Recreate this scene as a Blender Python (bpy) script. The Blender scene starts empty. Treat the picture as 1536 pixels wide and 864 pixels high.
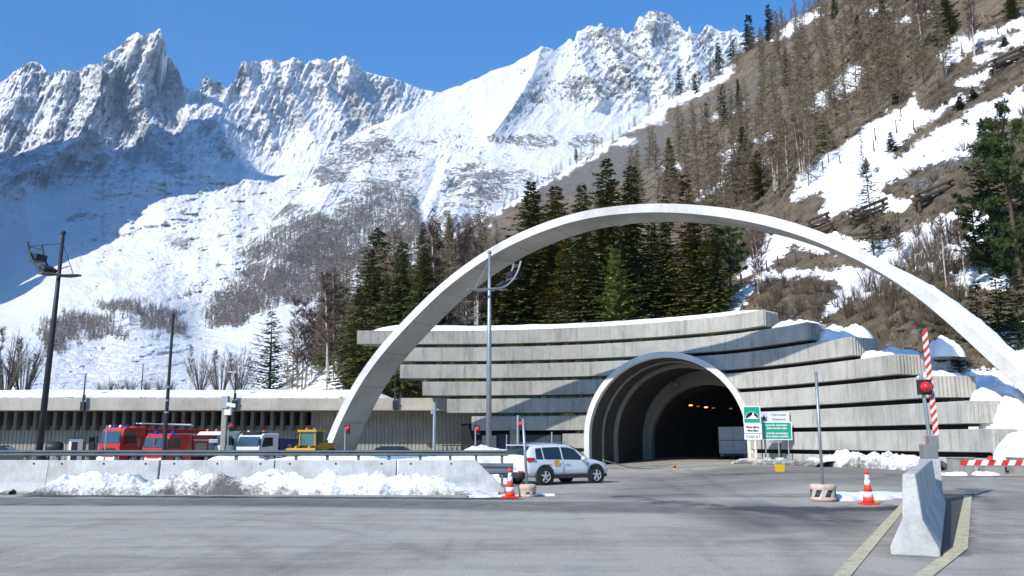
import bpy, bmesh, math, random
import numpy as np
from mathutils import Vector, Matrix
random.seed(7)
scene = bpy.context.scene
COL = scene.collection
R = math.radians
# ------------------------------------------------------------------ camera
F = 1300.0; CX, CY = 768.0, 432.0; EYE = 1.75
PITCH = math.atan(230.0 / F)
cP, sP = math.cos(PITCH), math.sin(PITCH)
cam = bpy.data.cameras.new('camera'); camo = bpy.data.objects.new('camera', cam); COL.objects.link(camo)
cam.sensor_width = 36.0; cam.lens = F / 1536 * 36.0; cam.clip_start = 0.1; cam.clip_end = 20000
camo.location = (0, 0, EYE); camo.rotation_euler = (math.pi / 2 + PITCH, 0, 0)
scene.camera = camo
def P(px, py, Y):
    "world point seen at photo pixel (px, py), at world distance Y"
    u = (px - CX) / F; v = (CY - py) / F
    dy = cP - v * sP; dz = sP + v * cP
    return (u * Y / dy, Y, EYE + dz * Y / dy)
def G(px, py, z=0.0):
    u = (px - CX) / F; v = (CY - py) / F
    dy = cP - v * sP; dz = sP + v * cP
    t = (z - EYE) / dz
    return (u * t, dy * t, z)
# ------------------------------------------------------------------ numpy noise
def _h(ix, iy, seed):
    n = (ix.astype(np.int64) * 374761393 + iy.astype(np.int64) * 668265263 + seed * 974634777) & 0xffffffff
    n = ((n ^ (n >> 13)) * 1274126177) & 0xffffffff
    n = n ^ (n >> 16)
    return n / 4294967295.0
def vnoise(x, y, seed=0):
    x = np.asarray(x, float); y = np.asarray(y, float)
    ix = np.floor(x); iy = np.floor(y); fx = x - ix; fy = y - iy
    fx = fx * fx * fx * (fx * (fx * 6 - 15) + 10); fy = fy * fy * fy * (fy * (fy * 6 - 15) + 10)
    a = _h(ix, iy, seed); b = _h(ix + 1, iy, seed); c = _h(ix, iy + 1, seed); d = _h(ix + 1, iy + 1, seed)
    return (a + (b - a) * fx) * (1 - fy) + (c + (d - c) * fx) * fy
def fbm(x, y, octv=5, seed=0, gain=.5, lac=2.03):
    s = 0; a = 1; t = 0
    for k in range(octv):
        s = s + a * (vnoise(x, y, seed + k * 17) * 2 - 1); t += a; a *= gain
        x, y = (x * .8 + y * .6) * lac + 5.2, (-x * .6 + y * .8) * lac + 1.3
    return s / t
def ridged(x, y, octv=5, seed=0, gain=.55, lac=2.05):
    s = 0; a = 1; t = 0
    for k in range(octv):
        n = 1 - np.abs(vnoise(x, y, seed + k * 13) * 2 - 1)
        s = s + a * n * n; t += a; a *= gain; x = x * lac + 3.1; y = y * lac + 7.7
    return s / t
def sstep(a, b, x):
    t = np.clip((np.asarray(x, float) - a) / (b - a), 0, 1); return t * t * (3 - 2 * t)
def segdist(px, py, pts):
    best = np.full(np.shape(px), 1e9)
    for (x0, y0), (x1, y1) in zip(pts[:-1], pts[1:]):
        dx, dy = x1 - x0, y1 - y0; L = dx * dx + dy * dy + 1e-9
        t = np.clip(((px - x0) * dx + (py - y0) * dy) / L, 0, 1)
        best = np.minimum(best, np.hypot(px - x0 - t * dx, py - y0 - t * dy))
    return best
def polysd(px, py, pts):
    "signed distance: positive inside"
    d = segdist(px, py, list(pts) + [pts[0]])
    ins = np.zeros(np.shape(px), bool)
    n = len(pts)
    for i in range(n):
        x0, y0 = pts[i]; x1, y1 = pts[(i + 1) % n]
        if y0 == y1: continue
        c = ((y0 > py) != (y1 > py)) & (px < (x1 - x0) * (py - y0) / (y1 - y0) + x0)
        ins ^= c
    return np.where(ins, d, -d)
# ------------------------------------------------------------------ materials
MATS = {}
def nt(m): return m.node_tree.nodes, m.node_tree.links
def mat(name, col, rough=.8, metal=0, noise=None, bump=None, spec=.3, emit=None, coat=0):
    """noise=(scale, amount[, stretch]) varies value; bump=(scale,strength)"""
    if name in MATS: return MATS[name]
    m = bpy.data.materials.new(name); m.use_nodes = True; N, L = nt(m)
    b = N['Principled BSDF']; b.inputs['Base Color'].default_value = (*col, 1); b.inputs['Roughness'].default_value = rough
    b.inputs['Metallic'].default_value = metal; b.inputs['Specular IOR Level'].default_value = spec
    if coat: b.inputs['Coat Weight'].default_value = coat
    if emit: b.inputs['Emission Color'].default_value = (*emit[0], 1); b.inputs['Emission Strength'].default_value = emit[1]
    if noise or bump:
        tc = N.new('ShaderNodeTexCoord')
    if noise:
        mp = N.new('ShaderNodeMapping'); L.new(tc.outputs['Object'], mp.inputs['Vector'])
        if len(noise) > 2: mp.inputs['Scale'].default_value = noise[2]
        n = N.new('ShaderNodeTexNoise'); n.inputs['Scale'].default_value = noise[0]; n.inputs['Detail'].default_value = 6; n.inputs['Roughness'].default_value = .65
        L.new(mp.outputs[0], n.inputs['Vector'])
        r = N.new('ShaderNodeMapRange'); r.inputs['From Min'].default_value = .3; r.inputs['From Max'].default_value = .7
        r.inputs['To Min'].default_value = 1 - noise[1]; r.inputs['To Max'].default_value = 1 + noise[1]
        L.new(n.outputs['Fac'], r.inputs['Value'])
        mx = N.new('ShaderNodeVectorMath'); mx.operation = 'SCALE'; mx.inputs[0].default_value = col
        L.new(r.outputs[0], mx.inputs['Scale']); L.new(mx.outputs[0], b.inputs['Base Color'])
    if bump:
        n2 = N.new('ShaderNodeTexNoise'); n2.inputs['Scale'].default_value = bump[0]; n2.inputs['Detail'].default_value = 5
        L.new(tc.outputs['Object'], n2.inputs['Vector'])
        bp = N.new('ShaderNodeBump'); bp.inputs['Strength'].default_value = bump[1]; bp.inputs['Distance'].default_value = .05
        L.new(n2.outputs['Fac'], bp.inputs['Height']); L.new(bp.outputs[0], b.inputs['Normal'])
    MATS[name] = m; return m
def math_node(N, L, op, a, b=None, clamp=False):
    n = N.new('ShaderNodeMath'); n.operation = op; n.use_clamp = clamp
    for i, v in enumerate((a, b)):
        if v is None: continue
        if isinstance(v, (int, float)): n.inputs[i].default_value = v
        else: L.new(v, n.inputs[i])
    return n.outputs[0]
def noise_node(N, L, vec, scale, detail=6, rough=.6, dist=0):
    n = N.new('ShaderNodeTexNoise'); n.inputs['Scale'].default_value = scale; n.inputs['Detail'].default_value = detail
    n.inputs['Roughness'].default_value = rough; n.inputs['Distortion'].default_value = dist
    if vec is not None: L.new(vec, n.inputs['Vector'])
    return n.outputs['Fac']
def map_node(N, L, vec, scale, rot=(0, 0, 0)):
    mp = N.new('ShaderNodeMapping'); mp.inputs['Scale'].default_value = scale; mp.inputs['Rotation'].default_value = rot
    L.new(vec, mp.inputs['Vector']); return mp.outputs[0]
def ramp_node(N, L, fac, stops):
    r = N.new('ShaderNodeValToRGB'); e = r.color_ramp.elements
    while len(e) < len(stops): e.new(.5)
    for k, (p, c) in enumerate(stops):
        e[k].position = p; e[k].color = (*c, 1) if not isinstance(c, (int, float)) else (c, c, c, 1)
    L.new(fac, r.inputs['Fac']); return r.outputs['Color']
def mix_node(N, L, fac, a, b, mode='MIX'):
    m = N.new('ShaderNodeMix'); m.data_type = 'RGBA'; m.blend_type = mode; m.clamp_factor = True
    for i, v in ((0, fac), (6, a), (7, b)):
        if isinstance(v, (int, float)): m.inputs[i].default_value = v
        elif isinstance(v, tuple): m.inputs[i].default_value = (*v, 1)
        else: L.new(v, m.inputs[i])
    return m.outputs[2]
# ------------------------------------------------------------------ mesh builder
class MB:
    def __init__(s): s.v = []; s.f = []; s.mi = []; s.sm = []; s.cur = 0; s.smooth = False
    def add(s, vs, fs):
        o = len(s.v); s.v += [tuple(map(float, v)) for v in vs]
        for f in fs: s.f.append([i + o for i in f]); s.mi.append(s.cur); s.sm.append(s.smooth)
        return s
    def box(s, c, d, rz=0, ry=0, rx=0):
        x, y, z = d[0] / 2, d[1] / 2, d[2] / 2
        vs = [Vector((a * x, b * y, e * z)) for a in (-1, 1) for b in (-1, 1) for e in (-1, 1)]
        M = Matrix.Rotation(rz, 3, 'Z') @ Matrix.Rotation(ry, 3, 'Y') @ Matrix.Rotation(rx, 3, 'X')
        vs = [M @ v + Vector(c) for v in vs]
        return s.add(vs, [(0, 1, 3, 2), (4, 6, 7, 5), (0, 4, 5, 1), (2, 3, 7, 6), (0, 2, 6, 4), (1, 5, 7, 3)])
    def bx(s, x0, x1, y0, y1, z0, z1): return s.box(((x0 + x1) / 2, (y0 + y1) / 2, (z0 + z1) / 2), (x1 - x0, y1 - y0, z1 - z0))
    def tube(s, pts, r, n=8, cap=True):
        pts = [Vector(p) for p in pts]; rr = r if isinstance(r, (list, tuple)) else [r] * len(pts)
        rings = []; up = None
        for i, p in enumerate(pts):
            d = (pts[min(i + 1, len(pts) - 1)] - pts[max(i - 1, 0)]).normalized()
            if up is None:
                up = Vector((0, 0, 1)) if abs(d.z) < .9 else Vector((1, 0, 0))
            a = d.cross(up); a = a.normalized() if a.length > 1e-6 else Vector((1, 0, 0)); b = a.cross(d).normalized(); up = b
            rings.append([p + (a * math.cos(2 * math.pi * k / n) + b * math.sin(2 * math.pi * k / n)) * rr[i] for k in range(n)])
        vs = [v for q in rings for v in q]; fs = []
        for i in range(len(pts) - 1):
            for k in range(n): fs.append((i * n + k, i * n + (k + 1) % n, (i + 1) * n + (k + 1) % n, (i + 1) * n + k))
        if cap: fs += [tuple(range(n))[::-1], tuple((len(pts) - 1) * n + k for k in range(n))]
        return s.add(vs, fs)
    def lathe(s, prof, c=(0, 0, 0), n=20, axis='z', cap=True):
        vs = []; fs = []
        for (r, z) in prof:
            for k in range(n):
                a = 2 * math.pi * k / n; x, y = r * math.cos(a), r * math.sin(a)
                v = {'z': (x, y, z), 'y': (x, z, y), 'x': (z, x, y)}[axis]
                vs.append((v[0] + c[0], v[1] + c[1], v[2] + c[2]))
        for i in range(len(prof) - 1):
            for k in range(n): fs.append((i * n + k, i * n + (k + 1) % n, (i + 1) * n + (k + 1) % n, (i + 1) * n + k))
        if cap: fs += [tuple(range(n))[::-1], tuple((len(prof) - 1) * n + k for k in range(n))]
        return s.add(vs, fs)
    def loft(s, loops, cap=True, closed=True):
        n = len(loops[0]); vs = [v for l in loops for v in l]; fs = []
        for i in range(len(loops) - 1):
            for k in range(n if closed else n - 1): fs.append((i * n + k, i * n + (k + 1) % n, (i + 1) * n + (k + 1) % n, (i + 1) * n + k))
        if cap: fs += [tuple(range(n))[::-1], tuple((len(loops) - 1) * n + k for k in range(n))]
        return s.add(vs, fs)
    def prism(s, poly, a, b, axis='y'):
        f = {'y': lambda p, t: (p[0], t, p[1]), 'z': lambda p, t: (p[0], p[1], t), 'x': lambda p, t: (t, p[0], p[1])}[axis]
        return s.loft([[f(p, a) for p in poly], [f(p, b) for p in poly]])
    def build(s, name, mats, parent=None, bevel=0, seg=2, fix=True, loc=None, subsurf=0):
        me = bpy.data.meshes.new(name); me.from_pydata(s.v, [], s.f)
        for m in (mats if isinstance(mats, (list, tuple)) else [mats]): me.materials.append(m)
        me.polygons.foreach_set('material_index', s.mi); me.polygons.foreach_set('use_smooth', s.sm)
        if fix:
            bm = bmesh.new(); bm.from_mesh(me); bmesh.ops.recalc_face_normals(bm, faces=bm.faces); bm.to_mesh(me); bm.free()
        o = bpy.data.objects.new(name, me); COL.objects.link(o)
        if parent: o.parent = parent
        if loc: o.location = loc
        if bevel:
            md = o.modifiers.new('b', 'BEVEL'); md.width = bevel; md.segments = seg; md.limit_method = 'ANGLE'; md.angle_limit = R(35)
            md.harden_normals = False
        if subsurf: md = o.modifiers.new('s', 'SUBSURF'); md.levels = subsurf; md.render_levels = subsurf
        return o
def tag(o, label=None, cat=None, group=None, kind=None):
    if label: o['label'] = label
    if cat: o['category'] = cat
    if group: o['group'] = group
    if kind: o['kind'] = kind
    return o
def empty(name, loc, rz=0, label=None, cat=None, group=None, scale=None):
    o = bpy.data.objects.new(name, None); COL.objects.link(o); o.location = loc; o.rotation_euler = (0, 0, rz)
    o.empty_display_size = .2
    if scale: o.scale = (scale,) * 3
    return tag(o, label, cat, group)
def kids(o): return [c for c in ALLK.get(o.name, [])]
def copy_tree(o, children, loc=None, rz=None, scale=None, label=None, group=None):
    c = o.copy(); COL.objects.link(c)
    if loc is not None: c.location = loc
    if rz is not None: c.rotation_euler = (0, 0, rz)
    if scale is not None: c.scale = scale if isinstance(scale, tuple) else (scale,) * 3
    if label: c['label'] = label
    if group: c['group'] = group
    for ch, sub in children:
        d = ch.copy(); COL.objects.link(d); d.parent = c
        for g in sub: e = g.copy(); COL.objects.link(e); e.parent = d
    return c
def tree_of(o):
    ch = [x for x in bpy.data.objects if x.parent == o]
    return [(c, [g for g in bpy.data.objects if g.parent == c]) for c in ch]
def grid_obj(name, V, ny, nx, m, attrs=None, smooth=True, kind=None, label=None, cat=None, parent=None):
    me = bpy.data.meshes.new(name); V = np.asarray(V, np.float32).reshape(-1, 3)
    i = np.arange((ny - 1) * (nx - 1)); r = i // (nx - 1); c = i % (nx - 1); a = r * nx + c
    Fc = np.stack([a, a + 1, a + nx + 1, a + nx], 1).astype(np.int32)
    me.vertices.add(len(V)); me.vertices.foreach_set('co', V.ravel())
    me.loops.add(Fc.size); me.loops.foreach_set('vertex_index', Fc.ravel())
    me.polygons.add(len(Fc)); me.polygons.foreach_set('loop_start', np.arange(0, Fc.size, 4, dtype=np.int32))
    me.update(calc_edges=True); me.polygons.foreach_set('use_smooth', np.full(len(Fc), smooth))
    for k, v in (attrs or {}).items():
        at = me.attributes.new(k, 'FLOAT', 'POINT'); at.data.foreach_set('value', np.asarray(v, np.float32).ravel())
    me.materials.append(m); me.validate()
    o = bpy.data.objects.new(name, me); COL.objects.link(o)
    if parent: o.parent = parent
    return tag(o, label, cat, None, kind)
# ------------------------------------------------------------------ light
SUN_AZ, SUN_EL = 40.0, 36.0          # travels to +X,+Y and down
SH = Vector((-math.sin(R(SUN_AZ)) * math.cos(R(SUN_EL)), -math.cos(R(SUN_AZ)) * math.cos(R(SUN_EL)), math.sin(R(SUN_EL))))
sl = bpy.data.lights.new('sun', 'SUN'); sl.energy = 5.0; sl.angle = R(.53); sl.color = (1, .955, .89)
so = bpy.data.objects.new('sun', sl); COL.objects.link(so); so.rotation_euler = SH.to_track_quat('Z', 'Y').to_euler()
w = bpy.data.worlds.new('World'); scene.world = w; w.use_nodes = True; N, L = nt(w)
sky = N.new('ShaderNodeTexSky'); sky.sky_type = 'NISHITA'; sky.sun_disc = False; sky.sun_elevation = R(SUN_EL)
sky.sun_rotation = math.atan2(SH.x, SH.y); sky.altitude = 1900; sky.air_density = 1.2; sky.dust_density = .15; sky.ozone_density = 1.8
hs = N.new('ShaderNodeHueSaturation'); hs.inputs['Saturation'].default_value = 1.48; hs.inputs['Hue'].default_value = .507; L.new(sky.outputs[0], hs.inputs['Color']); L.new(hs.outputs[0], N['Background'].inputs[0]); N['Background'].inputs[1].default_value = .142
scene.view_settings.view_transform = 'Standard'; scene.view_settings.look = 'None'; scene.view_settings.gamma = 1
scene.view_settings.exposure = 0.6; scene.view_settings.use_curve_mapping = False
scene.cycles.max_bounces = 8; scene.cycles.diffuse_bounces = 5; scene.cycles.use_denoising = True
# ------------------------------------------------------------------ terrain
class TPS:
    "log distance as a smooth function of view direction, from control points (px, py, metres)"
    def __init__(s, pts, lam=1e-3):
        p = np.array(pts, float); s.x = p[:, :2] / 500.0; v = np.log(p[:, 2]); n = len(p)
        K = s.k(s.x[:, None, :] - s.x[None, :, :]) + lam * np.eye(n); Q = np.hstack([np.ones((n, 1)), s.x])
        A = np.vstack([np.hstack([K, Q]), np.hstack([Q.T, np.zeros((3, 3))])])
        s.w = np.linalg.solve(A, np.concatenate([v, np.zeros(3)]))
    @staticmethod
    def k(d): r2 = (d ** 2).sum(-1); return .5 * r2 * np.log(r2 + 1e-12)
    def __call__(s, px, py):
        px = np.asarray(px, float); sh = px.shape; q = np.stack([px.ravel(), np.asarray(py, float).ravel()], 1) / 500.0
        out = np.empty(len(q))
        for a in range(0, len(q), 20000):
            d = s.k(q[a:a + 20000, None, :] - s.x[None]); out[a:a + 20000] = d @ s.w[:-3] + s.w[-3] + q[a:a + 20000] @ s.w[-2:]
        return np.exp(out.reshape(sh))
def Parr(px, py, Y):
    u = (px - CX) / F; v = (CY - py) / F; dy = cP - v * sP; dz = sP + v * cP
    return np.stack([u * Y / dy, Y, EYE + dz * Y / dy], -1)
def curve(pts):
    p = np.array(pts, float); return lambda x: np.interp(x, p[:, 0], p[:, 1])
def relief(name, x0, x1, nx, top, bot, ny, depth, mat_, attrfn=None, backrows=6, jag=None, label=None):
    xs = np.linspace(x0, x1, nx); t = np.linspace(0, 1, ny)
    tp = top(xs) + (jag(xs) if jag is not None else 0); bt = bot(xs)
    PY = bt[None, :] + (tp - bt)[None, :] * t[:, None]; PX = np.broadcast_to(xs[None, :], PY.shape)
    D = depth(PX, PY)
    V = Parr(PX, PY, D)
    at = attrfn(PX, PY, D, V) if attrfn else {}
    rows = [V]; last = V[-1]
    for k in range(1, backrows + 1):                     # the far side of the ridge falls away
        q = last.copy(); dd = D[-1] * (.03 * k); q[:, 0] *= 1 + dd / D[-1]; q[:, 1] += dd; q[:, 2] -= dd * (.25 + .12 * k); rows.append(q[None])
    V2 = np.concatenate([rows[0]] + rows[1:], 0) if backrows else V
    at2 = {k: np.concatenate([v, np.repeat(v[-1:], backrows, 0)], 0) for k, v in at.items()}
    return grid_obj(name, V2, V2.shape[0], nx, mat_, at2, kind='structure', label=label)
# --- snow and rock material of the far mountains ------------------------------
def mountain_mat(name, rock_a, rock_b, unit):
    m = bpy.data.materials.new(name); m.use_nodes = True; N, L = nt(m); b = N['Principled BSDF']
    at = N.new('ShaderNodeAttribute'); at.attribute_name = 'rock'
    at2 = N.new('ShaderNodeAttribute'); at2.attribute_name = 'warm'
    geo = N.new('ShaderNodeNewGeometry'); pos = geo.outputs['Position']
    n1 = noise_node(N, L, map_node(N, L, pos, (1, .4, .8)), unit, 8, .72, .4)
    n2 = noise_node(N, L, map_node(N, L, pos, (1, .35, .6), (0, .5, 0)), unit * 6.0, 7, .78)
    f = math_node(N, L, 'ADD', at.outputs['Fac'], math_node(N, L, 'MULTIPLY', math_node(N, L, 'SUBTRACT', n1, .5), 1.9))
    f = math_node(N, L, 'ADD', f, math_node(N, L, 'MULTIPLY', math_node(N, L, 'SUBTRACT', n2, .5), 2.1))
    fac = ramp_node(N, L, f, [(.46, 0.), (.60, 1.)])
    rc = ramp_node(N, L, noise_node(N, L, pos, unit * 2.0, 6, .7), [(.3, rock_a), (.7, rock_b)])
    rc = mix_node(N, L, at2.outputs['Fac'], rc, (.42, .30, .22))
    snow = ramp_node(N, L, noise_node(N, L, pos, unit * .7, 4, .5), [(.3, (.76, .78, .80)), (.7, (.87, .875, .88))])
    L.new(mix_node(N, L, fac, snow, rc), b.inputs['Base Color']); b.inputs['Roughness'].default_value = .85; b.inputs['Specular IOR Level'].default_value = .1
    bp = N.new('ShaderNodeBump'); bp.inputs['Distance'].default_value = .5 / unit; bp.inputs['Strength'].default_value = .6
    L.new(math_node(N, L, 'ADD', n1, math_node(N, L, 'MULTIPLY', n2, .5)), bp.inputs['Height']); L.new(bp.outputs[0], b.inputs['Normal'])
    return m
M_far = mountain_mat('far_mountain', (.26, .27, .29), (.46, .46, .46), .012)
M_spur = mountain_mat('mountain_spur', (.10, .097, .09), (.30, .285, .26), .022)
# --- A: the far massif, the glacier and the snowy valley floor -----------------
topA = curve([(-260, 170), (-120, 130), (-40, 150), (0, 124), (12, 115), (24, 104), (36, 96), (52, 94), (64, 97), (72, 112), (90, 106), (110, 104), (118, 108), (130, 99), (144, 93), (152, 100), (156, 84), (163, 78), (172, 74),
 (186, 62), (200, 52), (206, 49), (213, 55), (228, 48), (240, 42), (246, 60), (250, 84), (262, 96), (268, 106), (274, 127), (287, 135), (296, 139), (304, 118), (312, 112), (320, 122), (330, 120), (336, 132), (342, 131), (350, 120), (357, 112), (361, 95), (366, 88),
 (371, 93), (380, 93), (398, 92), (410, 88), (418, 91), (430, 92), (440, 85), (451, 87), (456, 97), (466, 92), (478, 88), (490, 92), (505, 88), (518, 84), (530, 90), (536, 97), (548, 106), (565, 112), (590, 117), (610, 125), (630, 133), (655, 138), (720, 140), (900, 150)])
dA = TPS([(-260, 170, 3700), (0, 110, 3900), (240, 42, 3850), (300, 120, 4100), (370, 90, 4300), (520, 85, 4600), (660, 135, 5200), (900, 150, 5500),
 (-260, 330, 2700), (0, 300, 2900), (130, 300, 3000), (240, 250, 3200), (330, 200, 3500), (450, 200, 3900), (560, 190, 4300), (420, 245, 3500),
 (440, 262, 2900), (300, 300, 2500), (200, 340, 2300), (0, 430, 2000), (350, 300, 2350), (420, 320, 2100), (250, 360, 1900), (250, 320, 2150), (150, 400, 1750), (350, 370, 1500), (-260, 450, 1900),
 (0, 480, 1200), (100, 470, 950), (180, 455, 900), (250, 455, 950), (350, 440, 1050), (300, 500, 800), (150, 510, 640), (-200, 500, 900), (250, 520, 560), (60, 530, 480), (400, 500, 600), (600, 400, 1400), (800, 400, 1600),
 (0, 560, 300), (200, 560, 300), (400, 560, 320), (700, 540, 350), (-200, 560, 300), (0, 590, 190), (400, 590, 190), (800, 590, 190), (-250, 600, 180)])
ribsA = [([(36, 96), (30, 140), (0, 175)], 130, 26), ([(155, 90), (150, 140), (118, 205), (60, 250), (20, 265)], 200, 34), ([(206, 50), (190, 90), (165, 110)], 90, 18),
 ([(240, 44), (222, 80), (205, 115), (215, 160), (235, 210), (240, 260)], 210, 34), ([(245, 60), (275, 130), (290, 200), (300, 260)], 130, 24), ([(312, 112), (318, 160), (345, 220), (375, 262)], 120, 22),
 ([(366, 88), (376, 130), (400, 170), (410, 215)], 150, 22), ([(440, 85), (430, 120), (452, 165), (470, 205)], 130, 20), ([(410, 88), (404, 130), (425, 180)], 90, 16), ([(478, 88), (492, 140), (520, 180)], 120, 18),
 ([(520, 85), (528, 130), (560, 185)], 170, 24), ([(590, 117), (600, 150), (610, 190)], 90, 20), ([(70, 200), (40, 280), (45, 340)], 90, 30), ([(150, 210), (170, 280), (190, 330)], 110, 30), ([(100, 110), (95, 160), (80, 200)], 80, 20)]
def depthA(px, py):
    D = dA(px, py)
    up = sstep(320, 240, py + .06 * (px - 300))
    for pts, a, wd in ribsA:
        d = segdist(px, py, pts); D = D - a * np.clip(1 - d / wd, 0, 1) ** 1.3
    # fluted rock faces
    a = (px * .80 + py * .35); b = (py * .9 - px * .35)
    D = D - up * 150 * (ridged(a / 34, b / 90, 5, 3, .6) - .5) - up * 75 * (ridged(px / 9 + py / 22, py / 17, 4, 9) - .5) - up * 26 * (ridged(px / 3.6 + py / 9, py / 7, 3, 39) - .5)
    # glacier: seracs and crevasses, stepped
    gl = sstep(255, 275, py) * sstep(480, 430, py) * sstep(60, 200, px + (py - 300) * .5)
    D = D * (1 - gl * (.05 * fbm(px / 38, py / 15, 6, 21, .6) + .018 * ridged(px / 26, py / 9, 3, 31)))
    D = D * (1 + .03 * np.exp(-((px - 235) / 22.) ** 2 - ((py - 365) / 16.) ** 2) * -1)
    # avalanche rubble on the floor
    rb = sstep(470, 520, py)
    D = D * (1 + rb * (.05 * fbm(px / 30, py / 7, 6, 41, .62)))
    mid = (1 - up) * (1 - rb); D = D * (1 + mid * .018 * fbm(px / 60, py / 25, 6, 51, .6))
    mo = np.exp(-((py - 470) / 22.) ** 2) * sstep(40, 120, px) * sstep(300, 250, px); D = D * (1 - .05 * mo * ridged(px / 30, py / 40, 3, 8))
    return D
def slope_rock(V, lo=.45, hi=.8):
    du = np.gradient(V, axis=1); dv = np.gradient(V, axis=0); n = np.cross(du, dv); n /= np.linalg.norm(n, axis=-1, keepdims=True) + 1e-9
    return np.abs(n[..., 2]), n
def attrA(px, py, D, V):
    nz, n = slope_rock(V)
    r = sstep(.62, .25, nz) * .26 + .08
    up = sstep(300, 240, py + .06 * (px - 300))
    st = fbm((px * .8 + py * .4) / 16, (py * .9 - px * .4) / 46, 5, 77, .6)
    big = fbm(px / 55, py / 55, 3, 5)
    rock = (r + .36 * st + .30 * big) * up + .19 * up
    # summit towers, mostly bare rock
    for (x, y, rx, ry, am) in [(205, 85, 48, 45, .02), (250, 100, 20, 50, .14), (40, 115, 32, 22, .2), (312, 125, 26, 20, .25), (366, 105, 10, 20, .4), (470, 120, 40, 40, .12), (540, 150, 30, 50, .22), (590, 140, 14, 14, .3), (420, 190, 50, 30, .1),
                             (150, 245, 90, 50, .22), (260, 180, 60, 50, .12), (135, 320, 50, 18, .40), (70, 270, 60, 50, .30), (240, 240, 40, 50, .26), (160, 312, 40, 14, .5), (20, 170, 30, 20, -.2), (45, 215, 22, 14, -.25), (450, 215, 30, 14, -.3), (150, 190, 10, 30, -.2), (400, 240, 60, 16, -.3), (330, 255, 40, 16, -.3), (90, 350, 80, 20, -.2), (600, 110, 50, 12, -.3), (275, 366, 24, 11, 0), (200, 160, 30, 20, -.15)]:
        rock = rock + am * np.exp(-((px - x) / rx) ** 2 - ((py - y) / ry) ** 2) * up
    rock = rock + .9 * np.exp(-((px - 268) / 26.) ** 2 - ((py - 364) / 13.) ** 2) * (py > 300)
    rock = rock + .55 * np.exp(-((px - 120) / 40.) ** 2 - ((py - 325) / 12.) ** 2)
    rock = rock + sstep(430, 460, py) * sstep(300, 20, py - 300) * 0
    mor = polysd(px, py, [(40, 490), (125, 452), (240, 453), (285, 490), (282, 510), (160, 508), (60, 530)]); rock = rock + sstep(-8, 10, mor) * .36
    warm = (np.exp(-((px - 366) / 10.) ** 2 - ((py - 100) / 20.) ** 2) + np.exp(-((px - 330) / 10.) ** 2 - ((py - 128) / 8.) ** 2) + .7 * np.exp(-((px - 545) / 22.) ** 2 - ((py - 150) / 34.) ** 2) + .6 * np.exp(-((px - 485) / 22.) ** 2 - ((py - 115) / 24.) ** 2)) * .45
    return {'rock': rock, 'warm': np.clip(warm, 0, 1)}
jagA = lambda x: (fbm(x / 5.0, x * 0 + 3, 3, 61) * 3.0 + fbm(x / 16.0, x * 0 + 1, 2, 62) * 2) * sstep(600, 520, x)
relief('mountain', -260, 760, 800, topA, curve([(-260, 604), (900, 604)]), 480, depthA, M_far, attrA, jag=jagA, label='snow covered rocky massif with glacier under the blue sky')
# --- B: the white spur and the peaks on the right -------------------------------
topB = curve([(180, 560), (215, 545), (250, 530), (275, 500), (283, 455), (300, 432), (325, 400), (350, 372), (380, 350), (400, 337), (425, 312), (440, 296), (462, 268), (470, 258), (478, 245), (490, 232), (520, 208), (550, 193), (580, 181), (610, 168), (640, 150), (665, 137), (700, 124),
 (740, 106), (765, 98), (790, 84), (812, 69), (820, 71), (833, 75), (845, 66), (853, 59), (862, 62), (866, 46), (880, 42), (884, 38), (896, 38), (903, 34), (908, 41), (920, 43), (932, 40), (937, 49), (945, 48), (953, 38), (958, 28), (966, 21), (980, 15), (992, 19), (1000, 22), (1012, 29), (1018, 31), (1024, 44), (1031, 49), (1034, 38), (1037, 48), (1050, 51), (1058, 40), (1066, 37), (1074, 45), (1090, 48), (1100, 45), (1125, 52), (1200, 60), (1400, 90)])
dB = TPS([(283, 455, 1250), (180, 560, 700), (350, 372, 1500), (470, 258, 1900), (580, 181, 2300), (665, 137, 2600), (812, 69, 3000), (905, 38, 3300), (985, 15, 3500), (1100, 45, 3800), (1400, 90, 4200),
 (560, 260, 1850), (650, 250, 2000), (750, 230, 2200), (850, 200, 2500), (950, 180, 2800), (1050, 150, 3100), (850, 260, 2000), (1200, 200, 3200), (900, 130, 2850), (750, 160, 2500),
 (400, 400, 1150), (500, 360, 1200), (600, 320, 1350), (700, 320, 1400), (640, 360, 1150), (330, 480, 850), (430, 450, 850), (560, 430, 850), (700, 420, 950), (900, 400, 1300), (1200, 400, 1800),
 (200, 575, 600), (350, 560, 600), (500, 540, 600), (700, 540, 600), (900, 560, 700), (300, 600, 560), (700, 600, 560), (1300, 600, 900)])
ribsB = [([(812, 69), (800, 110), (770, 160), (740, 200)], 90, 30), ([(865, 60), (880, 110), (900, 150)], 80, 22), ([(985, 20), (975, 70), (1000, 120), (1010, 150)], 100, 26), ([(905, 45), (930, 90), (960, 130)], 90, 20),
 ([(480, 246), (500, 280), (470, 330), (420, 400)], 90, 36), ([(600, 290), (620, 330), (640, 370)], 70, 22), ([(740, 255), (700, 280), (680, 330)], 60, 22), ([(700, 265), (720, 300), (745, 320)], 50, 18), ([(1035, 50), (1040, 90), (1060, 130)], 60, 16), ([(560, 230), (540, 290), (520, 340)], 40, 30)]
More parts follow.
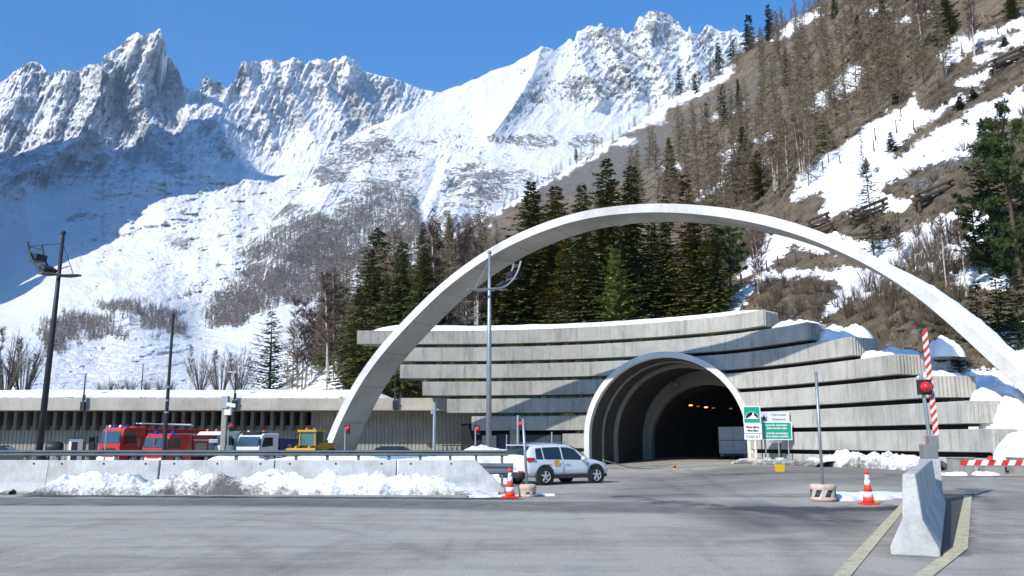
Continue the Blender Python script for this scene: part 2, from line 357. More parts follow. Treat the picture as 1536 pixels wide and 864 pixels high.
def depthB(px, py):
    D = dB(px, py)
    for pts, a, wd in ribsB: D = D - a * np.clip(1 - segdist(px, py, pts) / wd, 0, 1) ** 1.3
    rk_ = np.clip(np.maximum(sstep(835, 875, px) * sstep(190, 150, py), sstep(190, 225, py) * sstep(760, 700, px)), .22, 1)
    D = D * (1 - .016 * (ridged((px * .7 + py * .6) / 46, (py * .8 - px * .5) / 64, 4, 13, .5) - .5) - rk_ * .014 * (ridged(px / 13 + py / 20, py / 15, 4, 19, .6) - .5) - rk_ * .005 * (ridged(px / 5, py / 6, 2, 29) - .5))
    g = np.clip(1 - segdist(px, py, [(655, 250), (645, 280), (632, 310), (640, 345), (655, 370)]) / 16, 0, 1); D = D + g * 60
    D = D + 60 * np.clip(1 - segdist(px, py, [(700, 265), (660, 300), (650, 340)]) / 12, 0, 1)
    return D
def attrB(px, py, D, V):
    nz, n = slope_rock(V)
    rock = sstep(.62, .3, nz) * .16 + .05 + .22 * fbm((px * .75 + py * .5) / 20, (py * .8 - px * .5) / 34, 5, 7, .6) + .14 * fbm(px / 60, py / 50, 3, 4)
    for (x, y, rx, ry, am) in [(905, 52, 26, 16, .45), (985, 45, 30, 36, .42), (935, 70, 20, 20, .25), (1065, 55, 14, 14, .25), (940, 105, 26, 16, .3), (870, 135, 44, 18, .45), (930, 130, 46, 12, .4), (800, 155, 34, 14, .3), (760, 140, 26, 10, .12), (830, 95, 20, 8, .1),
            (510, 235, 34, 22, .6), (560, 225, 40, 14, .35), (600, 240, 24, 14, .35), (495, 262, 24, 20, .5), (430, 320, 34, 20, .35), (600, 275, 24, 18, .4), (615, 320, 18, 34, .6), (585, 300, 24, 24, .4), (690, 275, 26, 22, .45), (715, 265, 22, 26, .4), (760, 265, 34, 14, .3), (740, 285, 30, 16, .4), (810, 210, 24, 9, .45), (765, 210, 30, 7, .4), (870, 215, 18, 8, .35), (885, 205, 14, 8, .3), (640, 212, 30, 4, .3), (680, 205, 40, 4, .2), (480, 370, 90, 40, .22), (400, 400, 60, 40, .25), (540, 330, 50, 40, .2), (690, 330, 60, 24, .35), (360, 400, 30, 14, .3), (580, 370, 60, 40, .4), (330, 440, 40, 30, .25),
            (720, 130, 60, 24, -.25), (900, 175, 80, 16, -.5), (780, 190, 60, 12, -.2), (640, 180, 60, 20, -.22), (960, 110, 20, 12, -.2), (830, 240, 60, 14, -.3), (350, 510, 60, 20, -.2), (300, 510, 40, 20, -.3), (990, 160, 40, 14, -.3)]:
        rock = rock + am * np.exp(-((px - x) / rx) ** 2 - ((py - y) / ry) ** 2)
    rock = rock + .20 * sstep(-15, 15, polysd(px, py, [(282, 500), (300, 440), (345, 385), (420, 345), (500, 320), (560, 270), (620, 300), (650, 365), (600, 400), (450, 470), (400, 478), (340, 500)]))
    g = np.clip(1 - segdist(px, py, [(655, 250), (645, 280), (632, 310), (642, 345), (655, 370)]) / 14, 0, 1); rock = rock - g * .5
    return {'rock': np.minimum(rock + .235, .59 + .06 * fbm(px / 9, py / 7, 3, 101)), 'warm': np.zeros_like(px)}
jagB = lambda x: (fbm(x / 5.0, x * 0 + 3, 3, 65) * 3.4) * sstep(845, 870, x) + fbm(x / 11.0, x * 0, 3, 66) * 1.6
relief('mountain', 180, 1300, 760, topB, curve([(180, 606), (1400, 606)]), 420, depthB, M_spur, attrB, jag=jagB, label='white mountain spur rising to bare rock peaks behind the hillside')
# --- D: the near hillside ---------------------------------------------------------
topD = curve([(330, 620), (360, 600), (400, 560), (430, 528), (480, 484), (520, 455), (560, 427), (620, 387), (660, 363), (700, 341), (740, 320), (770, 300), (800, 283), (830, 268), (860, 246), (900, 217), (930, 203), (950, 188), (975, 172), (1000, 151), (1025, 140), (1060, 122), (1095, 93), (1130, 68), (1160, 44), (1190, 28), (1225, 8), (1260, -20), (1320, -60), (1500, -150), (1800, -260)])
dD = TPS([(370, 600, 170), (480, 484, 200), (620, 387, 290), (740, 320, 360), (860, 246, 420), (950, 188, 440), (1060, 122, 420), (1160, 44, 380), (1260, -20, 330), (1500, -150, 250), (1800, -260, 190),
 (700, 400, 220), (800, 350, 240), (900, 300, 260), (1000, 220, 300), (1100, 200, 240), (1200, 120, 240), (1300, 100, 190), (1300, 0, 250), (1450, 0, 150), (1536, 60, 105), (1700, 0, 90),
 (900, 400, 150), (1000, 330, 165), (1100, 300, 150), (1200, 250, 125), (1250, 300, 100), (1300, 300, 92), (1400, 280, 80), (1500, 250, 72), (1450, 150, 100), (1700, 250, 55), (1650, 400, 46),
 (540, 500, 110), (700, 490, 92), (900, 480, 86), (1000, 470, 84), (1100, 460, 76), (1170, 420, 80), (1220, 470, 68), (1250, 500, 61), (1300, 430, 72), (1350, 470, 58), (1400, 400, 68), (1400, 520, 52), (1450, 500, 55), (1536, 480, 52), (1536, 420, 58),
 (1400, 570, 48.5), (1470, 575, 47), (1536, 585, 45), (1650, 560, 38), (400, 620, 112), (470, 640, 104), (540, 600, 96), (620, 640, 92), (700, 600, 84), (900, 600, 77), (1100, 600, 70), (1250, 600, 58), (1400, 640, 50), (1536, 660, 47), (1700, 680, 42), (1250, 700, 62), (700, 700, 79), (1700, 700, 42), (1500, 700, 47)])
SNOWD = [
 [(600, 402), (640, 374), (700, 340), (800, 283), (880, 232), (960, 182), (1000, 152), (1060, 121), (1102, 96), (1098, 112), (1060, 136), (1028, 152), (985, 174), (1000, 178), (985, 186), (955, 196), (930, 206), (905, 222), (860, 250), (800, 288), (740, 324), (680, 358), (640, 382), (610, 404)],
 [(850, 262), (900, 228), (935, 204), (955, 208), (945, 216), (915, 218), (890, 238), (868, 250)], [(1155, 52), (1195, 30), (1228, 12), (1232, 20), (1195, 44), (1160, 60)], [(1205, 165), (1235, 135), (1285, 98), (1300, 100), (1285, 132), (1245, 146), (1222, 170)],
 [(650, 382), (700, 352), (735, 338), (720, 350), (690, 362), (660, 372), (640, 380)],
 [(1190, 300), (1195, 270), (1218, 244), (1264, 221), (1296, 189), (1318, 176), (1361, 160), (1371, 138), (1376, 158), (1394, 168), (1396, 180), (1372, 196), (1340, 222), (1345, 236), (1394, 202), (1459, 163), (1536, 130), (1536, 172), (1508, 184), (1462, 208), (1453, 232), (1420, 238), (1391, 250), (1368, 262), (1329, 275), (1322, 288), (1345, 296), (1368, 300), (1366, 310), (1345, 318), (1277, 312), (1240, 330), (1231, 318), (1241, 298), (1231, 288)],
 [(1134, 378), (1150, 350), (1185, 342), (1231, 345), (1270, 360), (1320, 366), (1394, 334), (1443, 312), (1492, 321), (1492, 350), (1459, 373), (1436, 389), (1405, 410), (1350, 402), (1318, 398), (1270, 380), (1231, 380), (1190, 368), (1150, 400)],
 [(1130, 420), (1150, 408), (1199, 404), (1244, 406), (1280, 398), (1325, 408), (1310, 430), (1270, 445), (1252, 418), (1199, 414), (1155, 420)], [(1231, 477), (1240, 455), (1261, 440), (1280, 440), (1262, 460), (1246, 474)],
 [(1430, 412), (1440, 403), (1492, 400), (1520, 415), (1510, 435), (1428, 430)], [(1410, 78), (1453, 49), (1498, 40), (1536, 18), (1536, 39), (1492, 55), (1443, 85), (1420, 104)], [(1458, 92), (1492, 66), (1536, 44), (1536, 64), (1492, 81), (1466, 98)],
 [(1436, 126), (1460, 112), (1484, 108), (1482, 118), (1450, 129)], [(1395, 172), (1427, 146), (1474, 136), (1450, 150), (1427, 160), (1404, 178)],
 [(1082, 232), (1114, 203), (1108, 236), (1085, 260)], [(1136, 212), (1152, 200), (1168, 194), (1160, 208), (1143, 222)], [(1066, 280), (1085, 268), (1102, 258), (1090, 274), (1072, 286)], [(1140, 242), (1155, 234), (1165, 240), (1150, 248)], [(1042, 298), (1070, 278), (1095, 264), (1098, 270), (1062, 296), (1045, 305)],
 [(1070, 470), (1090, 456), (1117, 432), (1136, 418), (1130, 436), (1112, 462), (1100, 475)], [(1110, 415), (1125, 385), (1142, 372), (1150, 388), (1132, 410)], [(1345, 30), (1370, 18), (1400, 10), (1395, 24), (1360, 32)],
 [(1390, 590), (1395, 540), (1440, 548), (1540, 560), (1620, 520), (1700, 560), (1700, 660), (1440, 640)], [(320, 640), (320, 540), (400, 530), (470, 490), (520, 500), (500, 560), (560, 640)], [(1500, 500), (1560, 470), (1700, 450), (1700, 560), (1540, 560)], [(1210, 350), (1225, 335), (1245, 345), (1230, 352)],
 [(990, 250), (1012, 244), (1020, 250), (1000, 256)], [(1060, 175), (1075, 170), (1080, 177), (1065, 182)], [(1300, 15), (1330, 5), (1340, 12), (1310, 22)], [(1098, 165), (1116, 158), (1114, 170), (1100, 174)], [(1250, 440), (1330, 415), (1370, 420), (1340, 436), (1280, 450)]]
def depthD(px, py):
    D = dD(px, py)
    f = np.clip(D / 80, .9, 3)
    D = D * (1 - .026 * fbm(px / (60 / f), py / (34 / f), 6, 71, .64) - .012 * (ridged(px / 30, py / 22, 4, 75) - .5))
    for x, y, rx, ry, a in [(1190, 450, 46, 34, .05), (1370, 470, 60, 40, .05), (1290, 330, 20, 10, .02)]:
        D = D * (1 - a * np.exp(-((px - x) / rx) ** 2 - ((py - y) / ry) ** 2))
    return D
def attrD(px, py, D, V):
    s = np.full(px.shape, -60.0)
    for poly in SNOWD: s = np.maximum(s, polysd(px, py, poly))
    s = s + 9 * fbm(px / 18, py / 8, 5, 81, .65)
    snow = .5 + s / 22 + .25 * fbm(px / 7, py / 4, 3, 83)
    rk = .3 + .4 * fbm(px / 40 + py / 90, py / 26, 4, 85)
    for (x, y, rx, ry, am) in [(900, 250, 70, 26, .5), (1000, 190, 60, 20, .3), (850, 275, 60, 22, .5), (960, 225, 50, 20, .45), (1080, 150, 40, 14, .4), (1430, 235, 34, 20, .6), (1180, 480, 30, 20, .4), (880, 260, 60, 30, .3), (1370, 275, 26, 10, .4)]:
        rk = rk + am * np.exp(-((px - x) / rx) ** 2 - ((py - y) / ry) ** 2)
    return {'snow': snow, 'rock': np.clip(rk, 0, 1)}
def hill_mat():
    m = bpy.data.materials.new('hillside'); m.use_nodes = True; N, L = nt(m); b = N['Principled BSDF']
    a1 = N.new('ShaderNodeAttribute'); a1.attribute_name = 'snow'; a2 = N.new('ShaderNodeAttribute'); a2.attribute_name = 'rock'
    pos = N.new('ShaderNodeNewGeometry').outputs['Position']
    n1 = noise_node(N, L, pos, .5, 8, .7); n2 = noise_node(N, L, pos, 2.2, 6, .7)
    n0 = noise_node(N, L, map_node(N, L, pos, (1, .5, 1)), .07, 7, .7, .5)
    grass = ramp_node(N, L, math_node(N, L, 'ADD', math_node(N, L, 'MULTIPLY', n1, .55), math_node(N, L, 'MULTIPLY', n0, .45)), [(.36, (.06, .048, .036)), (.44, (.12, .095, .068)), (.51, (.19, .15, .105)), (.58, (.24, .20, .145)), (.66, (.09, .076, .052))])
    rock = ramp_node(N, L, n2, [(.34, (.05, .047, .042)), (.5, (.16, .15, .135)), (.66, (.28, .265, .24))])
    g = mix_node(N, L, ramp_node(N, L, math_node(N, L, 'ADD', a2.outputs['Fac'], math_node(N, L, 'SUBTRACT', n1, .5)), [(.45, 0.), (.62, 1.)]), grass, rock)
    sf = math_node(N, L, 'ADD', a1.outputs['Fac'], math_node(N, L, 'MULTIPLY', math_node(N, L, 'SUBTRACT', n2, .5), 1.3))
    sf = ramp_node(N, L, sf, [(.46, 0.), (.54, 1.)])
    L.new(mix_node(N, L, sf, g, (.86, .87, .89)), b.inputs['Base Color']); b.inputs['Roughness'].default_value = .9; b.inputs['Specular IOR Level'].default_value = .1
    bp = N.new('ShaderNodeBump'); bp.inputs['Distance'].default_value = 1.3
    L.new(math_node(N, L, 'MULTIPLY', math_node(N, L, 'SUBTRACT', 1.15, sf), .6), bp.inputs['Strength'])
    L.new(math_node(N, L, 'ADD', n1, math_node(N, L, 'MULTIPLY', n2, .5)), bp.inputs['Height']); L.new(bp.outputs[0], b.inputs['Normal'])
    return m
relief('hillside', 330, 1760, 620, topD, curve([(330, 640), (700, 690), (1180, 690), (1270, 640), (1760, 640)]), 330, depthD, hill_mat(), attrD, jag=lambda x: fbm(x / 14, x * 0, 3, 91) * 2.5, label='steep brown hillside with patches of snow above the tunnel')
HILL = bpy.data.objects['hillside']
def ptD(px, py): return Vector(P(px, py, float(depthD(np.array([px], float), np.array([py], float))[0])))
# off left: an unseen valley flank, added and shaped to shade the upper bowl
_h2 = np.array([SH.x, SH.y]); _h2 /= np.linalg.norm(_h2); _e2 = np.array([-_h2[1], _h2[0]])
def _sl(px, py):            # where the valley flank's crest must stand to throw the edge of its shadow there
    d = float(depthA(np.array([px], float), np.array([py], float))[0]); p = P(px, py, d); al = p[0] * _h2[0] + p[1] * _h2[1]
    return (p[0] * _e2[0] + p[1] * _e2[1], p[2] + (0 - al) * math.tan(R(SUN_EL)))
_b = sorted([_sl(*q) for q in [(0, 440), (60, 420), (110, 398), (150, 372), (178, 352), (188, 335), (240, 300), (285, 285), (340, 270), (400, 263), (440, 258)]] + [_sl(*q) for q in [(400, 205), (330, 185), (240, 170), (120, 215), (20, 235), (-120, 240)]])
_k = []
for a_ in _b:
    if not _k or a_[0] - _k[-1][0] > 25: _k.append(a_)
_k = [(_k[0][0] - 900, _k[0][1] - 300)] + _k + [(_k[-1][0] + 120, _k[-1][1] - 60), (_k[-1][0] + 300, _k[-1][1] * .5), (_k[-1][0] + 650, 0)]
sky_line = curve(_k)
lat = np.linspace(_k[0][0], _k[-1][0], 160); rows = []
Hs = sky_line(lat[::-1])[::-1] if False else np.interp(lat, *zip(*sorted([(a, float(sky_line(a))) for a in lat])))
Hs = Hs + 45 * fbm(lat / 140, lat * 0 + 2, 4, 5) * (Hs > 60)
for k in np.linspace(-1, 1, 41):
    f = 1 - abs(k); run = np.sign(k) * (1 - f) * Hs * (.30 if k < 0 else .8)
    z = Hs * f * (1 + .10 * fbm(lat / 120, lat * 0 + k * 6, 4, 9) * (1 - f)) - 2
    al = 0 + run + 40 * fbm(lat / 200, lat * 0 + k * 4, 3, 12) * (1 - f)
    rows.append(np.stack([lat * _e2[0] + al * _h2[0], lat * _e2[1] + al * _h2[1], z], -1))
Vw = np.array(rows)
grid_obj('mountain', Vw, 41, 160, M_far, {'rock': .35 + .3 * fbm(Vw[..., 0] / 200, Vw[..., 2] / 200, 4, 3), 'warm': np.zeros(Vw.shape[:2])}, kind='structure', label='unseen snowy valley flank left of the massif, shaped to shade its upper bowl')
# ------------------------------------------------------------------ ground
def gz(x, y): return .32 * float(sstep(7, 15, x)) * float(sstep(26, 41, y))
def ground_mat():
    m = bpy.data.materials.new('asphalt'); m.use_nodes = True; N, L = nt(m); b = N['Principled BSDF']
    pos = N.new('ShaderNodeNewGeometry').outputs['Position']
    fine = noise_node(N, L, pos, 55, 3, .8); med = noise_node(N, L, pos, 1.1, 7, .65, .6)
    big = noise_node(N, L, map_node(N, L, pos, (.35, 1, 1), (0, 0, .25)), .16, 5, .55, .8)
    sw = noise_node(N, L, map_node(N, L, pos, (.10, 1.3, 1), (0, 0, .16)), .9, 6, .6, 1.1)      # sweeping tyre tracks
    sw2 = noise_node(N, L, map_node(N, L, pos, (1.6, .12, 1), (0, 0, -.45)), .9, 5, .6, .9)
    v = math_node(N, L, 'ADD', math_node(N, L, 'MULTIPLY', big, .9), math_node(N, L, 'MULTIPLY', med, .45))
    v = math_node(N, L, 'ADD', v, math_node(N, L, 'MULTIPLY', sw, .6)); v = math_node(N, L, 'ADD', v, math_node(N, L, 'MULTIPLY', sw2, .35))
    col = ramp_node(N, L, math_node(N, L, 'MULTIPLY', v, .5), [(.40, (.155, .139, .115)), (.48, (.25, .228, .190)), (.54, (.32, .293, .246)), (.62, (.41, .378, .318))])
    f3 = noise_node(N, L, pos, 24, 2, .6); spk = ramp_node(N, L, math_node(N, L, 'ADD', math_node(N, L, 'MULTIPLY', fine, .6), math_node(N, L, 'MULTIPLY', f3, .4)), [(.34, .55), (.5, .98), (.66, 1.35)])
    col = mix_node(N, L, 1.0, col, spk, 'MULTIPLY')
    # pale dried salt swirls
    salt = noise_node(N, L, map_node(N, L, pos, (.5, 1, 1), (0, 0, .5)), .55, 8, .7, 2.2)
    col = mix_node(N, L, ramp_node(N, L, salt, [(.585, 0.), (.64, .5), (.72, .15)]), col, (.33, .33, .33))
    a = N.new('ShaderNodeAttribute'); a.attribute_name = 'wet'
    wn = math_node(N, L, 'ADD', a.outputs['Fac'], math_node(N, L, 'MULTIPLY', math_node(N, L, 'SUBTRACT', med, .5), 1.4))
    wf = ramp_node(N, L, wn, [(.35, 0.), (.65, 1.)])
    col = mix_node(N, L, wf, col, (.035, .035, .037))
    vo = N.new('ShaderNodeTexVoronoi'); vo.feature = 'DISTANCE_TO_EDGE'; vo.inputs['Scale'].default_value = .32
    dv = N.new('ShaderNodeVectorMath'); dv.operation = 'ADD'; nn = N.new('ShaderNodeTexNoise'); nn.inputs['Scale'].default_value = .9; L.new(pos, nn.inputs['Vector']); L.new(pos, dv.inputs[0]); L.new(nn.outputs['Color'], dv.inputs[1]); L.new(dv.outputs[0], vo.inputs['Vector'])
    col = mix_node(N, L, ramp_node(N, L, vo.outputs['Distance'], [(0, .16), (.005, .0)]), col, (.05, .05, .05))
    sa = N.new('ShaderNodeAttribute'); sa.attribute_name = 'salt'; col = mix_node(N, L, math_node(N, L, 'MULTIPLY', sa.outputs['Fac'], med, True), col, (.52, .49, .44))
    dk = N.new('ShaderNodeAttribute'); dk.attribute_name = 'dark'
    df_ = math_node(N, L, 'MULTIPLY', dk.outputs['Fac'], math_node(N, L, 'ADD', .25, med), True)
    col = mix_node(N, L, df_, col, (.075, .073, .07))
    s = N.new('ShaderNodeAttribute'); s.attribute_name = 'snow'
    sn = ramp_node(N, L, math_node(N, L, 'ADD', s.outputs['Fac'], math_node(N, L, 'MULTIPLY', math_node(N, L, 'SUBTRACT', med, .5), .8)), [(.45, 0.), (.55, 1.)])
    L.new(mix_node(N, L, sn, col, (.84, .85, .87)), b.inputs['Base Color'])
    L.new(math_node(N, L, 'SUBTRACT', .85, math_node(N, L, 'MULTIPLY', wf, .3)), b.inputs['Roughness']); b.inputs['Specular IOR Level'].default_value = .25
    bp = N.new('ShaderNodeBump'); bp.inputs['Strength'].default_value = .5; bp.inputs['Distance'].default_value = .01
    L.new(fine, bp.inputs['Height']); L.new(bp.outputs[0], b.inputs['Normal'])
    return m
def _axis(a, b, st, far): 
    mid = np.arange(a, b + .01, st); k = np.array([1.6, 4, 9, 20, 45, 100, 200, 400, 900, 1800, 3200]) * far
    return np.concatenate([a - k[::-1], mid, b + k])
gxs = _axis(-40, 32, .22, 1.); gys = _axis(9, 60, .2, 1.)
GX, GY = np.meshgrid(gxs, gys)
GZ = .32 * sstep(7, 15, GX) * sstep(26, 41, GY) * sstep(200, 100, GX) * sstep(300, 120, GY) + .006 * fbm(GX / 5, GY / 5, 3, 4)
GZ = np.where((GY > 140) | (np.abs(GX) > 140), -6., GZ)
def pxd(x0, y0, x1, y1, w):            # a worn track between two ground points seen at these pixels
    a = G(x0, y0); b = G(x1, y1); d = segdist(GX, GY, [(a[0], a[1]), (b[0], b[1])]); return np.clip(1 - d / w, 0, 1)
wet = .0 + .9 * pxd(60, 744, 760, 748, 1.1) + .9 * pxd(1405, 830, 1424, 745, 1.0) + .8 * pxd(1200, 765, 1350, 762, 1.8) + .55 * pxd(1424, 745, 1470, 738, 2) + .45 * pxd(0, 757, 800, 757, 1.6) + .5 * pxd(1060, 715, 1330, 722, 2.5) + .5 * pxd(940, 745, 1250, 780, 2.4)
def pxpoly(pts, soft): return sstep(-soft, soft, polysd(GX, GY, [G(*q)[:2] for q in pts]))
dark = np.maximum.reduce([.8 * pxpoly([(-100, 746), (400, 748), (760, 752), (1060, 752), (1040, 770), (740, 766), (300, 758), (-100, 758)], .5), .75 * pxpoly([(1000, 765), (1110, 752), (1240, 762), (1350, 764), (1300, 800), (1190, 790), (1120, 800)], .9),
 .55 * pxpoly([(930, 722), (1100, 706), (1400, 712), (1500, 716), (1400, 738), (1200, 730), (1000, 748), (900, 752)], 1.2), .6 * pxpoly([(1335, 836), (1405, 845), (1470, 740), (1400, 738)], .3), .5 * pxpoly([(1460, 745), (1600, 740), (1620, 770), (1480, 765)], 1.0)])
def arc(pts, w, a): d = segdist(GX, GY, [G(*q)[:2] for q in pts]); return a * np.clip(1 - d / w, 0, 1) ** .7 * (.25 + .7 * vnoise(GX / 1.1, GY / 1.1, 5))
tr = [arc([(370, 779), (440, 784), (520, 797), (600, 815), (700, 850)], .22, .5), arc([(290, 802), (340, 814), (380, 832), (430, 862)], .25, .5), arc([(60, 790), (200, 786), (380, 790)], .3, .3), arc([(0, 770), (300, 768), (620, 778), (900, 800)], .35, .3), arc([(0, 782), (320, 778), (640, 790), (860, 812)], .3, .25),
 arc([(960, 704), (1010, 730), (1080, 762), (1180, 800), (1210, 862)], .35, .4), arc([(1030, 706), (1090, 735), (1200, 775), (1260, 800)], .3, .35), arc([(560, 862), (760, 815), (980, 790), (1110, 800)], .25, .3), arc([(930, 745), (1050, 741), (1190, 746), (1360, 741)], .5, .35), arc([(920, 735), (1100, 726), (1300, 727), (1420, 722)], .5, .35), arc([(1500, 864), (1490, 800), (1480, 750)], .3, .35), arc([(1536, 790), (1500, 760), (1440, 730)], .4, .35)]
dark = np.clip(np.maximum(dark, 0) + sum(tr), 0, 1)
salt = np.clip(sum([arc([(1110, 800), (1180, 806), (1240, 795), (1225, 772), (1180, 765)], .3, .7), arc([(1040, 812), (1130, 806), (1200, 800)], .3, .5), arc([(1120, 730), (1180, 728)], .9, .9), arc([(860, 740), (960, 728), (1080, 712)], .5, .4), arc([(0, 765), (260, 762), (600, 768), (1000, 778)], .6, .35), arc([(150, 862), (420, 840), (760, 862)], .8, .35), arc([(500, 800), (700, 790), (900, 786)], .9, .3), arc([(1280, 820), (1320, 790)], .5, .3)]), 0, 1)
snow = sstep(95, 130, GY) + sstep(50, 70, -GX - 30) * 0
GROUND = grid_obj('ground', np.stack([GX, GY, GZ], -1), len(gys), len(gxs), ground_mat(), {'wet': wet, 'snow': snow, 'dark': dark, 'salt': salt}, kind='structure', label='salt stained grey asphalt plaza in front of the tunnel')
# ------------------------------------------------------------------ shared materials
def concrete(name, col, rib=0, stain=.5, dark=.35, ribscale=6.0, blotch=1.0):
    m = bpy.data.materials.new(name); m.use_nodes = True; N, L = nt(m); b = N['Principled BSDF']
    pos = N.new('ShaderNodeNewGeometry').outputs['Position']
    st = noise_node(N, L, map_node(N, L, pos, (1, 1, .12)), 2.6, 7, .75)          # vertical run marks
    st2 = noise_node(N, L, map_node(N, L, pos, (1, 1, .05)), 7, 4, .7)
    bl = noise_node(N, L, pos, .35 * blotch, 6, .6); fi = noise_node(N, L, pos, 14, 4, .7)
    c1 = tuple(min(1, c * 1.25) for c in col); c0 = tuple(c * dark for c in col)
    v = math_node(N, L, 'ADD', math_node(N, L, 'MULTIPLY', bl, .7), math_node(N, L, 'MULTIPLY', fi, .3))
    base = ramp_node(N, L, v, [(.35, tuple(c * .72 for c in col)), (.5, col), (.68, c1)])
    f = math_node(N, L, 'ADD', math_node(N, L, 'MULTIPLY', st, .7), math_node(N, L, 'MULTIPLY', st2, .3))
    base = mix_node(N, L, math_node(N, L, 'MULTIPLY', ramp_node(N, L, f, [(.50, 0.), (.68, 1.)]), stain), base, c0)
    base = mix_node(N, L, math_node(N, L, 'MULTIPLY', ramp_node(N, L, st2, [(.30, 1.), (.46, 0.)]), stain * .55), base, c1)
    L.new(base, b.inputs['Base Color']); b.inputs['Roughness'].default_value = .9; b.inputs['Specular IOR Level'].default_value = .2
    bp = N.new('ShaderNodeBump'); bp.inputs['Strength'].default_value = .6; bp.inputs['Distance'].default_value = .03
    h = math_node(N, L, 'ADD', fi, math_node(N, L, 'MULTIPLY', st2, 1.2)); L.new(h, bp.inputs['Height']); L.new(bp.outputs[0], b.inputs['Normal'])
    return m
M_beam = concrete('beam_concrete', (.44, .425, .385), stain=.78, dark=.38)
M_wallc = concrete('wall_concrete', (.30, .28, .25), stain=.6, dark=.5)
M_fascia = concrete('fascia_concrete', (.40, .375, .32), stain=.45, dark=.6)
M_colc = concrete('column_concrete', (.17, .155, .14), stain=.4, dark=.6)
M_jersey = concrete('barrier_concrete', (.47, .47, .46), stain=.25, dark=.62, blotch=4)
M_white = concrete('white_painted_concrete', (.62, .61, .58), stain=.22, dark=.72)
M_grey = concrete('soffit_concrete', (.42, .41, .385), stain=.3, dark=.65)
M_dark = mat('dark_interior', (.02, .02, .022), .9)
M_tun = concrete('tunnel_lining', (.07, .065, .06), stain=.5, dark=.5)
M_ring2 = concrete('inner_ring', (.30, .29, .27), stain=.4, dark=.5)
M_snow = mat('fresh_snow', (.86, .87, .9), .75, noise=(.8, .04), bump=(3.0, .35), spec=.2)
def dirty_snow_mat():
    m = bpy.data.materials.new('dirty_snow'); m.use_nodes = True; N, L = nt(m); b = N['Principled BSDF']
    pos = N.new('ShaderNodeNewGeometry').outputs['Position']; a = N.new('ShaderNodeAttribute'); a.attribute_name = 'dirt'
    n = noise_node(N, L, pos, 2.4, 8, .75); n2 = noise_node(N, L, pos, 11, 5, .7)
    f = math_node(N, L, 'ADD', a.outputs['Fac'], math_node(N, L, 'ADD', math_node(N, L, 'MULTIPLY', math_node(N, L, 'SUBTRACT', n, .5), 1.3), math_node(N, L, 'MULTIPLY', math_node(N, L, 'SUBTRACT', n2, .5), .9)))
    c = ramp_node(N, L, f, [(.40, (.84, .85, .87)), (.55, (.60, .59, .57)), (.72, (.27, .255, .235)), (.9, (.12, .115, .105))])
    L.new(c, b.inputs['Base Color']); b.inputs['Roughness'].default_value = .8; b.inputs['Specular IOR Level'].default_value = .2
    bp = N.new('ShaderNodeBump'); bp.inputs['Strength'].default_value = .7; bp.inputs['Distance'].default_value = .07
    L.new(math_node(N, L, 'ADD', n, n2), bp.inputs['Height']); L.new(bp.outputs[0], b.inputs['Normal'])
    return m
M_dsnow = dirty_snow_mat()
M_galv = mat('galvanised_steel', (.33, .36, .38), .5, .7, noise=(3, .15))
M_rail = mat('guardrail_steel', (.13, .155, .17), .6, .2, noise=(2, .2))
M_dkmet = mat('dark_steel', (.035, .038, .042), .5, .4)
M_red = mat('red_paint', (.62, .035, .03), .4, coat=.3); M_wht = mat('white_paint', (.72, .72, .70), .5)
M_rubber = mat('rubber', (.02, .02, .02), .85); M_yel = mat('yellow_paint', (.75, .40, .02), .45)
M_glass = mat('dark_glass', (.018, .026, .032), .08, spec=.8)
def snow_heap(name, line, width, hfun, n, label, base=lambda x, y: 0.0, dirt=.0, wn=26, seed=1, m=None, rough=1.0, group=None, spots=()):
    "a ridge of ploughed snow along a ground line; line = [(x, y)...]"
    line = np.array(line, float); sd = np.concatenate([[0], np.cumsum(np.hypot(*np.diff(line, axis=0).T))]); s = np.linspace(0, sd[-1], n)
    X = np.interp(s, sd, line[:, 0]); Y = np.interp(s, sd, line[:, 1]); tx = np.gradient(X); ty = np.gradient(Y); l = np.hypot(tx, ty) + 1e-9
    nx, ny = -ty / l, tx / l; t = np.linspace(-1, 1, wn)
    S, T = np.meshgrid(s, t); H = np.array([hfun(u) for u in s / sd[-1]])[None, :]; W = width * (.75 + .35 * fbm(S / 1.7, T * 0 + seed, 3, seed))
    prof = np.clip(1 - np.abs(T) ** 2.2, 0, 1) ** .8
    Z = H * prof * (1 + rough * (.55 * fbm(S / .9, T * 1.1 + seed, 5, seed, .62)) + rough * .25 * (ridged(S / .6, T * 1.6, 3, seed + 3) - .5))
    Z = np.where(np.abs(T) > .999, -.12, Z)
    wx = .12 * rough * fbm(S / .5 + 9, T * 3, 3, seed + 8)
    VX = X[None] + nx[None] * (T * W + wx); VY = Y[None] + ny[None] * (T * W + wx)
    B = np.array([[base(a, b_) for a, b_ in zip(r1, r2)] for r1, r2 in zip(VX[::wn - 1], VY[::wn - 1])]); B = B[0][None] * (1 - (T + 1) / 2) + B[1][None] * (T + 1) / 2
    D = dirt + sum(a_ * np.exp(-((S / sd[-1] - u_) / w_) ** 2) for u_, w_, a_ in spots) + .40 * (1 - prof) + .25 * fbm(S / 1.3, T, 3, seed + 5)
    return tag(grid_obj(name, np.stack([VX, VY, Z + B], -1), wn, n, m or M_dsnow, {'dirt': D}), label, None, None, 'stuff')
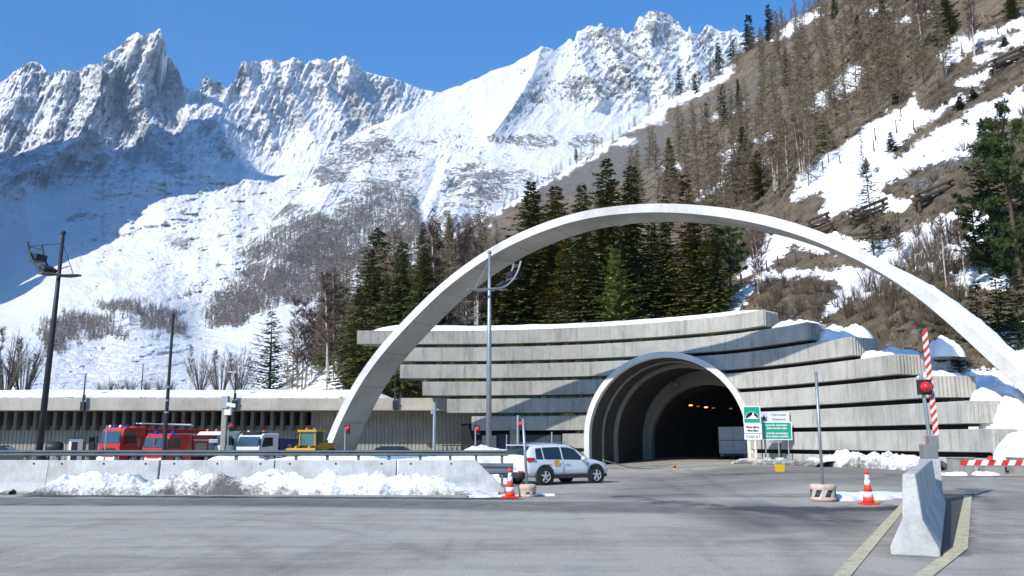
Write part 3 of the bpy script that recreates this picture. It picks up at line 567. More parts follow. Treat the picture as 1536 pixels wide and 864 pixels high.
def snow_blob(name, c, r, label, seed=1, cut=0, m=None):
    "smooth snow cap: an uneven dome"
    n, k = 40, 18; a = np.linspace(0, 2 * np.pi, n + 1); q = np.linspace(0, 1, k); A, Q = np.meshgrid(a, q)
    w = 1 + .42 * fbm(np.cos(A) * 1.1 + seed, np.sin(A) * 1.1, 3, seed); cx, cy, cz = c
    X = cx + r[0] * w * Q * np.cos(A); Y = cy + r[1] * w * Q * np.sin(A)
    Z = cz + r[2] * (1 - Q ** 2.8) ** .7 * (1 + .6 * fbm(X / .9, Y / .9, 5, seed)) + .05 * fbm(X / .3, Y / .3, 3, seed) * (Q < .98) - .06 * (Q > .99)
    return tag(grid_obj(name, np.stack([X, Y, Z], -1), k, n + 1, m or M_snow), label, None, None, 'stuff')
# ------------------------------------------------------------------ the stepped facade
facpts = [(480, 70.2), (534, 70.2), (700, 70.3), (800, 69.4), (900, 67.6), (1000, 65), (1100, 61.5), (1172, 57.5), (1260, 52.4), (1347, 47.5), (1420, 44.2), (1480, 41.5), (1600, 36.5)]
_fp = np.array([(p, (p - CX) / F * y, y) for p, y in facpts])
_t = np.linspace(0, 1, len(_fp)); _tt = np.linspace(0, 1, 240)
def _smooth(v):
    r = np.interp(_tt, _t, v)
    for _ in range(60): r[1:-1] = .25 * r[:-2] + .5 * r[1:-1] + .25 * r[2:]
    return r
FPX, FX, FY = _smooth(_fp[:, 0]), _smooth(_fp[:, 1]), _smooth(_fp[:, 2])
def fac(px): return (float(np.interp(px, FPX, FX)), float(np.interp(px, FPX, FY)))
PHI = R(27); TA = (math.sin(PHI), math.cos(PHI)); TE = (math.cos(PHI), -math.sin(PHI))
A0 = (10.95, 63.1); RO, ZC = 6.25, 1.95
def axis_pt(s, d, z): return (A0[0] + TA[0] * s + TE[0] * d, A0[1] + TA[1] * s + TE[1] * d, z)
def rcut(z, r=RO - .2): return r if z <= ZC else (math.sqrt(max(0, r * r - (z - ZC) ** 2)))
dlist = [(FX[i] - A0[0]) * TE[0] + (FY[i] - A0[1]) * TE[1] for i in range(len(FX))]
def px_at_d(d): return float(np.interp(d, dlist, FPX))
BT = [10.65 - 1.385 * i for i in range(8)]
LEFT = [534, 586, 600, 634, 671, 708, 843]
CORN = [1150, 1217, 1282, 1345, 1398, 1446, 1480]
RET = [(1.4, 1.5), (1.7, 1.3), (1.9, 1.1), (1.9, .55), (2.3, .1), (3.4, -.35), (5, -.5)]
facade = empty('tunnel_facade', (11, 66, 0), 0, 'curved stepped concrete facade of long stacked beams around the tunnel mouth', 'facade')
def inv(o): o.location = -facade.location; return o
def beam(i, pa, pb, ret=None, cutl=False, cutr=False, nz=5, th=1.12, name='concrete_beam', top=None, depth=(1.0, 1.8), m=None):
    zt = top if top is not None else BT[i]; zs = np.linspace(zt - th, zt, nz); loops = []
    for z in zs:
        a = px_at_d(rcut(z)) if cutl else pa; b = px_at_d(-rcut(z)) if cutr else pb
        xs = np.linspace(a, b, 26); fr = [fac(x) for x in xs]
        bk = [(x + depth[0], y + depth[1]) for x, y in fr][::-1]
        if ret: e = (fr[-1][0] + ret[0], fr[-1][1] + ret[1]); poly = fr + [e, (e[0] + .4, e[1] + depth[1])] + bk[1:]
        else: poly = fr + bk
        loops.append([(x, y, z) for x, y in poly])
    mb = MB(); mb.loft(loops); bo = inv(mb.build(name, m or M_beam, facade, bevel=.03, seg=1))
    if ret and i < 7:                     # fluted end of the beam
        rl = math.hypot(*ret); un = (ret[0] / rl, ret[1] / rl); no = (un[1], -un[0]); f0 = fac(pb); mb = MB(); k = .16
        while k < rl - .05:
            q = [(f0[0] + un[0] * a + no[0] * b, f0[1] + un[1] * a + no[1] * b) for a, b in ((k, -.05), (k + .03, .07), (k + .10, .07), (k + .13, -.05))]; mb.prism(q, zt - th + .02, zt - .02, 'z'); k += .22
        inv(mb.build('end_ribs', M_beam, facade))
    return bo
for i in range(7):
    whole = BT[i] - 1.15 > ZC + RO - .2
    if whole: beam(i, LEFT[i], CORN[i], RET[i])
    else:
        beam(i, LEFT[i], 0, None, cutr=True); beam(i, 0, CORN[i], RET[i], cutl=True)
# foot of the wall
zb = BT[6] - 1.385
beam(0, 0, 1478, (5, -.5), cutl=True, th=zb + .3, top=zb, name='base_wall'); beam(0, 843, 0, None, cutr=True, th=zb + .3, top=zb, name='base_wall')
# the recessed wall one sees through the gaps, with moss and growth
N, L = nt(M_beam); b = N['Principled BSDF']; src = b.inputs['Base Color'].links[0].from_socket      # beam colour is scaled darker towards the left
sx = N.new('ShaderNodeSeparateXYZ'); L.new(N.new('ShaderNodeNewGeometry').outputs['Position'], sx.inputs[0])
mr = N.new('ShaderNodeMapRange'); mr.inputs['From Min'].default_value = 4; mr.inputs['From Max'].default_value = 17; mr.inputs['To Min'].default_value = .70; mr.inputs['To Max'].default_value = 1.0; L.new(sx.outputs[0], mr.inputs['Value'])
vm = N.new('ShaderNodeVectorMath'); vm.operation = 'SCALE'; L.new(src, vm.inputs[0]); L.new(mr.outputs[0], vm.inputs['Scale']); L.new(vm.outputs[0], b.inputs['Base Color'])
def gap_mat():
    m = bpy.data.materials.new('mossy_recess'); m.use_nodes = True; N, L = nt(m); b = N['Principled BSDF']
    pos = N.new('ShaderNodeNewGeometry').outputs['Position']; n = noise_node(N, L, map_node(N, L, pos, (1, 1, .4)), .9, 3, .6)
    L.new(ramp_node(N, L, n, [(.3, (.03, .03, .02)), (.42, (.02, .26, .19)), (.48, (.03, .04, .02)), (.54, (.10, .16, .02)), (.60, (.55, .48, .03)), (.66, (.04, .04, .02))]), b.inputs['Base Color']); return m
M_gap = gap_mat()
def recess(pa, pb, cl, cr, z0, z1, dx=.45, dy=.8):
    zs = np.linspace(z0, z1, 12); V = []
    for z in zs:
        a = px_at_d(rcut(z)) if cl else pa; b = px_at_d(-rcut(z)) if cr else pb
        V.append([(fac(x)[0] + dx, fac(x)[1] + dy, z) for x in np.linspace(a, b, 30)])
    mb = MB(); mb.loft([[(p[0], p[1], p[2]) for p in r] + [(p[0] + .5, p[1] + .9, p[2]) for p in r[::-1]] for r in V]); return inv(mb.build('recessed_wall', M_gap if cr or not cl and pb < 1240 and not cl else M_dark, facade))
for i in range(6):
    z0, z1 = BT[i + 1] - .02, BT[i] - 1.13
    L_ = max(LEFT[i], LEFT[i + 1]) + 12
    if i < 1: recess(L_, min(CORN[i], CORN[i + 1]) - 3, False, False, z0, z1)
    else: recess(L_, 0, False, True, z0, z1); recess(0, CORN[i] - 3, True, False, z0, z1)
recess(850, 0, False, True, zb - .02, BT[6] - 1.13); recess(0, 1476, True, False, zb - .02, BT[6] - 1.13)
# back of the dark service opening under the left beams
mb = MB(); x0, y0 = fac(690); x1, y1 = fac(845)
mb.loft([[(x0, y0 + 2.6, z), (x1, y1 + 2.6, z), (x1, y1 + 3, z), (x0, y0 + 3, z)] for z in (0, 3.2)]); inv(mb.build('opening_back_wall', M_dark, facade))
mb = MB()
for a, b, z0, z1 in ((746, 764, 0, 2.3), (779, 842, .95, 2.25)):
    xa, ya = fac(a); xb, yb = fac(b); mb.loft([[(xa, ya + .5, z), (xb, yb + .5, z), (xb, yb + .8, z), (xa, ya + .8, z)] for z in (z0, z1)])
inv(mb.build('door', mat('blue_black_door', (.03, .035, .05), .6), facade))
mb = MB()
for a, b, z0, z1 in ((724, 745, 0, 2.2), (779, 842, -.1, .93), (765, 778, 0, 2.6)):
    xa, ya = fac(a); xb, yb = fac(b); mb.loft([[(xa, ya + .3, z), (xb, yb + .3, z), (xb, yb + .7, z), (xa, ya + .7, z)] for z in (z0, z1)])
inv(mb.build('pier', M_wallc, facade))
# ------------------------------------------------------------------ the tunnel mouth
def archprof(r, zc=ZC, n=40, wall=0.0): return [(-r, -.3)] + [(-r * math.cos(math.pi * k / n), zc + r * math.sin(math.pi * k / n)) for k in range(n + 1)] + [(r, -.3)]
def arch_ring(mb, r0, r1, s0, s1, zc=ZC):
    a = archprof(r0, zc); b = archprof(r1, zc)
    L4 = [[axis_pt(s, d, z) for d, z in pr] for s, pr in ((s0, b), (s0, a), (s1, a), (s1, b))]
    n = len(a); vs = [v for l in L4 for v in l]; fs = []
    for i in range(4):
        for k in range(n - 1): fs.append((i * n + k, i * n + k + 1, ((i + 1) % 4) * n + k + 1, ((i + 1) % 4) * n + k))
    mb.add(vs, fs)
portal = empty('tunnel_portal', (A0[0], A0[1], 0), 0, 'white rimmed round arched tunnel mouth with dark stepped lining', 'tunnel mouth')
def pinv(o): o.location = -portal.location; return o
mb = MB(); arch_ring(mb, RO - .42, RO, 0, 5.2); rim = pinv(mb.build('rim', M_white, portal, bevel=.02, seg=1))
mb = MB(); arch_ring(mb, RO - .45, RO - .10, 4.1, 5.0); arch_ring(mb, RO - .62, RO - .1, 2.4, 2.6); arch_ring(mb, RO - .80, RO - .1, 5.0, 5.25); pinv(mb.build('lining_rib', M_ring2, portal))
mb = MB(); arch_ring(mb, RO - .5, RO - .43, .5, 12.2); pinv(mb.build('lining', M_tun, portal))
mb = MB(); arch_ring(mb, 4.95, 6.2, 12.2, 13.0, 1.55); pinv(mb.build('inner_arch', M_ring2, portal))
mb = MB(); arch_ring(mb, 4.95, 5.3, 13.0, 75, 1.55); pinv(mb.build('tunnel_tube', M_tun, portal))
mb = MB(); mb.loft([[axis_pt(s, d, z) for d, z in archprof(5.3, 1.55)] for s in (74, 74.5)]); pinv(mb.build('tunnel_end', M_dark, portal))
mb = MB()
for s in (13.1,): mb.loft([[axis_pt(s, -5.2, z), axis_pt(s, -4.2, z), axis_pt(s + 60, -4.2, z), axis_pt(s + 60, -5.2, z)] for z in (-.1, .16)])
pinv(mb.build('kerb', M_wallc, portal))
for k, (px, py, s) in enumerate([(1036, 608, 15), (1059, 611, 16), (1047, 609.5, 22), (1096, 613, 18), (1070, 612, 25)]):
    mb = MB(); mb.box((0, 0, 0), (.26, .3, .09))
    c = P(px, py, A0[1] + s * TA[1]); o = mb.build('tunnel_lamp', mat('orange_lamp', (.8, .4, .1), .5, emit=((1, .42, .08), 2.6)) if k < 2 else mat('dim_orange_lamp', (.5, .2, .05), .5, emit=((1, .35, .06), .22)), None, bevel=.02)
    mb = MB(); mb.tube([(0, 0, .04), (0, 0, .9)], .02, 5); mb.build('hanger', M_dkmet, o)
    o.location = c; tag(o, ['lit orange lamp under the tunnel roof, brightest and leftmost', 'lit orange lamp under the tunnel roof, second brightest', 'faint orange lamp between the two bright tunnel lamps', 'faint orange lamp near the right side of the tunnel roof', 'faint orange lamp just right of the two bright tunnel lamps'][k], 'lamp', 'lamps inside the tunnel')
# the bore passes through the hillside: open the ground sheet inside it
bm = bmesh.new(); bm.from_mesh(HILL.data); dead = []
for f_ in bm.faces:
    c = f_.calc_center_median(); dx, dy = c.x - A0[0], c.y - A0[1]; s_ = dx * TA[0] + dy * TA[1]; d_ = dx * TE[0] + dy * TE[1]
    if -3 < s_ < 90 and c.z < 9 and math.hypot(d_, max(0, c.z - ZC)) < (5.9 if s_ < 12.6 else 5.05): dead.append(f_)
bmesh.ops.delete(bm, geom=dead, context='FACES'); bm.to_mesh(HILL.data); bm.free()
# loudspeaker and camera on the inner arch
for d, z, l in ((-2.6, 6.55, 'small camera box on the left crown of the inner tunnel arch'), (2.0, 6.35, 'small floodlight on the right crown of the inner tunnel arch')):
    mb = MB(); mb.box((0, 0, 0), (.32, .5, .28)); mb.tube([(0, .2, .1), (0, .3, .6)], .04)
    o = mb.build('wall_camera', M_galv, bevel=.02); o.location = axis_pt(11.8, d, z); tag(o, l, 'camera')
# ------------------------------------------------------------------ the great white arch
AL, AR = P(485, 672, 65.0)[:2], P(1536, 575, 41.0)[:2]
_d = Vector((AR[0] - AL[0], AR[1] - AL[1])); _d.normalize(); AN = Vector((-_d.y, _d.x))     # points away from the camera
def on_arch_plane(px, py):
    p = Vector(P(px, py, 1.0)) - Vector((0, 0, EYE)); k = (AL[0] * AN.x + AL[1] * AN.y) / (p.x * AN.x + p.y * AN.y)
    return Vector((0, 0, EYE)) + p * k
outer = [(478, 698), (485, 672), (500, 632), (512, 610), (526, 580), (545, 552), (566, 523), (590, 496), (625, 459.5), (662, 423.5), (695, 398), (730, 374.6), (762, 356), (795, 342), (830, 328), (867, 317.7), (895, 312), (925.5, 308.5), (965, 305), (1003.7, 304.5), (1050, 307), (1100, 312.8), (1145, 321), (1189, 332), (1240, 350), (1296, 374.6), (1330, 392), (1361.5, 412), (1400, 439), (1440, 473), (1476, 507), (1510, 537), (1536, 560.5), (1575, 598), (1640, 668)]
O3 = [on_arch_plane(*p) for p in outer]
sA = np.array([(Vector((p.x, p.y)) - Vector(AL)).dot(_d) for p in O3]); zA = np.array([p.z for p in O3])
q = np.linspace(0, 1, 130); cum = np.concatenate([[0], np.cumsum(np.hypot(np.diff(sA), np.diff(zA)))]); cum /= cum[-1]
s_, z_ = np.interp(q, cum, sA), np.interp(q, cum, zA)
for _ in range(14): s_[1:-1] = .25 * s_[:-2] + .5 * s_[1:-1] + .25 * s_[2:]; z_[1:-1] = .25 * z_[:-2] + .5 * z_[1:-1] + .25 * z_[2:]
ts, tz = np.gradient(s_), np.gradient(z_); l_ = np.hypot(ts, tz); ns, nz_ = tz / l_, -ts / l_
thick = np.interp(q, [0, .15, .5, .8, 1], [.62, .58, .52, .60, .66]); AW = 2.75
loops = []
for k in range(130):
    o2 = (s_[k], z_[k]); i2 = (s_[k] + ns[k] * thick[k], z_[k] + nz_[k] * thick[k])
    f = lambda p, w_: (AL[0] + _d.x * p[0] + AN.x * w_, AL[1] + _d.y * p[0] + AN.y * w_, p[1])
    loops.append([f(o2, 0), f(i2, 0), f(i2, AW), f(o2, AW)])
mb = MB(); n = len(loops)
for k in range(n - 1):
    mb.cur = 0
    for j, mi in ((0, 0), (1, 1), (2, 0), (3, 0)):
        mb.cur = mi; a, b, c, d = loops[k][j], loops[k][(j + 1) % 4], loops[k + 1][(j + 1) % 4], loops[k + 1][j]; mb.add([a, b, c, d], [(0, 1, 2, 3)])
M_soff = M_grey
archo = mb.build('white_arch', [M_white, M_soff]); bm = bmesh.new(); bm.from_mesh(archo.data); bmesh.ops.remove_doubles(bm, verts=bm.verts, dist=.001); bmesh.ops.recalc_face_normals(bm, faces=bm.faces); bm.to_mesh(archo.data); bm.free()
tag(archo, 'slender white concrete arch sweeping over the whole tunnel front', 'arch')
mb = MB()                                            # construction joints in the soffit
for k in range(8, 126, 7):
    a, b = Vector(loops[k][1]), Vector(loops[k][2]); nn = Vector((_d.x * ns[k], _d.y * ns[k], nz_[k])) * .004; tt = (Vector(loops[k + 1][1]) - a).normalized() * .035
    mb = MB(); mb.add([a + nn, b + nn, b + nn + tt, a + nn + tt], [(0, 1, 2, 3)]); mb.build('construction_joint', mat('joint_grey', (.16, .16, .155), .9), archo)  # each joint is a thin dark grey strip
# snow lying on the right haunch
V = []
for k in range(int(130 * .745), 130):
    u = (k - 130 * .745) / (130 * .255); row = []
    for t in np.linspace(0, 1, 16):
        h = 0 if t == 0 else (.06 + .50 * float(sstep(.1, .5, u))) * math.sin(math.pi * min(1, .03 + t * .97)) ** .5 * (1 + .6 * float(fbm(np.array([k / 2.2]), np.array([t * 4.]), 5, 3)[0])) * float(sstep(0, .08, u))
        w_ = .15 + t * (AW - .25); row.append((AL[0] + _d.x * s_[k] + AN.x * w_ - _d.x * ns[k] * h * .35, AL[1] + _d.y * s_[k] + AN.y * w_ - _d.y * ns[k] * h * .6, z_[k] + h * .95 - .03))
    V.append(row)
tag(grid_obj('snow_drift', np.array(V), len(V), 16, M_snow), 'thick snow lying on the right haunch of the white arch', None, None, 'stuff')
# ------------------------------------------------------------------ snow on the facade
V = []
for j, t in enumerate(np.linspace(0, 1, 10)):
    row = []
    for k, x in enumerate(np.linspace(556, 1146, 160)):
        fx, fy = fac(x); e = min(1, (k / 6.) if k < 6 else 1, ((159 - k) / 14.) if k > 145 else 1); h = .62 * math.sin(math.pi * (.06 + .47 * t)) ** .5 * e ** .5 * (1 + .10 * float(fbm(np.array([k / 9.]), np.array([t]), 3, 5)[0])) * (1 - .25 * (x - 556) / 590)
        row.append((fx + .55 * (.12 + t * 1.6), fy + (.12 + t * 1.6), BT[0] + (h if t > 0 else 0)))
    V.append(row)
tag(grid_obj('snow_layer', np.array(V), 10, 160, M_snow), 'even layer of snow on the topmost facade beam', None, None, 'stuff')
for k, (px, py, zt, rx, rz, w_) in enumerate([(1200, 487, 1, 1.5, .55, 0), (1268, 508, 2, 1.9, 1.2, .6), (1335, 527, 3, 1.9, .7, .2), (1402, 552, 4, 1.35, .45, 0), (1418, 520, 3, 1.0, 1.0, 2.2)]):
    x, y = fac(px - 20); x = (px - CX) / F * (y + 1.6 + w_); snow_blob('snow_mound', (x, y + 1.5 + w_, BT[zt] - .05), (rx, 1.2, rz), ['shallow snow cap on the second facade step', 'peaked snow mound in shade on the third facade step', 'rounded snow mound on the fourth facade step', 'small snow mound on the fifth facade step beside the striped boom', 'shaded snow drift against the bank above the fourth facade step'][k], seed=k + 3)
for k, (px, zi, rx, ry, rz, Y) in enumerate([(1524, 6, 1.95, 1.3, 1.45, 42.8), (1540, 7, 1.9, 1.2, 1.3, 40.6), (1482, 5, 1.5, 1.0, .75, 44.6), (1530, 5, 2.4, 1.5, 1.0, 46.4)]):
    snow_blob('snow_mound', ((px - CX) / F * Y, Y, BT[zi] - .1), (rx, ry, rz), ['big rounded snow mound on the sixth facade step at the right edge', 'rounded snow mound on the lowest facade step at the right edge', 'snow spilled onto the step beneath the arch foot', 'snow bank around the right foot of the white arch'][k], seed=k + 21)
# ------------------------------------------------------------------ avalanche gallery on the left
GYF = 74.2
gal = empty('service_gallery', P(300, 690, GYF + 3)[:2] + (0,), 0, 'long low concrete gallery with snow covered roof and a row of dark openings', 'building')
def ginv(o): o.location = -gal.location; return o
zft, zfb = P(300, 597, GYF)[2], P(300, 615.5, GYF)[2]; zcol = P(300, 638, GYF + 2)[2]
X0 = -75; XE = P(676, 600, GYF)[0]
mb = MB(); mb.bx(X0, XE, GYF, GYF + 14, zfb, zft); ginv(mb.build('roof', M_fascia, gal, bevel=.04))
mb = MB(); mb.bx(X0, XE, GYF - .06, GYF + .2, zfb, zfb + .28); ginv(mb.build('fascia_edge', M_fascia, gal, bevel=.02))
def ribbed_wall(mb, xa, xb, y, z0, z1, pitch=.34, d=.05):
    n = int((xb - xa) / pitch); 
    for k in range(n): a = xa + k * pitch; mb.prism([(a, y), (a + pitch * .62, y), (a + pitch * .66, y + d), (a + pitch * .96, y + d), (a + pitch, y), (a + pitch, y + .3), (a, y + .3)], z0, z1, 'z')
xw = P(466, 640, GYF + 3)[0]
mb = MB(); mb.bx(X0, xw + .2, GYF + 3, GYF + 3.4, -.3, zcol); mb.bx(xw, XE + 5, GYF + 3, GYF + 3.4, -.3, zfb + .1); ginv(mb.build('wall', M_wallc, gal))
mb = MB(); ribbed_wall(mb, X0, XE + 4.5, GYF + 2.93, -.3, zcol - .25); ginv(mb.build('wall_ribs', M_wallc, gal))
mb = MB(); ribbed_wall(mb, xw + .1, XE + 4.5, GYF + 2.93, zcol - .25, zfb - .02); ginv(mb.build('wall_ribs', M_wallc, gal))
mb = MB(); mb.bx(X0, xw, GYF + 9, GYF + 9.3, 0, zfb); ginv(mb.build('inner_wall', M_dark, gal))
px = -60
while px < 468:
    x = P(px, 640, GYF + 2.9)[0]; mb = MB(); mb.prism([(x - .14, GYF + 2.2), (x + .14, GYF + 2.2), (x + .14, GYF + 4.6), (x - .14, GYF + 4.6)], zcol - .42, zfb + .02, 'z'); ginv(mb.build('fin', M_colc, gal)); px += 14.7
xa, xb = P(102, 690, GYF + 2.8)[0], P(123, 690, GYF + 2.8)[0]
mb = MB(); mb.bx(xa, xa + .22, GYF + 2.7, GYF + 2.9, -.1, 1.95); mb.bx(xa + .22, xb, GYF + 2.7, GYF + 2.9, 1.72, 1.95); df = ginv(mb.build('door_frame', M_wht, gal))
mb = MB(); mb.bx(xa + .22, xa + .75, GYF + 2.72, GYF + 2.88, -.1, 1.72); ginv(mb.build('doorway', M_dark, gal)); mb = MB(); mb.bx(xb + .5, xb + 1.0, GYF + 2.72, GYF + 2.88, -.1, 2.1); ginv(mb.build('doorway', M_dark, gal))
mb = MB(); mb.bx(xa + .75, xb - .02, GYF + 2.74, GYF + 2.86, -.1, 1.72); ginv(mb.build('door', mat('grey_door', (.22, .22, .24), .6), gal, bevel=.01))
V = []; xs = np.linspace(X0, P(588, 600, GYF)[0], 300)
for t in np.linspace(0, 1, 9):
    h = .98 * math.sin(math.pi * .5 * min(1, t * 2.2 + .02)) ** .6
    e = sstep(xs[-1] + .05, xs[-1] - 3.0, xs)
    V.append(np.stack([xs, GYF + .12 + t * 12 + 0 * xs, zft + (h * e * (1 + .07 * fbm(xs / 3, xs * 0 + t * 3, 4, 4))) + (0 if t else -.02)], -1))
V = np.array(V)
for bx_ in (155, 383, 30): 
    c = P(bx_, 590, GYF)[0]; V[1:, :, 2] += .16 * np.exp(-((V[1:, :, 0] - c) / .5) ** 2) * np.exp(-((V[1:, :, 1] - GYF - 2.) / 1.6) ** 2)
tag(grid_obj('roof_snow', V, 9, 300, M_snow), 'thick snow on the flat gallery roof', None, None, 'stuff')
# low ground rise behind the gallery is the mountain itself; snow field between them
# ------------------------------------------------------------------ lamps and small posts on the gallery
def gallery_lamp(px, yt, Y, yb, label, arm=True):
    x, _, zb_ = P(px, yb, Y); zt = P(px, yt, Y)[2]
    r = empty('street_lamp', (x, Y, zb_), 0, label, 'lamp post', 'small lamp posts along the gallery roof'); h = zt - zb_
    mb = MB(); mb.tube([(0, 0, 0), (0, 0, h)], [.075, .05]); mb.build('pole', M_dkmet, r)
    mb = MB(); mb.box((-.28, 0, h + .03), (.75, .26, .13), ry=.08); mb.build('lamp_head', M_galv, r, bevel=.03)
    if arm: mb = MB(); mb.box((.02, -.05, .25), (.36, .3, .8)); mb.box((.05, -.05, 1.0), (.2, .2, .5)); mb.build('bracket_box', M_dkmet, r, bevel=.03)
gallery_lamp(124, 561, GYF - .25, 614, 'lamp post fixed to the gallery fascia, nearest the left mast')
gallery_lamp(351, 559, GYF - .25, 612, 'lamp post fixed to the gallery fascia above the white lorry')
gallery_lamp(592, 560, GYF - .25, 612, 'lamp post fixed to the gallery fascia right of the arch leg')
gallery_lamp(211, 546, 96, 600, 'thin lamp post standing behind the gallery roof', False)
# ------------------------------------------------------------------ floodlight masts
def mast(px, yb, yt, Y, label, lean=0, rz=0, flip=1, m=M_dkmet, bh=1.2):
    x = P(px, yb, Y)[0]; zt = P(px, yt, Y)[2]; r = empty('floodlight_mast', (x, Y, 0), 0, label, 'floodlight mast')
    mb = MB(); mb.smooth = True; mb.tube([(0, 0, 0), (lean * .6, 0, zt * .6), (lean, 0, zt)], [.17, .13, .075], 14); pole = mb.build('pole', m, r)
    mb = MB(); mb.lathe([(.001, zt), (.11, zt + .02), (.13, zt + .1), (.08, zt + .2), (.001, zt + .22)], (lean, 0, 0), 10); mb.build('finial', m, r)
    mb = MB(); mb.lathe([(.55, 0), (.5, bh * .6), (.28, bh), (.2, bh + .02)], n=20); mb.build('base', M_dkmet if Y < 45 else M_wallc, r)
    # two curved rails that carry the floodlights
    zc = zt - 2.05; cr = math.cos(rz); sr = math.sin(rz)
    def T(a, b, c): a *= flip; return (lean * .85 + a * cr - b * sr, a * sr + b * cr, zc + c)
    for b in (-.42, .42):
        pts = [T(-(.15 + 1.75 * math.sin(t * 1.25)) + 1.0 * (1 - t) ** 3 * 0, b, 2.2 * (1 - math.cos(t * 1.25)) * 1.15) for t in np.linspace(0, 1, 12)]
        mb = MB(); mb.tube([T(1.35, b * .15, -.12), T(.5, b * .6, -.10)] + pts, .055, 6); mb.build('curved_rail', m, r)
    for t, sc in ((.30, 1), (.68, .85)):
        mb = MB(); c = T(-(.15 + 1.75 * math.sin(t * 1.25)), 0, 2.2 * (1 - math.cos(t * 1.25)) * 1.15 + .12); mb.box(c, (.34, .78 * sc, .46), rz=rz, ry=flip * (.9 - t * 1.1) + math.pi / 2); fl = mb.build('floodlight', M_dkmet, r, bevel=.04)
        mb = MB(); mb.box((c[0] - .05 * flip, c[1], c[2] - .24), (.4, .66 * sc, .03), rz=rz); mb.build('lens', M_glass, fl)
    mb = MB(); mb.tube([T(-1.78, .42, 1.5), T(-1.78, -.42, 1.5), (lean * .97, 0, zc + 1.6)], .018, 5); mb.build('stay', m, r)
    mb = MB(); mb.tube([(lean * .98, 0, zt - .4), T(.95, 0, -.08)], .02, 5); mb.build('stay', m, r)
mast(57, 688, 352, 42.5, 'dark tapering floodlight mast with curved lamp cradle at the far left', lean=.22, rz=-.35)
mast(733, 688, 381, 48.5, 'grey floodlight mast with curved lamp cradle in front of the arch centre', rz=.5, flip=-1, m=M_galv, bh=.5)
r = empty('mast', P(245, 690, 52)[:2] + (0,), 0, 'thin dark leaning mast without a lamp behind the fire engines', 'mast')
zt = P(256, 476, 52)[2]; mb = MB(); mb.tube([(0, 0, 0), (0, 0, zt)], [.13, .07], 10); mb.build('pole', M_dkmet, r); mb = MB(); mb.lathe([(.11, zt - .02), (.11, zt + .18), (.03, zt + .3)], n=8); mb.build('cap', M_dkmet, r)
for z in (3.4, 4.1, 4.9): 
    mb = MB(); mb.lathe([(.135, z), (.135, z + .1)], n=8); mb.build('clamp', M_galv, r)
def post(name, px, yt, Y, label, r_=.04, m=None, extras=(), base=0.0, cat='post', lean=0, group=None):
    x = P(px, 680, Y)[0]; zt = P(px, yt, Y)[2] - base; r = empty(name, (x, Y, base), 0, label, cat, group)
    mb = MB(); mb.tube([(0, 0, 0), (lean, 0, zt)], r_, 8); mb.build('pole', m or M_galv, r)
    for f in extras: f(r, zt)
    return r
def redlight(dx=.16, dz=-.1, r_=.125):
    def f(r, z):
        mb = MB(); mb.box((dx * .6, .06, z + dz), (.3, .12, .5)); mb.build('housing', M_dkmet, r, bevel=.02)
        mb = MB(); mb.smooth = True; mb.lathe([(.001, -.16), (r_ * .7, -.13), (r_, -.04), (r_, .04), (.05, .1)], (dx, -.02, z + dz + .06), 14, 'y'); mb.build('red_lens', M_red, r)
    return f
post('signal_post', 341, 638, 50, 'thin post with red signal lamp between the two white lorries', extras=(redlight(),), cat='signal', group='posts with red signal lamps')
post('signal_post', 517, 641, 45, 'thin post with red signal lamp beside the left leg of the arch', extras=(redlight(.14),), cat='signal', group='posts with red signal lamps')
post('signal_post', 713, 642, 45, 'thin post with red signal lamp just left of the central mast', extras=(redlight(.12),), cat='signal', group='posts with red signal lamps')
post('signal_post', 777, 623, 41, 'grey post with red signal lamp behind the parked car roof', extras=(redlight(.14, -.45),), cat='signal', r_=.06, group='posts with red signal lamps')
post('steel_post', 828, 648, 44, 'short pale post standing behind the roof of the white car')
post('steel_post', 157, 638, 50, 'thin steel post in front of the left fire engine')
post('steel_post', 760, 652, 47, 'thin steel post between the central mast and the white car', r_=.03)
def sens(r, z):
    mb = MB(); mb.box((-.1, 0, z - .45), (.2, .16, .3)); mb.build('junction_box', M_galv, r, bevel=.02)
post('steel_post', 651, 604, 46, 'tall plain grey post with a small box in front of the ribbed wall', r_=.09, m=M_galv, extras=(sens,))
def cams(r, z):
    mb = MB(); mb.box((.35, -.1, z - .35), (.5, .18, .2), ry=.2); mb.box((.2, -.05, z - .75), (.35, .3, .3)); mb.build('camera', M_wht, r, bevel=.02)
    mb = MB(); mb.box((-.5, -.1, z - 2.3), (.5, .12, .2)); mb.build('sensor', M_galv, r, bevel=.02)
x = P(334, 680, 48)[0]; r = empty('camera_post', (x, 48, 0), 0, 'pale concrete post with small cameras in front of the white lorry', 'camera post'); zt = P(333, 598, 48)[2]
mb = MB(); mb.box((0, 0, zt / 2), (.27, .27, zt)); mb.build('post', M_wallc, r, bevel=.02); cams(r, zt)
mb = MB(); mb.box((0, 0, zt - .2), (.36, .36, .7)); mb.build('head', M_galv, r, bevel=.03)
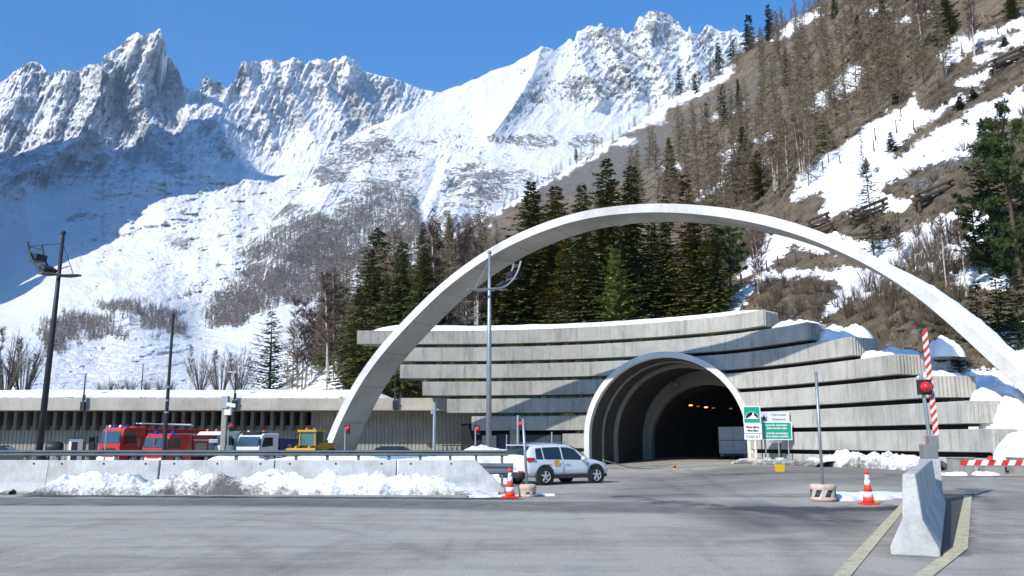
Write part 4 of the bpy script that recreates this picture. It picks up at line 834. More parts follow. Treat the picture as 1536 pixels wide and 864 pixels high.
# ------------------------------------------------------------------ barrier wall, guardrail, ploughed snow
JP = [(-.34, 0), (-.34, .08), (-.20, .34), (-.11, 1.1), (.11, 1.1), (.20, .34), (.34, .08), (.34, 0)]
WY = 31.0
def wx(px, Y=WY): return P(px, 700, Y)[0]
segs = [(-110, 73, 'left end'), (75.5, 240, ''), (242.5, 412, ''), (414.5, 595, ''), (597.5, 757, '')]
labs = ['pale concrete barrier length at the left edge of the photo', 'pale concrete barrier length in front of the left fire engine', 'pale concrete barrier length in front of the white lorries', 'pale concrete barrier length in front of the left foot of the arch', 'last barrier length, its end sloping down towards the parked car']
for k, (a, b, _) in enumerate(segs):
    xa, xb = wx(a), wx(b); cx = (xa + xb) / 2; mb = MB()
    if k < 4: mb.loft([[(x - cx, y, z) for y, z in JP] for x in (xa, xb)])
    else:
        xs_ = wx(714); mb.loft([[(x - cx, y, z * f if z > .1 else z) for y, z in JP] for x, f in ((xa, 1), (xs_, 1), (xb, .11))])
    r = mb.build('concrete_barrier', M_jersey, bevel=.02); r.location = (cx, WY + [.10, 0, .02, -.02, 0][k], 0); tag(r, labs[k], 'barrier', 'concrete barrier lengths in a row')
    n = 3
    for j in range(n):
        mb = MB(); px_ = -(xb - xa) / 2 + (xb - xa) * (.12 + .38 * j); 
        if k == 4 and j == 2: continue
        mb.lathe([(.035, -.14), (.035, -.09)], (px_, 0, .98), 8, 'y'); mb.build('lifting_hole', M_dkmet, r)
# ploughed snow heap
topY = [(60, 736), (75, 728), (100, 716), (115, 719), (140, 712), (180, 708), (200, 704), (225, 720), (250, 718), (270, 709), (300, 704), (325, 712), (345, 713), (375, 714), (400, 706), (420, 705), (440, 714), (470, 722), (490, 708), (500, 707), (515, 716), (540, 709), (570, 710), (590, 716), (620, 717), (660, 719), (690, 724), (720, 734), (745, 740)]
hb = curve(topY)
bl = [(wx(p, 30.2), 30.15) for p in np.linspace(60, 748, 60)]
snow_heap('snow_berm', bl, .95, lambda u: max(.05, (741 - float(hb(60 + u * 688))) / 48.0), 520, 'long heap of dirty ploughed snow against the concrete barriers', dirt=.25, wn=34, seed=4, rough=.95, spots=((.42, .035, .55), (.18, .05, .2), (.04, .05, .3), (.30, .02, .3)))
for px_, l in ((12, 'small dirty snow lump at the foot of the left barrier'),):
    snow_heap('slush', [(wx(px_ - 14, 29.8), 29.75), (wx(px_ + 14, 29.8), 29.7)], .4, lambda u: .50 * math.sin(math.pi * u) ** .5 + .04 if px_ > 100 else .16, 60, l, dirt=.75 if px_ > 100 else .45, wn=16, seed=int(px_))
snow_heap('snow_berm', [(wx(250, 37), 37.3), (wx(430, 37), 37.2), (wx(600, 37), 37), (wx(775, 38), 38.4)], 1.3, lambda u: (.1 + 1.05 * float(sstep(0, .16, u))) * (1 + .16 * math.sin(u * 17) * .5) * (1 + .3 * float(sstep(.82, .9, u) * sstep(1.0, .97, u))), 340, 'clean snow bank behind the guardrail', dirt=-.25, wn=26, seed=9, rough=.22)
RY = 34.5
r = empty('guardrail', (wx(300, RY), RY, 0), 0, 'grey steel guardrail behind the concrete barriers', 'guardrail'); ox = wx(300, RY)
def wbeam(mb, xa, xb, z, h, y=0):
    pr = [(-.02, -.5), (-.075, -.38), (-.075, -.2), (-.01, 0), (-.075, .2), (-.075, .38), (-.02, .5), (.0, .5), (.0, -.5)]
    mb.loft([[(x, y + a, z + b * h) for a, b in pr] for x in (xa, xb)])
mb = MB(); wbeam(mb, wx(-90, RY) - ox, wx(762, RY) - ox, P(400, 679.6, RY)[2], .22); mb.build('top_rail', M_rail, r)
mb = MB(); wbeam(mb, wx(708, RY) - ox, wx(770, RY) - ox, P(740, 703, RY)[2], .42); mb.build('lower_rail', M_rail, r)
for px_ in [-60, -12, 36, 84, 130, 172, 212, 264, 308, 353, 398, 443, 490, 537, 583, 630, 675, 714, 753]:
    mb = MB(); mb.bx(-.05, .05, 0, .1, 0, 1.28); o = mb.build('post', M_rail, r, loc=(wx(px_, RY) - ox, .0, 0))
# ------------------------------------------------------------------ traffic cones
def make_cone(h):
    r = empty('traffic_cone', (0, 0, 0)); n = 24
    mb = MB(); mb.box((0, 0, .025), (.44, .44, .05)); mb.build('base', M_conered, r, bevel=.015)
    rr = lambda z: .165 - (.165 - .03) * z / h
    for k, (a, b) in enumerate([(.05, .2), (.2, .36), (.36, .54), (.54, .70), (.70, .84), (.84, 1.0)]):
        mb = MB(); mb.smooth = True; m = M_conered if k % 2 == 0 else M_conewht
        if k == 5: m = M_conered
        if k == 4: m = M_conewht
        if k % 2 == 1 and k < 5: m = M_conewht
        za, zb_ = a * h, b * h; mb.lathe([(rr(za) + .001 * (k % 2), za), (rr(zb_) + .001 * (k % 2), zb_)], n=n); mb.build('band', m, r)
    return r
M_conered = mat('cone_red', (.78, .05, .025), .5, noise=(9, .12)); M_conewht = mat('cone_white', (.78, .78, .76), .45, noise=(9, .08))
def place(o, px, py, z0=0.0, rz=0): g = G(px, py, z0); o.location = (g[0], g[1], gz(g[0], g[1])); o.rotation_euler = (0, 0, rz); return o
c1 = place(make_cone(.92), 765, 746.5, 0, .3); tag(c1, 'red and white cone beside the broken pole foot behind the car', 'traffic cone', 'traffic cones')
c2 = place(make_cone(.98), 1303, 754, .05, .15); tag(c2, 'tall red and white cone standing in the snow patch on the right', 'traffic cone', 'traffic cones')
c3 = place(make_cone(.70), 731, 738, 0, .8); tag(c3, 'small faded orange cone leaning near the sloping barrier end', 'traffic cone', 'traffic cones')
# ------------------------------------------------------------------ drum footed marker poles
M_drum = mat('pinkish_concrete', (.56, .43, .35), .9, noise=(6, .25), bump=(20, .4))
def drum(px, py, label, rad, h, ptop, broken=False, lean=0.0):
    g = G(px, py); z0 = gz(g[0], g[1]); r = empty('marker_pole', (g[0], g[1] + rad * .8, z0), 0, label, 'marker pole', 'poles set in striped concrete drums')
    f = lambda k: 1 + (.10 * math.sin(k * 5 + 1) if broken else 0)
    mb = MB(); mb.smooth = True; n = 30; pr = [(.86, 0), (1, .06), (1, .2 * h), (.95, .26 * h), (.95, .70 * h), (1, .76 * h), (1.0, .93 * h), (.9, h), (.2, h)]
    mb.lathe([(rad * a * f(i), z) for i, (a, z) in enumerate(pr)], n=n); d = mb.build('drum', M_drum, r)
    mb = MB(); mb.smooth = False
    for k in range(14):                                     # slanted black and white band
        a0 = 2 * math.pi * k / 14; mb.cur = k % 2
        if broken and k % 5 == 3: continue
        q = [(a0 + (2 * math.pi / 14) * t, 0) for t in (0, .25, .5, .75, 1)]; R_ = rad * .965
        lo = [(R_ * math.cos(a), R_ * math.sin(a), .27 * h) for a, _ in q]; hi = [(R_ * math.cos(a + .28), R_ * math.sin(a + .28), .69 * h) for a, _ in q]
        for j in range(4): mb.add([lo[j], lo[j + 1], hi[j + 1], hi[j]], [(0, 1, 2, 3)])
    mb.build('striped_band', [mat('band_black', (.03, .03, .03), .6, noise=(5, .4)), mat('band_grey', (.42, .42, .40), .6, noise=(5, .2))], r)
    zt = P(px, ptop, g[1] + rad)[2] - z0; mb = MB(); mb.smooth = True; mb.tube([(0, 0, h * .7), (lean, 0, zt)], .045, 12); mb.build('pole', M_galv, r)
    return r
drum(1241, 753, 'tall bare pole in a pinkish striped concrete drum beside the snow patch', .375, .50, 558)
drum(791, 746, 'leaning pole in a chipped striped concrete drum behind the white car', .29, .40, 628, True, -.13)
# ------------------------------------------------------------------ snow patch and debris
g0, g1 = G(1256, 752), G(1360, 746)
snow_heap('snow_patch', [(g0[0] - .1, g0[1] + .9), ((g0[0] + g1[0]) / 2, g0[1] + 1.2), (g1[0], g1[1] + .9)], 1.0, lambda u: .26 * (1 - .6 * u), 90, 'low melting snow patch around the right hand cone', base=gz, dirt=-.12, wn=20, seed=11, rough=.7)
g0, g1 = G(700, 747), G(830, 745)
snow_heap('snow_patch', [(g0[0], g0[1] + .4), (g1[0], g1[1] + .6)], .45, lambda u: .07, 80, 'thin trampled snow around the cone and pole behind the car', dirt=.0, wn=14, seed=14, rough=1)
ln = []
for p in np.linspace(1150, 1395, 40): x, y = fac(p); ln.append((x - .9, y - 1.5))
snow_heap('snow_debris', ln, 1.25, lambda u: .20 + .5 * float(sstep(.25, .45, u)) * (1 - .35 * float(sstep(.8, 1, u))), 330, 'broken old snow mixed with earth along the foot of the facade', base=gz, dirt=.36, wn=24, seed=17, rough=1.25)
ln = []
for p in np.linspace(1136, 1270, 20): x, y = fac(p); ln.append((x - 2.0, y - 1.9))
snow_heap('earth_verge', ln, 1.0, lambda u: .30, 160, 'low verge of earth and dead grass below the signs', base=gz, dirt=.62, wn=16, seed=19, rough=1.0)
# ------------------------------------------------------------------ right hand barrier, gate and lines
Bd = Vector((math.sin(R(26.6)), math.cos(R(26.6)))); Bn = Vector((Bd.y, -Bd.x)); b0 = Vector(G(1373, 835)[:2])
JP2 = [(-.35, 0), (-.35, .13), (-.15, .55), (-.095, 1.25), (.095, 1.25), (.15, .55), (.35, .13), (.35, 0)]
for k, (a, b) in enumerate(((0, 6.1), (6.16, 12.4))):
    mb = MB(); L_ = b - a; z1 = .16 if k else 0
    mb.loft([[(Bn.x * y + Bd.x * s, Bn.y * y + Bd.y * s, z * (1.0)) for y, z in JP2] for s in (0, L_)])
    c = b0 + Bd * a; o = mb.build('concrete_barrier', M_jersey, bevel=.03, seg=2); o.location = (c.x, c.y, gz(*(b0 + Bd * (a + 3))) * .5); tag(o, ['tall concrete barrier nearest the camera, its flared end facing us', 'far length of the tall concrete barrier leading to the striped boom'][k], 'barrier', 'tall concrete barriers between the lanes')
def stripe(name, pts, w, label, z=.008):
    mb = MB()
    for i in range(len(pts) - 1):
        a, b = Vector(pts[i]), Vector(pts[i + 1]); t = (b - a).normalized(); n_ = Vector((-t.y, t.x)) * w / 2
        m_ = 10
        for j in range(m_):
            p, q_ = a + (b - a) * (j / m_), a + (b - a) * ((j + 1) / m_); mb.add([(p.x - n_.x, p.y - n_.y, gz(p.x, p.y) + z + .006), (p.x + n_.x, p.y + n_.y, gz(p.x, p.y) + z + .006), (q_.x + n_.x, q_.y + n_.y, gz(q_.x, q_.y) + z + .006), (q_.x - n_.x, q_.y - n_.y, gz(q_.x, q_.y) + z + .006)], [(0, 1, 2, 3)])
    return tag(mb.build(name, M_line), label, None, None, 'structure')
def line_mat():
    m = bpy.data.materials.new('worn_yellow_line'); m.use_nodes = True; N, L = nt(m); b = N['Principled BSDF']; pos = N.new('ShaderNodeNewGeometry').outputs['Position']
    n = noise_node(N, L, pos, 5, 8, .8); L.new(ramp_node(N, L, n, [(.34, (.17, .16, .13)), (.46, (.48, .43, .28)), (.65, (.62, .56, .37))]), b.inputs['Base Color']); b.inputs['Roughness'].default_value = .8; return m
M_line = line_mat()
stripe('road_marking', [G(1262, 866)[:2], G(1357, 757)[:2]], .21, 'worn pale yellow lane line left of the barrier'); a = G(1262, 866); b = G(1357, 757); e = [a[0] + (a[0] - b[0]), a[1] + (a[1] - b[1])]
stripe('road_marking', [e, a[:2]], .21, 'worn pale yellow lane line left of the barrier')
p1, p2, p3 = G(1384, 866), G(1440.5, 823), G(1452, 745)
stripe('road_marking', [(p1[0] - 2.4, p1[1] - 2.1), p1[:2], p2[:2], p3[:2]], .22, 'worn pale yellow lane line right of the barrier')
# gate: upright striped boom with red signal
bc = b0 + Bd * 13.3; gt = empty('barrier_gate', (bc.x, bc.y, 0), 0, 'raised red and white striped boom on a grey gate post', 'boom gate')
def at(px, py, Y=bc.y): p = P(px, py, Y); return Vector((p[0] - bc.x, p[1] - bc.y, p[2]))
mb = MB(); mb.box((0, 0, .62), (.46, .42, 1.25)); mb.build('cabinet', M_jersey, gt, bevel=.03)
mb = MB(); mb.box((.0, 0, 1.42), (.40, .36, .5)); mb.box((.12, -.02, 1.72), (.26, .3, .4)); mb.build('boom_drive', mat('grey_housing', (.20, .20, .20), .5), gt, bevel=.03)
a, b = at(1404.5, 655), at(1386.5, 497); n = 26; mb = MB()
for k in range(n):
    t0, t1 = k / n, (k + 1) / n; p, q_ = a.lerp(b, t0), a.lerp(b, t1); mb.cur = k % 2; w_ = .072
    sk = .11
    mb.add([(p.x - w_, p.y - .03, p.z - sk * .5), (p.x + w_, p.y - .03, p.z + sk), (q_.x + w_, q_.y - .03, q_.z + sk), (q_.x - w_, q_.y - .03, q_.z - sk * .5), (p.x - w_, p.y + .03, p.z - sk * .5), (p.x + w_, p.y + .03, p.z + sk), (q_.x + w_, q_.y + .03, q_.z + sk), (q_.x - w_, q_.y + .03, q_.z - sk * .5)], [(0, 1, 2, 3), (4, 7, 6, 5), (0, 3, 7, 4), (1, 5, 6, 2), (0, 4, 5, 1), (3, 2, 6, 7)])
boom = mb.build('boom', [M_wht, M_red], gt)
mb = MB(); mb.tube([at(1396, 668), at(1381, 560)], .055, 10); mb.build('signal_pole', M_galv, gt)
mb = MB(); c = at(1384.5, 581); mb.box((c.x, c.y - .08, c.z), (.40, .14, .44)); sg = mb.build('signal_board', M_dkmet, gt, bevel=.02)
mb = MB(); mb.smooth = True; mb.lathe([(.001, -.16), (.1, -.14), (.15, -.06), (.165, .02), (.165, .05)], (c.x, c.y - .18, c.z), 20, 'y'); mb.build('red_lamp', mat('red_lens', (.55, .02, .02), .2, coat=.6), sg)
mb = MB(); mb.tube([at(1389, 665), at(1385, 655) , at(1390, 647), at(1396, 648)], .014, 6); mb.build('cable', mat('pink_cable', (.45, .18, .15), .6), gt)
# closed boom across the lane at the right edge
Yb = 37.0; bm_ = empty('barrier_gate', (P(1600, 694, Yb)[0], Yb, .3), 0, 'lowered red and white boom across the lane at the right edge', 'boom gate'); ox = bm_.location.x
x0_, x1_ = P(1441, 694, Yb)[0] - ox, .4; z_b = P(1480, 694, Yb)[2] - .3; n = 17; mb = MB()
for k in range(n):
    a, b = x0_ + (x1_ - x0_) * k / n, x0_ + (x1_ - x0_) * (k + 1) / n; mb.cur = (k + 1) % 2; s_k = .12 if 0 < k else 0; s_e = .12 if k < n - 1 else 0
    mb.add([(a - s_k * .5, -.04, z_b - .11), (b - s_e * .5, -.04, z_b - .11), (b + s_e * .5, -.04, z_b + .11), (a + s_k * .5, -.04, z_b + .11), (a - s_k * .5, .04, z_b - .11), (b - s_e * .5, .04, z_b - .11), (b + s_e * .5, .04, z_b + .11), (a + s_k * .5, .04, z_b + .11)], [(0, 1, 2, 3), (4, 7, 6, 5), (0, 4, 5, 1), (3, 2, 6, 7), (0, 3, 7, 4), (1, 5, 6, 2)])
mb.build('boom', [M_wht, M_red], bm_); mb = MB(); mb.bx(x0_ + .1, x1_, -.03, .03, z_b - .17, z_b - .12); mb.build('under_rail', M_galv, bm_)
mb = MB(); mb.box((.5, 0, z_b / 2 + .1), (.4, .4, z_b + .4)); mb.build('cabinet', mat('grey_housing', (.2, .2, .2)), bm_, bevel=.03)
mb = MB(); mb.lathe([(.13, 0), (.12, .08), (.05, .16)], (P(1485, 686, Yb)[0] - ox, 0, z_b + .12), 14); mb.build('warning_lamp', M_red, bm_)
for px_, w_, h_, l in ((1431, .95, .75, 'small concrete block with dark recess right of the gate'), (1476, .9, .6, 'low pale concrete kerb block below the lowered boom'), (1522, 1.1, .75, 'stained concrete kerb block at the right edge below the boom')):
    x, y = (px_ - CX) / F * 39.6, 39.8; mb = MB(); mb.box((0, 0, h_ / 2), (w_, .6, h_)); mb.box((0, -.02, h_ - .02), (w_ * 1.06, .66, .07)); o = mb.build('concrete_block', M_wallc, bevel=.03); o.location = (x, y, gz(x, y) - .03); tag(o, l, 'block')
for px_, l in ((1418, 'small clean snow scrap beside the small concrete block'), (1470, 'flat snow scrap under the lowered boom')):
    x = (px_ - CX) / F * 38.3; snow_blob('snow_scrap', (x, 38.6, gz(x, 38.6)), (.62, .35, .16), l, seed=px_)
# grit and grime at the foot of the tall barrier
c = b0 + Bd * 5; 0 and snow_heap('grit', [tuple(b0 + Bd * .6 + Bn * .62), tuple(b0 + Bd * 7 + Bn * .7), tuple(b0 + Bd * 13 + Bn * .8)], .30, lambda u: .05, 150, 'dark grit swept along the foot of the tall barrier', base=gz, dirt=1.0, wn=12, seed=33, rough=1.6)
# ------------------------------------------------------------------ signs beside the tunnel
M_green = mat('sign_green', (.0, .30, .20), .4, coat=.2); M_signw = mat('sign_white', (.78, .79, .80), .45); M_blk = mat('sign_black', (.015, .015, .015), .5); M_panel = mat('pale_panel', (.52, .55, .60), .4)
def text(s, size, loc, m, parent, name='lettering', bold=.0, sx=1.0):
    cu = bpy.data.curves.new(name, 'FONT'); cu.body = s; cu.size = size; cu.align_x = 'CENTER'; cu.align_y = 'CENTER'; cu.extrude = .004; cu.offset = bold; cu.materials.append(m); cu.resolution_u = 2
    o = bpy.data.objects.new(name, cu); COL.objects.link(o); o.parent = parent; o.location = loc; o.rotation_euler = (math.pi / 2, 0, 0); o.scale = (sx, 1, 1); return o
SY = 56.0; SZ = .30
def sgn(px0, px1, py0, py1, Y): a, b = P(px0, py1, Y), P(px1, py0, Y); return (a[0] + b[0]) / 2, (a[2] + b[2]) / 2, b[0] - a[0], b[2] - a[2]
def board(name, w_, h_, m, edge, parent, x, z, y=0, rad=.08):
    mb = MB(); mb.box((x, y + .02, z), (w_, .04, h_)); mb.build(name + '_border', edge, parent, bevel=.012)
    mb = MB(); mb.box((x, y - .003, z), (w_ - .12, .012, h_ - .12)); return mb.build(name, m, parent, bevel=.004)
x, z, w_, h_ = sgn(1115.5, 1140, 609, 635.5, SY); s1 = empty('tunnel_sign', (x, SY, SZ), -.06, 'green tunnel symbol sign above a white name plate on two thick white posts', 'sign')
board('symbol_panel', w_, h_, M_green, M_signw, s1, 0, z - SZ)
mb = MB(); rr_ = w_ * .37; pts = [(rr_ * math.cos(t), rr_ * math.sin(t)) for t in np.linspace(0, math.pi, 24)]; zz = z - SZ - h_ * .2
mb.prism([(a * 1.09, b * 1.09 + zz - .02) for a, b in pts], -.018, -.010); mb.build('symbol_outline', M_signw, s1)
mb = MB(); mb.prism([(a, b + zz) for a, b in pts], -.026, -.019); mb.build('tunnel_symbol', M_blk, s1)
mb = MB(); mb.prism([(-rr_ * .98, zz - .04), (rr_ * .98, zz - .04), (rr_ * .5, zz + .13), (rr_ * .36, zz + .17), (rr_ * .28, zz + .36), (rr_ * .12, zz + .38), (rr_ * .0, zz + .2), (-rr_ * .3, zz + .12)], -.034, -.027); mb.build('road_symbol', M_signw, s1)
x2, z2, w2, h2 = sgn(1117, 1142, 636, 659.5, SY); mb = MB(); mb.box((x2 - x, 0, z2 - SZ), (w2, .04, h2)); mb.build('name_plate', M_signw, s1, bevel=.01)
text('Monte Bianco', .205, (x2 - x, -.03, z2 - SZ + h2 * .30), M_blk, s1, bold=.006, sx=.72); text('Mont Blanc', .205, (x2 - x, -.03, z2 - SZ + h2 * .08), M_blk, s1, bold=.006, sx=.74); text('\u2191 11611 m \u2191', .215, (x2 - x, -.03, z2 - SZ - h2 * .32), M_blk, s1, bold=.006, sx=.74)
mb = MB(); mb.bx(x2 - x - w2 / 2, x2 - x + w2 / 2, -.027, -.021, z2 - SZ - h2 * .11, z2 - SZ - h2 * .08); mb.build('divider', M_blk, s1)
for dx in (-.22, .14):
    mb = MB(); mb.tube([(x2 - x + dx, .1, .3), (x2 - x + dx, .1, z - SZ + h_ * .4)], .085, 12); mb.build('post', mat('cream_post', (.72, .66, .52), .5), s1)
mb = MB(); mb.lathe([(.40, -.1), (.42, .3), (.36, .42), (.1, .42)], (x2 - x - .04, .1, 0), 20); mb.build('footing', M_drum, s1)
x3, z3, w3, h3 = sgn(1143, 1187, 632.5, 660, SY + .4); s2 = empty('direction_sign', (x3, SY + .4, SZ), -.04, 'wide green sign with four lines of white writing on three thin posts', 'sign')
board('text_panel', w3, h3, M_green, M_signw, s2, 0, z3 - SZ)
for k, s in enumerate(('controllo automatico', 'della velocit\u00e0 media', 'contr\u00f4le automatique', 'de la vitesse moyenne')): text(s, .20, (0, -.03, z3 - SZ + h3 * (.31, .14, -.13, -.30)[k]), M_signw, s2, bold=.004, sx=.80)
for dx, pt in ((-.72, .0), (0.1, .0), (.72, .0)): mb = MB(); mb.tube([(dx, .08, .1), (dx, .08, z3 - SZ)], .045, 10); mb.build('post', M_galv, s2)
mb = MB(); mb.bx(-.5, .3, .03, .06, z3 - SZ - h3 / 2 - .16, z3 - SZ - h3 / 2 - .03); mb.build('small_plate', M_galv, s2)
for dx in (-.72, .1): mb = MB(); mb.box((dx, .06, .18), (.46, .4, .50)); mb.build('footing', M_jersey, s2, bevel=.02)
x4, z4, w4, h4 = sgn(1141, 1183.5, 617.5, 633, SY + .7); s3 = empty('police_sign', (x4, SY + .7, SZ), -.04, 'pale grey sign with a small emblem above the wide green sign', 'sign')
mb = MB(); mb.box((0, .02, z4 - SZ), (w4, .04, h4)); mb.build('panel', M_panel, s3, bevel=.01)
mb = MB(); mb.box((w4 * .13, -.004, z4 - SZ), (w4 * .70, .01, h4 * .84)); mb.build('text_field', mat('pale_field', (.66, .68, .72), .4), s3)
text('Polizia Stradale', .20, (w4 * .13, -.015, z4 - SZ + h4 * .2), M_blk, s3, sx=.78); text('Gendarmerie', .20, (w4 * .13, -.015, z4 - SZ - h4 * .24), M_blk, s3, sx=.82)
mb = MB(); mb.prism([(-w4 * .44, z4 - SZ - .22), (-w4 * .33, z4 - SZ - .24), (-w4 * .34, z4 - SZ + .02), (-w4 * .38, z4 - SZ + .05), (-w4 * .36, z4 - SZ + .22), (-w4 * .40, z4 - SZ + .05)], -.02, -.005); mb.build('emblem', M_blk, s3)
mb = MB(); mb.prism([(-w4 * .37, z4 - SZ - .2), (-w4 * .32, z4 - SZ - .22), (-w4 * .34, z4 - SZ - .05)], -.03, -.021); mb.build('emblem_flame', M_red, s3)
for dx in (-.9, -.7, .3): mb = MB(); mb.tube([(dx, .1, .05), (dx, .1, z4 - SZ)], .035, 8); mb.build('post', M_dkmet, s3)
mb = MB(); mb.lathe([(.33, -.1), (.34, .28), (.2, .36)], (-.95, .1, 0), 16); mb.build('footing', M_drum, s3)
g = G(1170, 707, .3); yb_ = empty('grit_box', (g[0], g[1], .27), .1, 'small yellow box on the asphalt in front of the signs', 'box', None, .74)
mb = MB(); mb.loft([[(-.24, -.2, 0), (.24, -.2, 0), (.24, .2, 0), (-.24, .2, 0)], [(-.28, -.23, .48), (.28, -.23, .48), (.28, .23, .48), (-.28, .23, .48)]]); mb.build('body', M_yel, yb_, bevel=.03); mb = MB(); mb.box((0, 0, .52), (.34, .3, .08)); mb.build('lid', M_galv, yb_, bevel=.02)
# rope strung from the car side to a little post
g = G(1012, 706); rp = empty('warning_post', (g[0], g[1], 0), 0, 'low yellow and black marker post holding the rope before the tunnel', 'post')
mb = MB(); mb.lathe([(.14, 0), (.12, .06), (.07, .1), (.07, .42), (.10, .44), (.001, .5)], n=12); mb.build('marker', M_yel, rp); mb = MB(); mb.lathe([(.072, .16), (.072, .28)], n=12); mb.build('band', M_dkmet, rp)
a = Vector((g[0], g[1], .42)); b = Vector(P(905, 690, 41)); mb = MB(); pts = []
for t in np.linspace(0, 1, 20): p = a.lerp(b, t); p.z -= .35 * math.sin(math.pi * t); pts.append(p)
mb.tube(pts, .028, 6); o = mb.build('rope', mat('yellow_rope', (.45, .38, .14), .8)); tag(o, 'thin yellowish rope sagging from behind the car to the marker post', 'rope')
# ------------------------------------------------------------------ vehicles
def wheel(parent, x, y, r, w_, side, rim=None, spokes=5):
    h = empty('wheel', (x, y, r)); h.parent = parent
    mb = MB(); mb.smooth = True; mb.lathe([(r * .66, -w_ / 2), (r * .93, -w_ / 2), (r, -w_ * .36), (r, w_ * .36), (r * .93, w_ / 2), (r * .66, w_ / 2)], n=32, axis='y', cap=False); mb.build('tyre', M_rubber, h)
    m = rim or mat('alloy', (.50, .50, .49), .45, .1); mb = MB(); yo = side * w_ * .49
    mb.lathe([(r * .60, yo - side * .02), (r * .67, yo), (r * .69, yo)], n=28, axis='y', cap=False); ri = mb.build('rim', m, h)
    mb = MB(); mb.lathe([(.001, yo - side * .07), (r * .66, yo - side * .07)], n=24, axis='y'); mb.build('brake_disc', M_dkmet, h)
    mb = MB()
    for k in range(spokes):
        a = 2 * math.pi * k / spokes + .3; mb.box((math.cos(a) * r * .36, yo - side * .015, math.sin(a) * r * .36), (r * .62, .03, r * .20), ry=-a)
    mb.lathe([(.001, yo + side * .01), (r * .14, yo), (r * .16, yo - side * .03)], n=12, axis='y'); mb.build('spokes', m, h)
    return h
M_car = mat('white_car_paint', (.66, .67, .68), .22, coat=.8, spec=.5, noise=(1.2, .05)); M_clad = mat('black_cladding', (.035, .036, .038), .6)
M_taill = mat('tail_light', (.45, .012, .015), .15, coat=.8)
def make_car():
    r = empty('parked_car', (0, 0, 0)); K = 16
    #  x, zlow, ybody, zbelt, ybelt, zroof, yroof
    ST = [(-2.22, .50, .70, .78, .70, .86, .60), (-2.19, .42, .82, .92, .80, 1.02, .66), (-2.12, .34, .88, .98, .845, 1.12, .70), (-2.02, .32, .905, 1.0, .86, 1.34, .68), (-1.88, .31, .915, 1.01, .87, 1.52, .665), (-1.62, .30, .925, 1.01, .875, 1.60, .65), (-1.2, .29, .925, 1.0, .875, 1.645, .655), (-.6, .29, .92, .985, .87, 1.665, .66), (0, .29, .92, .975, .87, 1.65, .655),
          (.35, .29, .92, .97, .87, 1.56, .65), (.65, .29, .92, .965, .87, 1.38, .67), (.92, .29, .92, .965, .865, 1.17, .72), (1.05, .29, .92, .96, .86, 1.08, .74), (1.35, .30, .92, .94, .85, 1.03, .73), (1.7, .31, .91, .88, .83, .97, .70), (1.98, .33, .87, .80, .78, .88, .66), (2.13, .36, .80, .70, .72, .76, .60), (2.21, .42, .66, .60, .60, .64, .50)]
    f = lambda x, j: float(np.interp(x, [s[0] for s in ST], [s[j] for s in ST]))
    loops = []
    for x, zl, yb, zbt, ybt, zr, yr in ST:
        half = [(0, zl), (yb * .80, zl), (yb * .96, zl + .07), (yb, zl + .22), (yb * 1.0, (zl + zbt) / 2 + .08), (ybt + .012, zbt - .05), (ybt, zbt), (ybt * .35 + yr * .65, zbt * .35 + zr * .65), (yr, zr - .03), (yr * .85, zr + .005), (yr * .5, zr + .025), (0, zr + .032)]
        loops.append([(x, y, z) for y, z in half] + [(x, -y, z) for y, z in half[-2:0:-1]])
    mb = MB(); mb.smooth = True; mb.loft(loops); body = mb.build('body', M_car, r, subsurf=1)
    def sidep(x, t, off, s): zb_, yb_, zr, yr = f(x, 3), f(x, 4), f(x, 5), f(x, 6); return (x, s * (yb_ + (yr - yb_) * t + off), zb_ + (zr - .03 - zb_) * t)
    for s in (-1, 1):
        for nm, xs_ in (('rear_window', [(-1.72, -1.36), (-1.3, -.42)]), ('front_window', [(-.34, .64)])):
            mb = MB(); mb.smooth = True
            for xa, xb in xs_:
                g_ = []
                for t in np.linspace(.07, .84, 5):
                    row = []
                    for u in np.linspace(0, 1, 10):
                        a_, b_ = xa, xb
                        if xa < -1.5: a_ = xa + .34 * t * 0 + .10 * t; 
                        if xa > -.4: b_ = xb - .36 * t + .28 * (1 - t)
                        row.append(sidep(a_ + (b_ - a_) * u, t, .012, s))
                    g_.append(row)
                vs = [v for q in g_ for v in q]; mb.add(vs, [(i * 10 + k, i * 10 + k + 1, (i + 1) * 10 + k + 1, (i + 1) * 10 + k) for i in range(4) for k in range(9)])
            mb.build(nm, M_glass, r)
    def topp(x0_, x1_, wf, zoff, name, n=8):
        mb = MB(); mb.smooth = True; vs = []
        for u in np.linspace(0, 1, n):
            x = x0_ + (x1_ - x0_) * u; yr = f(x, 6) * wf(u); zr = f(x, 5)
            for t in np.linspace(-1, 1, 9): vs.append((x + (zoff if x0_ > 0 else -zoff), t * yr, zr + .032 - .05 * t * t + zoff * .7))
        mb.add(vs, [(i * 9 + k, i * 9 + k + 1, (i + 1) * 9 + k + 1, (i + 1) * 9 + k) for i in range(n - 1) for k in range(8)]); return mb.build(name, M_glass, r)
    topp(.28, .98, lambda u: .92 + .08 * u, .018, 'windscreen'); topp(-2.085, -1.87, lambda u: .93, .022, 'tailgate_window')
    mb = MB()
    for s in (-1, 1): mb = MB(); mb.box((0, s * .915, .34), (2.0, .05, .17)); mb.build('side_sill', M_clad, r, bevel=.02)
    mb = MB(); mb.box((-2.16, 0, .40), (.16, 1.62, .26)); mb.build('rear_bumper', M_clad, r, bevel=.04); mb = MB(); mb.box((2.1, 0, .34), (.16, 1.4, .16)); mb.build('front_bumper', M_clad, r, bevel=.04)
